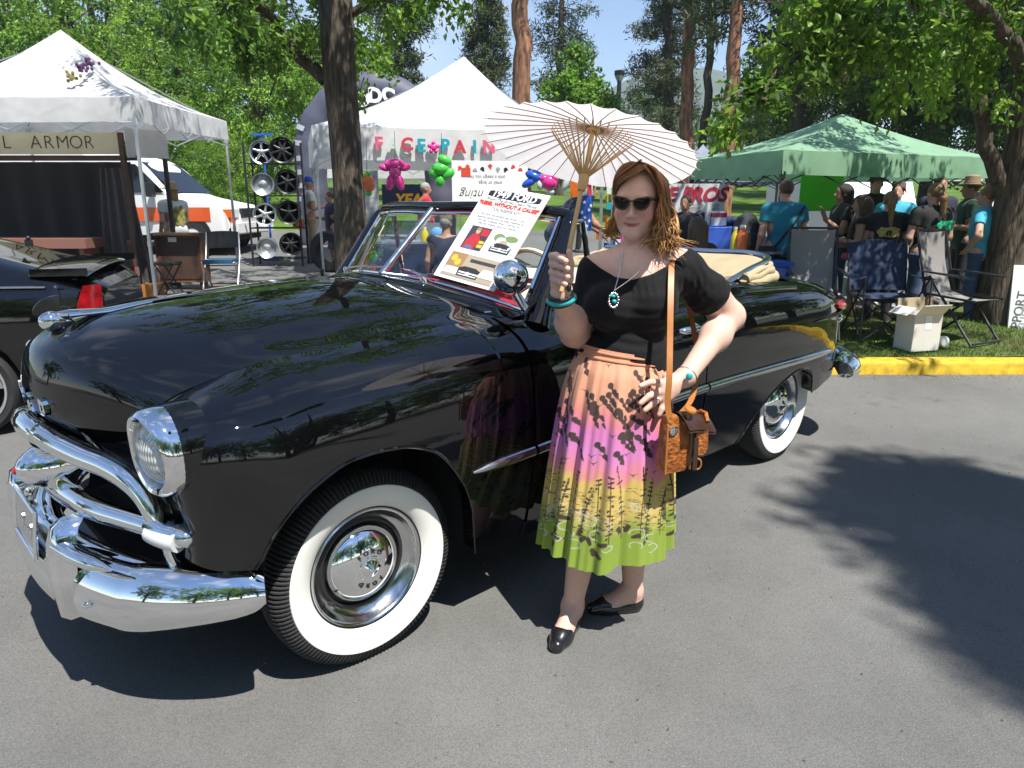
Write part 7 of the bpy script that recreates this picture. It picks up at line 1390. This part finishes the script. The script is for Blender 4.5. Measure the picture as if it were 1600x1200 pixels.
    for sd in (1, -1):
        if sit: hip = B(.09 * sd, 0, .95); kn = hip + A(.03 * sd, .42, .02); an = kn + A(0, .03, -.40)
        else: hip = A(.09 * sd, 0, .92); kn = A(.10 * sd, .02 + stride * sd, .50); an = A(.11 * sd, -.03 + stride * 1.3 * sd, .09)
        lg += [C_(hip, kn, .085 * s * wide, .060 * s, .04), C_(kn, an, .058 * s, .038 * s, .03)]; fo = [C_(an, an + A(.0, .03, -.05), .04 * s, .036 * s, .02), C_(an + A(0, -.03, -.055), an + A(.02 * sd, .15, -.062), .034 * s, .028 * s, .02)]; lg += fo; pts.append((fo, an))
    hv = .0135 if Y > 9.5 else .011
    body_part('body', sdf_mesh(tor + hed + ar + lg, hv, rl=1), M['sk_' + skin], t)
    zs = (1.505 if sleeves > 0 else 1.44); hemz = .86
    def scut(X, Yy, Z):
        zc = B(0, 0, zs)[2]; c = np.maximum(Z - zc - .25 * np.abs(X), B(0, 0, hemz)[2] - Z)
        for S, E in sl:
            d = nrm(E - S); L = np.linalg.norm(E - S); q = ((X - S[0]) * d[0] + (Yy - S[1]) * d[1] + (Z - S[2]) * d[2]) - L * max(sleeves, .12); side = np.sign(S[0]); near = (X * side > (.165 * s if sleeves > 0 else .15 * s)); c = np.where(near, np.maximum(c, q), c)
        return c
    if shirt: sp = tor + ([a for i, a in enumerate(ar) if i % 8 in ((0,) if sleeves <= 1 else (0, 1))]) + (lg[:1] + lg[4:5]); body_part('shirt', shell_cut(sp, hv, .020 * s, scut, .006), M['cl_' + shirt], t)
    zl = {'long': .07, 'short': .46, 'mini': .70}[legs]
    def tcut(X, Yy, Z):
        top = B(0, 0, .955)[2]; low = zl * s if not sit else -1; return np.maximum(Z - top, low - Z)
    if trousers: body_part('trousers', shell_cut([tor[3]] + [p for i, p in enumerate(lg) if i % 4 < 2], hv, .016 * s, tcut, .006), M['cl_' + trousers], t)
    for fo, an in pts: body_part('shoe', sdf_mesh(fo, .011, .008 * s, lambda X, Yy, Z, an=an: Z - (an[2] + .012 * s), rl=1), M['cl_grey' if trousers != 'denim' else 'cl_white'], t)
    if hair:
        hp_ = [E_(hdv(0, -.018, .035), np.array([.084, .098, .096]) * s, None, .02), E_(hdv(0, .10, -.03), np.array([.062, .06, .085]) * s, None, .02, 's')]
        if hair_style == 'long': hp_ += [C_(hdv(0, -.07, 0), hdv(0, -.10, -.28), .085 * s, .07 * s, .04), C_(hdv(.065, -.01, 0), hdv(.07, -.0, -.2), .03 * s, .03 * s, .03), C_(hdv(-.065, -.01, 0), hdv(-.07, 0, -.2), .03 * s, .03 * s, .03)]
        if hair_style == 'bob': hp_ += [C_(hdv(0, -.05, 0), hdv(0, -.06, -.10), .09 * s, .085 * s, .04)]
        if hair_style == 'tail': hp_ += [C_(hdv(0, -.10, .02), hdv(0, -.15, -.05), .03 * s, .045 * s, .02), C_(hdv(0, -.15, -.05), hdv(.02, -.15, -.36), .045 * s, .018 * s, .02)]
        if hair_style == 'curly': hp_ += [E_(hdv(RNG.normal(0, .05), -.03 + RNG.normal(0, .04), .07 + RNG.normal(0, .03)), .045 * s, None, .01) for _ in range(9)]
        def hcut(X, Yy, Z): return hd[2] - (.06 if hair_style in ('short', 'curly') else .9) * s - Z
        body_part('hair', sdf_mesh(hp_, .011, 0, hcut, rl=1), M['h_' + hair], t)
    if hat:
        st, m = hat; b = MB(); c = hdv(0, -.01, .062); ct = math.cos(.1)
        if st == 'cap':
            b.lathe([(.094 * s, -.01), (.097 * s, .02), (.085 * s, .06), (.05 * s, .085), (0, .092)], 24, c); b.grid([[c + rotz(th) @ (np.array([x, .085 + .085 * math.sqrt(max(0, 1 - (x / .075) ** 2)) * f, -.012 - .02 * f]) * s) for x in np.linspace(-.075, .075, 11)] for f in (0, .5, 1)])
        else:
            r_ = .17 if st == 'wide' else .14; b.lathe([(r_ * s, -.02), (r_ * 1.02 * s, -.012), (.10 * s, -.003), (.095 * s, .03), (.09 * s, .085), (.06 * s, .105), (0, .10)], 28, c, (.06, -.05, 1)); b.lathe([(.097 * s, .0), (.0985 * s, .02), (.0965 * s, .022)], 28, c, (.06, -.05, 1))
        b.build('hat', M['hat_' + m], t)
    for nm, m, x, z, w, h, side in prints:      # prints on the cloth: patches that hug the back (-1) or chest (1)
        sq = .9 if h > .15 else .5; rows = [[B(x + w * .5 * rr * math.copysign(abs(math.cos(a)) ** sq, math.cos(a)) * (1 + .13 * rr * math.sin(7 * a + z * 9)), side * (.155 * wide * math.sqrt(max(.05, 1 - ((x + w * .5 * rr * math.cos(a)) / .22) ** 2)) + .004), z + h * .5 * rr * math.copysign(abs(math.sin(a)) ** sq, math.sin(a)) * (1 + .13 * rr * math.cos(9 * a))) for a in np.linspace(0, 6.2832, 29)[:-1]] for rr in (.03, .5, .8, 1)]
        b = MB(); b.grid(rows, closed=True, flip=side > 0); b.build(nm, M[m], t)
    if extra: extra(t, s, B, hdv)
    return t
GR = 'people under the green canopy'
M['print_yellow'] = mat('yellow_print_ink', (.50, .38, .10), .7, var=.5, vscale=30); M['print_green'] = mat('green_print_ink', (.02, .48, .22), .7, var=.5, vscale=30); M['print_white'] = mat('white_print_ink', (.55, .55, .53), .7, var=.5, vscale=40)
M['flame'] = mat('flame_print', (.62, .10, .015), .8, var=.6, vscale=9); M['tye'] = mat('spiral_print', (.30, .60, .72), .8, var=.5, vscale=10); M['shirt_art'] = mat('shirt_artwork', (.30, .28, .08), .8, var=.8, vscale=13)
def strap(t, s, B, hdv): MB().tube([B(.17, -.13, 1.46), B(.05, -.165, 1.25), B(-.12, -.16, 1.02), B(-.20, -.10, .92), B(-.2, .05, .92)], .012, 6).build('sling_strap', M['black'], t); MB().box(B(-.2, -.12, .88), (.16, .10, .22)).build('sling_bag', M['pack'], t, True, 30)
person('man seen from behind in a teal T-shirt with a dark bag slung across his back', 1209, 8.1, 282, 4, 'teal', 'dark', 'brown', ('down', 'down'), 'fair', extra=strap, group=GR, wide=1.08)
person('woman with dark ponytail in a black T-shirt gesturing before the neon green poster', 1298, 8.6, 288, 88, 'black', 'denim', 'black', ('down', 'up'), 'tan', 'bob', group=GR)
def waist(t, s, B, hdv): MB().tube([B(.17 * math.cos(a), .15 * math.sin(a), .95) for a in np.linspace(0, 6.28, 25)[:-1]], .05 * s, 8, closed=True).tube([B(-.15, -.1, .94), B(-.19, -.14, .8), B(-.17, -.12, .66)], [.05, .07, .05], 8).build('tied_shirt', M['cl_pink'], t)
person('girl with long brown hair, black tank top and a pink shirt tied round her waist', 1326, 8.2, 306, 70, 'black', 'shorts', 'brown', ('cross', 'front'), 'tan', 'long', legs='mini', sleeves=0, extra=waist, group=GR, wide=.85)
def logo(m, txt):
    def f(t, s, B, hdv):
        q = MB(); o = B(0, -.185, 1.26); put_text(q, txt, o, (-1, 0, 0), nrm(B(0, -.18, 1.4) - B(0, -.18, 1.2)), .11, .004, offset=.003); q.build('shirt_lettering', M['cl_black'], t, False)
    return f
person('woman from behind in a black T-shirt with a yellow splash print and blond hair', 1366, 8.0, 300, -18, 'black', 'dark', 'dkblond', ('front', 'front'), 'fair', 'tail', prints=[('shirt_print', 'print_yellow', 0, 1.26, .24, .12, -1)], extra=logo('y', 'n'), group=GR)
person('woman from behind with a long blond ponytail and a green splash print on black', 1432, 7.85, 287, 12, 'black', 'denim', 'dkblond', ('front', 'front'), 'fair', 'tail', legs='short', prints=[('shirt_print', 'print_green', .06, 1.28, .24, .11, -1)], extra=logo('g', 'a'), group=GR, wide=1.12)
person('man in a dark brimmed hat and black T-shirt facing the picture', 1347, 9.6, 274, 168, 'black', 'dark', 'brown', ('down', 'front'), 'fair', hat=('brim', 'dark'), group=GR)
person('curly haired person in a pale blue shirt between two dark shirts', 1380, 9.3, 287, 150, 'cyan', 'denim', 'brown', ('down', 'down'), 'fair', 'curly', group=GR)
person('tall man in a navy T-shirt with a small white print facing the picture', 1443, 9.6, 277, 176, 'navy', 'khaki', 'brown', ('down', 'down'), 'fair', prints=[('shirt_print', 'print_white', -.05, 1.32, .10, .05, 1)], group=GR)
person('person in a wide tan hat and dark green shirt behind the tie-dye shirt', 1489, 8.9, 281, 75, 'green', 'dark', 'brown', ('down', 'front'), 'tan', hat=('wide', 'tan'), group=GR, wide=1.05)
person('boy in a pale blue tie-dye T-shirt with an orange flame hem, hand on hip', 1512, 8.1, 292, 40, 'cyan', 'denim', 'dkblond', ('hip', 'hip'), 'fair', 'curly', prints=[('shirt_print', 'tye', .0, 1.22, .22, .24, -1), ('flame_hem', 'flame', 0, .93, .36, .14, -1)], group=GR, wide=.92)
person('long haired person in black sitting behind the woman shoulder near the blue table', 1077, 6.9, 337, 25, 'black', 'dark', 'brown', ('front', 'front'), 'tan', 'long', sit=True, Hset=1.6, raise_z=at(1077, 337, 6.9)[2] - zg(6.9) - 1.27 * 1.6 / 1.75 - .02, group=GR)
person('dark haired person with glasses half hidden by the woman hair', 1062, 9.0, 306, 150, 'dark', 'dark', 'black', ('down', 'down'), 'tan', group=GR)
GL = 'people around the left and middle stalls'
def art(t, s, B, hdv): pass
person('woman with straw hat, blond hair and a printed white T-shirt by the brown chest', 284, 11.3, 289, 62, 'white', 'shorts', 'blond', ('front', 'down'), 'fair', 'bob', hat=('wide', 'straw'), legs='short', prints=[('shirt_print', 'shirt_art', .0, 1.22, .26, .34, -1)], group=GL, wide=1.12)
person('man in white polo shirt, khaki shorts and bright blue cap left of the tree trunk', 489, 14.4, 279, -62, 'white', 'khaki', 'grey', ('front', 'front'), 'tan', hat=('cap', 'blue'), legs='short', group=GL, wide=1.08)
person('man in navy shirt and shorts half hidden by the shade tree trunk', 523, 13.4, 300, 120, 'navy', 'grey', 'brown', ('front', 'down'), 'tan', legs='short', group=GL)
person('grey haired man in a red shirt standing before the navy banner', 668, 12.6, 286, -75, 'red', 'denim', 'grey', ('front', 'front'), 'tan', group=GL, wide=1.12)
person('seated man in olive cap and dark vest seen from behind through the windshield', 699, 9.9, 333, -15, 'navy', 'denim', 'grey', ('front', 'down'), 'tan', hat=('cap', 'olive'), sit=True, sleeves=0, Hset=1.7, raise_z=at(699, 333, 9.9)[2] - zg(9.9) - 1.27 * 1.7 / 1.75 - .03, group=GL, wide=1.1)
person('dark haired person in navy bending forward beside the starred windsock', 868, 9.2, 296, -80, 'navy', 'dark', 'black', ('reach', 'reach'), 'tan', lean=.62, Hset=1.72, group=GL)
for k, (px, Y, tp, sh_, lab) in enumerate(((1238, 30, 268, 'cyan', 'far person in a pale blue shirt under the trees beyond the lawn'), (1250, 30.5, 270, 'navy', 'far person in a dark shirt beside the pale blue shirt beyond the lawn'), (700, 19, 285, 'white', 'far person in white beyond the navy banner'), (905, 16, 286, 'grey', 'far person in grey behind the windsock'))): person(lab, px, Y, tp, 150 + 40 * k, sh_, 'dark', 'brown', group='people far beyond the stalls', Hset=1.7)
for px, Y, tp, H_, lab in ((1077, 6.9, 337, 1.6, 'camp stool under the long haired person by the blue table'), (699, 9.9, 333, 1.7, 'camp stool under the man in the olive cap')): small_table(lab, px, Y, at(px, tp, Y)[2] - (1.73 - .48 - .47 + .13) * H_ / 1.75, .36, .34, 'camp_stool', 'stool')
# starred windsock and orange pennant
p = at(917, 265, 9.0); t = thing('windsock', 'red, white and blue starred windsock hanging beside the parasol shaft', 'windsock', tuple(p)); 
rr_ = lambda z: .055 + .03 * math.sin(min(1, -z / .5) * 2.4)
MB().lathe([(rr_(z), z) for z in (-.30, -.40, -.5, -.62, -.72)], 24, cap=False).build('blue_part', mat('windsock_blue', (.02, .09, .42), .7), t)
for k in range(8): MB().lathe([(rr_(z), z) for z in (0, -.08, -.16, -.24, -.30)], 3, cap=False, a0=k * .785, a1=(k + 1) * .785).build('stripe', M['b_white'] if k % 2 else M['b_red'], t)
st_ = [(.026 * (1 if i % 2 == 0 else .42) * math.sin(i * math.pi / 5), .026 * (1 if i % 2 == 0 else .42) * math.cos(i * math.pi / 5)) for i in range(10)][::-1]
for z, a_ in ((-.38, -1.9), (-.47, -1.2), (-.42, -.9), (-.56, -1.75), (-.60, -1.05), (-.5, -2.3), (-.66, -1.5)):
    d = np.array([math.cos(a_), math.sin(a_), 0]); MB().prism(st_, d * (rr_(z) + .002) + np.array([0, 0, z]), np.array([-d[1], d[0], 0]), (0, 0, 1.), .002).build('star', M['paper'], t, False)
b = MB(); p = at(890, 270, 9.4); b.add([p, p + (.13, .02, -.02), p + (.17, .0, -.28), p + (.03, .02, -.42), p + (0, .012, 0), p + (.13, .032, -.02), p + (.17, .012, -.28), p + (.03, .032, -.42)], [(0, 3, 2, 1), (4, 5, 6, 7), (0, 1, 5, 4), (1, 2, 6, 5), (2, 3, 7, 6), (3, 0, 4, 7)]); tag(b.build('pennant', M['b_orange'], None, False), 'orange pennant beside the starred windsock', 'pennant')
b = MB(); p = at(940, 330, 9.0); b.bar((p[0], 9.05, zg(9)), (p[0], 9.05, at(940, 235, 9.05)[2]), .035); tag(b.build('stall_post', M['steel'], None, False), 'silver post right of the starred windsock', 'post')
t = thing('trinket_stand', 'stand hung with many bright small packets right of the windsock', 'stand', (gx(952, 9.6), 9.6, zg(9.6))); MB().bar((0, 0, 0), (0, 0, 1.75), .03).bar((-.2, 0, 1.7), (.2, 0, 1.7), .02).build('stand_frame', M['steel'], t, False)
for k in range(28): MB().box((RNG.uniform(-.2, .2), RNG.uniform(-.06, .06), RNG.uniform(.5, 1.65)), (.07, .02, .09), rotz(RNG.normal(0, .3))).build('packet', M['b_' + ('yellow', 'white', 'hot', 'teal', 'orange', 'blue')[k % 6]], t, False)
# folding table and things in the middle stall
t = thing('folding_table', 'long folding table behind the windshield with a dark cover', 'table', (gx(655, 10.6), 10.6, zg(10.6))); MB().box((0, 0, .70), (1.7, .6, .04)).build('table_top', M['grey_fab'], t, False); MB().box((0, -.305, .42), (1.7, .012, .54)).build('table_cover', M['navy_fab'], t, False)
for x in (-.8, .8):
    for y in (-.25, .25): MB().bar((x, y, 0), (x, y, .69), .03).build('leg', M['steel'], t, False)
bottle('paint_bottle', 'orange-yellow bottle on the folding table seen through the windshield', 664, 372, 10.35, M['b_yellow'], .2, .05).location.z = zg(10.6) + .721
prop('cloth_bag', 'light blue cloth bag on the folding table', 683, 378, 10.35, [('bag_body', mat('light_blue_cloth', (.12, .30, .62), .8), lambda b: b.sphere((0, 0, .1), (.10, .08, .11), 12, 8))], 'bag').location.z = zg(10.6) + .715
prop('metal_chair_back', 'tan metal chair back behind the folding table', 670, 362, 10.8, [('back_panel', 'steel', lambda b: b.box((0, 0, 0), (.38, .03, .26))), ('leg', 'steel', lambda b: b.bar((-.18, 0, -.1), (-.18, .05, -.85), .025)), ('leg', 'steel', lambda b: b.bar((.18, 0, -.1), (.18, .05, -.85), .025)), ('seat', 'steel', lambda b: b.box((0, .2, -.42), (.38, .4, .03)))], 'chair')
prop('potted_plant', 'small potted flowering plant seen through the left windshield pane', 578, 412, 9.6, [('pot', 'b_orange', lambda b: b.lathe([(.07, -.12), (.09, 0), (.08, 0), (.07, -.02), (0, -.02)], 16)), ('foliage', 'b_green', lambda b: [b.sphere((RNG.normal(0, .07), RNG.normal(0, .07), .1 + RNG.normal(0, .05)), .035, 6, 4) for _ in range(24)]), ('flowers', 'b_yellow', lambda b: [b.sphere((RNG.normal(0, .08), RNG.normal(0, .07), .16 + RNG.normal(0, .04)), .018, 6, 4) for _ in range(14)])], 'plant')
p = at(513, 375, 12.9); t = thing('spare_rubber_tyre', 'upright black tyre standing behind the shade tree trunk', 'tyre', (p[0], 12.9, zg(12.9) + .36)); MB().lathe([(.2, -.1), (.33, -.1), (.36, -.05), (.36, .05), (.33, .1), (.2, .1), (.2, -.1)], 40, ax=(.3, 1, 0), cap=False).build('tyre', M['rubber'], t)
b = MB(); p = at(506, 452, 8.6); b.tube([p, at(503, 420, 8.6)], .02, 8); b.tube([at(503, 420, 8.6), at(501, 395, 8.6)], .008, 6); tag(b.build('closed_umbrella', M['black'], None), 'thin closed black umbrella standing left of the windshield', 'umbrella')
prop('toy_box', 'small red and yellow box on the rim rack', 467, 355, 13.95, [('box_body', 'b_red', lambda b: b.box((0, 0, .07), (.18, .14, .14))), ('box_label', 'b_yellow', lambda b: b.box((.02, -.075, .07), (.1, .01, .08)))], 'box')

# ================================================================== the white and orange ambulance
vx_, vy_ = gx(371, 15.2), 15.2; van = thing('ambulance', 'white ambulance van with an orange stripe behind the left white canopy', 'van', (vx_, vy_ + .95, zg(15.6)), R(-4))
vw = .95
prof_t = [(0, .62), (-.02, .86), (-.10, .98), (-.5, 1.10), (-1.0, 1.20), (-1.18, 1.25), (-1.95, 1.93), (-2.1, 2.0), (-2.6, 2.04), (-5.4, 2.06), (-5.5, 1.9)]
T_ = catmull(prof_t, 60); rows = []
for y in (-1, -.97, -.85, -.5, 0, .5, .85, .97, 1):
    k = abs(y) ** 6; rows.append([(x - .05 * k * (x > -.6), y * vw * (1 - .07 * max(0, z - 1.2)), z - .07 * k) for x, z in T_])
b = MB(); b.grid(rows, flip=False)
for sgn, row in ((-1, rows[0]), (1, rows[-1])):
    low = [(x, y, .42) for x, y, z in row]; mid = [(x, sgn * vw * 1.01, min(z, .9)) for x, y, z in row]; b.grid([row, mid, low], flip=sgn < 0)
b.grid([[(-.0, y, z) for y in (-vw * .97, 0, vw * .97)] for z in (.42, .66)]); b.build('van_body', M['white_paint'], van, True, 40)
om = mat('orange_stripe_paint', (.68, .10, .015), .3, coat=.5)
for s_ in (1, -1): MB().grid([[(x, s_ * (vw * 1.012 + .004), z - (.12 if x > -.5 else 0) * 0) for x in np.linspace(-5.4, -.42, 12)] for z in (.70, .98)], flip=s_ > 0).build('orange_stripe', om, van, False)
MB().grid([[(-.012 - .001, y, z) for y in np.linspace(-.93, .93, 8)] for z in (.66, .84)]).build('orange_stripe', om, van, False)
for s_ in (1, -1):
    MB().add([(x, s_ * vw * (1.018 - .07 * max(0, z - 1.2)), z) for x, z in ((-1.35, 1.28), (-2.25, 1.28), (-2.25, 1.86), (-1.92, 1.84))], [(0, 1, 2, 3) if s_ > 0 else (3, 2, 1, 0)]).build('side_window', M['dark_glass'], van, False)
    MB().add([(x, s_ * vw * (1.018 - .07 * max(0, z - 1.2)), z) for x, z in ((-2.5, 1.28), (-3.6, 1.28), (-3.6, 1.86), (-2.5, 1.86))], [(0, 1, 2, 3) if s_ > 0 else (3, 2, 1, 0)]).build('side_window', M['dark_glass'], van, False)
    MB().box((-1.55, s_ * 1.12, 1.32), (.12, .16, .26)).build('wing_mirror', M['black_plastic'], van, True, 30)
    MB().box((-.03, s_ * .70, .86), (.08, .28, .17)).build('headlight', M['lens'], van, True, 30); MB().box((-.08, s_ * .905, .86), (.14, .10, .17)).build('turn_lamp', M['b_orange'], van, True, 30)
    MB().box((-2.35, s_ * (vw * 1.02), 1.08), (.18, .012, .03)).build('door_handle', M['black_plastic'], van, False)
    for x in (-.85, -4.1):
        w_ = thing('wheel', None, None, (x, s_ * .84, .36)); w_.parent = van; MB().lathe([(.2, -.12), (.33, -.12), (.36, -.06), (.36, .06), (.33, .12), (.2, .12)], 32, ax=(0, 1, 0), cap=False).build('tyre', M['rubber'], w_); MB().lathe([(.21, s_ * .08), (.15, s_ * .04), (.06, s_ * .09), (0, s_ * .10)], 24, ax=(0, 1, 0)).build('rim', M['steel'], w_)
        MB().lathe([(.42, s_ * .125), (.40, s_ * .128), (.0, s_ * .10)], 28, (x, s_ * .835, .40), (0, 1, 0), False).build('wheel_arch', M['black'], van, False)
ws_ = [(x + .03, y, z + .02) for x, y, z in ((-1.24, -.80, 1.27), (-1.24, .80, 1.27), (-1.93, .72, 1.88), (-1.93, -.72, 1.88))]; MB().add(ws_, [(0, 1, 2, 3)]).build('windscreen', M['dark_glass'], van, False)
gb = MB(); gb.box((.0, 0, .86), (.06, .90, .20)); gb.build('grille', M['black_plastic'], van, False)
for k in range(4): MB().box((.034, 0, .79 + .045 * k), (.015, .86, .018)).build('grille_bar', M['chrome_dull'], van, False)
MB().box((.06, 0, .56), (.16, 1.86, .20)).build('front_bumper', M['white_paint'], van, True, 30); MB().box((-2.7, 0, .40), (5.2, 1.5, .2)).build('underside', M['black'], van, False)

# white van behind the crowd, black pickup awning
t = thing('parked_van', 'white van with a dark window behind the crowd under the green canopy', 'van', (gx(1362, 14.5), 14.5, zg(14.5))); 
b = MB(); b.grid([[(x, y, z - .10 * abs(x) ** 4) for x in np.linspace(-.85, .85, 12)] for y, z in ((0, .5), (-.03, .95), (.15, 1.05), (.55, 1.75), (.75, 1.86), (4, 1.9))]); [b.grid([[(s_ * .85, y, z) for y in (0, .15, .55, .75, 4)] for z in (.5, 1.1)] , flip=s_ < 0) for s_ in (1, -1)]; [b.add([(s_ * .85, y, z) for y, z in ((.15, 1.0), (.55, 1.68), (.75, 1.78), (4, 1.8), (4, 1.0))], [(0, 1, 2, 3, 4)]) for s_ in (1, -1)]; b.build('van_body', M['white_paint'], t, True, 40)
MB().add([(-.72, .20, 1.10), (.72, .20, 1.10), (.66, .52, 1.70), (-.66, .52, 1.70)], [(0, 1, 2, 3)]).build('windscreen', M['dark_glass'], t, False)
for s_ in (1, -1):
    MB().box((s_ * .6, -.02, .82), (.3, .06, .16)).build('headlight', M['lens'], t, True, 30); w_ = thing('wheel', None, None, (s_ * .74, .75, .34)); w_.parent = t; MB().lathe([(0, -.1), (.3, -.1), (.34, -.05), (.34, .05), (.3, .1), (0, .1)], 28, ax=(1, 0, 0)).build('tyre', M['rubber'], w_)
    w_ = thing('wheel', None, None, (s_ * .74, 3.2, .34)); w_.parent = t; MB().lathe([(0, -.1), (.3, -.1), (.34, -.05), (.34, .05), (.3, .1), (0, .1)], 28, ax=(1, 0, 0)).build('tyre', M['rubber'], w_)

# ================================================================== the black hatchback at the left edge
hb_o = np.array([-3.03, 5.62, 0.]); hc_ = thing('black_hatchback', 'black modern car with a rear spoiler and silver alloy wheel, cut by the left edge', 'car', tuple(hb_o), R(16))
# local: x runs forward to the left as -x; near side is -y
hw = .86
def hsec(x):      # (belt z, roof/deck z, half width, bottom z)
    zb = np.interp(x, [-4.2, -3.9, -3.0, -.6, -.2, -.03, 0], [.60, .74, .86, .98, .97, .93, .88]); zt = np.interp(x, [-4.2, -3.9, -3.1, -2.4, -1.7, -1.0, -.45, -.12, 0], [.62, .78, .92, 1.30, 1.345, 1.26, 1.10, 1.02, .93]); w = np.interp(x, [-4.2, -3.9, -3.2, -.8, -.25, -.08, 0], [.55, .74, .85, .86, .82, .74, .64]); return zb, zt, w
rows = []
for x in np.r_[np.linspace(-4.2, -.3, 60), np.linspace(-.27, 0, 14)]:
    zb, zt, w = hsec(x); sec = [(-w * .97, .20), (-w, .34), (-w * 1.01, .62), (-w * .985, zb - .08), (-w * .95, zb)]; ww_ = w * (.95 - .32 * min(1, max(0, zt - zb) / .36)); sec += [(-w * .95 + (w * .95 - ww_) * .5, zb + (zt - zb) * .55), (-ww_ * 1.0, zt - .03), (-ww_ * .85, zt), (-ww_ * .4, zt + .012)]
    sec = catmull(sec, 26); row = [(x, y, z) for y, z in sec]; rows.append(row + [(x, -y, z) for _, y, z in row[::-1]])
b = MB(); R_ = np.array(rows)
# open the near wheel arches: drop the lower points over the wheels
for wx in (-.86, -3.4):
    d = R_[:, :, 0] - wx; arc = .335 + np.sqrt(np.maximum(0, .37 ** 2 - d ** 2)); m = (np.abs(d) < .37) & (R_[:, :, 2] < arc); R_[:, :, 2] = np.where(m, np.minimum(arc, .70), R_[:, :, 2])
b.grid(R_, flip=True); b.add(R_[-1], [tuple(range(R_.shape[1]))]); b.build('body_shell', M['paint'], hc_, True, 50)
MB().box((-2.1, 0, .42), (3.3, 1.3, .42)).build('underbody', M['black'], hc_, False)
gq = [(x, -np.interp(x, [-2.9, -1, -.5], [.845, .86, .855]) * (.96 - .02), z) for x, z in ((-2.75, .93), (-.75, 1.005), (-.98, 1.17), (-1.7, 1.27), (-2.3, 1.24))]
for sgn in (1, -1):
    G = []
    for x in np.linspace(-2.7, -.72, 14):
        zb, zt, w = hsec(x); ww_ = w * (.95 - .32 * min(1, max(0, zt - zb) / .36)); G.append([(x, sgn * (-(w * .95 + (ww_ - w * .95) * f) - .012), zb + (zt - zb) * f) for f in (.12, .45, .78)])
    MB().grid(G, flip=sgn > 0).build('side_window', M['dark_glass'], hc_)
    MB().tube([(x, sgn * -(hsec(x)[2] * .955 + .004), hsec(x)[0] + .012) for x in np.linspace(-2.9, -.30, 20)], .009, 6).build('window_trim', M['chrome_dull'], hc_)
    lp = []
    for x in np.linspace(-.15, -.005, 8):
        zb, zt, w = hsec(x); lp.append([(x * (1 - .45 * f), sgn * -(w * (1.0 - .03 * f) + .010), z) for f, z in ((0, .80), (.3, .86), (.6, .92), (1, .985))])
    MB().grid(lp, flip=sgn > 0).build('tail_light', M['red_lens'], hc_)
    for wx in (-.86, -3.4):
        w_ = thing('wheel', None, None, (wx, sgn * -.76, .325)); w_.parent = hc_; ax = (0, -sgn, 0); MB().lathe([(.255, .09), (.30, .105), (.317, .09), (.325, .05), (.325, -.08), (.3, -.1), (.22, -.1)], 48, ax=ax, cap=False).build('tyre', M['rubber'], w_)
        b = MB().lathe([(.26, .088), (.26, .10), (.247, .10), (.235, .07), (.225, -.05)], 48, ax=ax, cap=False); b.lathe([(.06, .05), (.055, .075), (0, .08)], 24, ax=ax)
        for k in range(5):
            a_ = k * 1.2566 + .2; d = np.array([math.cos(a_), 0, math.sin(a_)]); b.tube([d * .03 + np.array(ax) * .06, d * .12 + np.array(ax) * .072, d * .24 + np.array(ax) * .085], [.045, .032, .045], 8, flat=.45, up=ax)
        b.build('alloy_rim', M['alu'], w_); MB().lathe([(.17, -.02), (.17, .0), (0, .0)], 32, ax=ax).build('brake_disc', M['chrome_dull'], w_)
    MB().box((-.035, sgn * -.52, .60), (.05, .26, .055)).build('rear_reflector', M['red_lens'], hc_, False)
MB().grid([[(x, y, 1.085 + .03 * (1 - (y / .72) ** 2) + (.018 if 0 < j < 4 else 0) - .01 * j) for j, x in enumerate((-.40, -.36, -.25, -.12, -.055))] for y in np.linspace(-.74, .74, 19)]).grid([[(x, y, 1.06 + .03 * (1 - (y / .72) ** 2) - .01 * j) for j, x in enumerate((-.40, -.36, -.25, -.12, -.055))] for y in np.linspace(-.74, .74, 19)], flip=True).build('rear_spoiler', M['paint'], hc_)
for sgn in (1, -1): MB().box((-.22, sgn * .62, 1.045), (.16, .04, .06)).box((-.22, sgn * .745, 1.075), (.34, .015, .05)).build('spoiler_foot', M['paint'], hc_, False)
bb_ = MB(); bp2 = [[(x + .03, y * 1.02, z) for y in np.linspace(-.74, .74, 15)] for x, z in ((-.06, .26), (.02, .30), (.07, .42), (.07, .58), (.02, .66), (-.06, .68))]; bb_.grid([[(p[0] - .22 * abs(p[1] / .76) ** 4, p[1], p[2]) for p in r_] for r_ in bp2]); bb_.build('rear_bumper', M['paint'], hc_)
MB().box((-.60, 0, 1.235), (.05, .02, .05)).sphere((-.60, 0, 1.27), .018, 8, 5).build('antenna', M['black_plastic'], hc_)

# trees that stand behind the picture-taker and show only in the paint and chrome
for k, (src, x, y, sc, a_) in enumerate(((TREE_A, -9, -13, 1.2, 1), (TREE_B, -3, -14, 1.4, 2), (TREE_C, 4, -13, 1.1, 3), (TREE_A, 10, -12, 1.2, 4), (TREE_C, -15, -9, 1.0, 5), (TREE_B, 16, -9, 1.5, .5), (TREE_C, 0, -20, 1.5, 1.4), (TREE_A, 15, -3, 1.1, 2.2), (TREE_C, -20, 2, .9, 3.1), (TREE_C, 13.5, 2.5, 1.0, 1.1), (TREE_B, 14, 7, 1.3, 4.4), (TREE_A, 20, 3, 1.3, .3), (TREE_C, 13, -7.5, 1.1, 2.7), (TREE_C, 18, 10, 1.2, 5.7))):
    o = copy_tree(src); o.location = (x, y, 0); o.rotation_euler = (0, 0, a_); o.scale = (sc, sc, sc); tag(o, 'leafy street tree standing behind the viewer, mirrored in the paintwork', 'tree', 'trees behind the viewer')
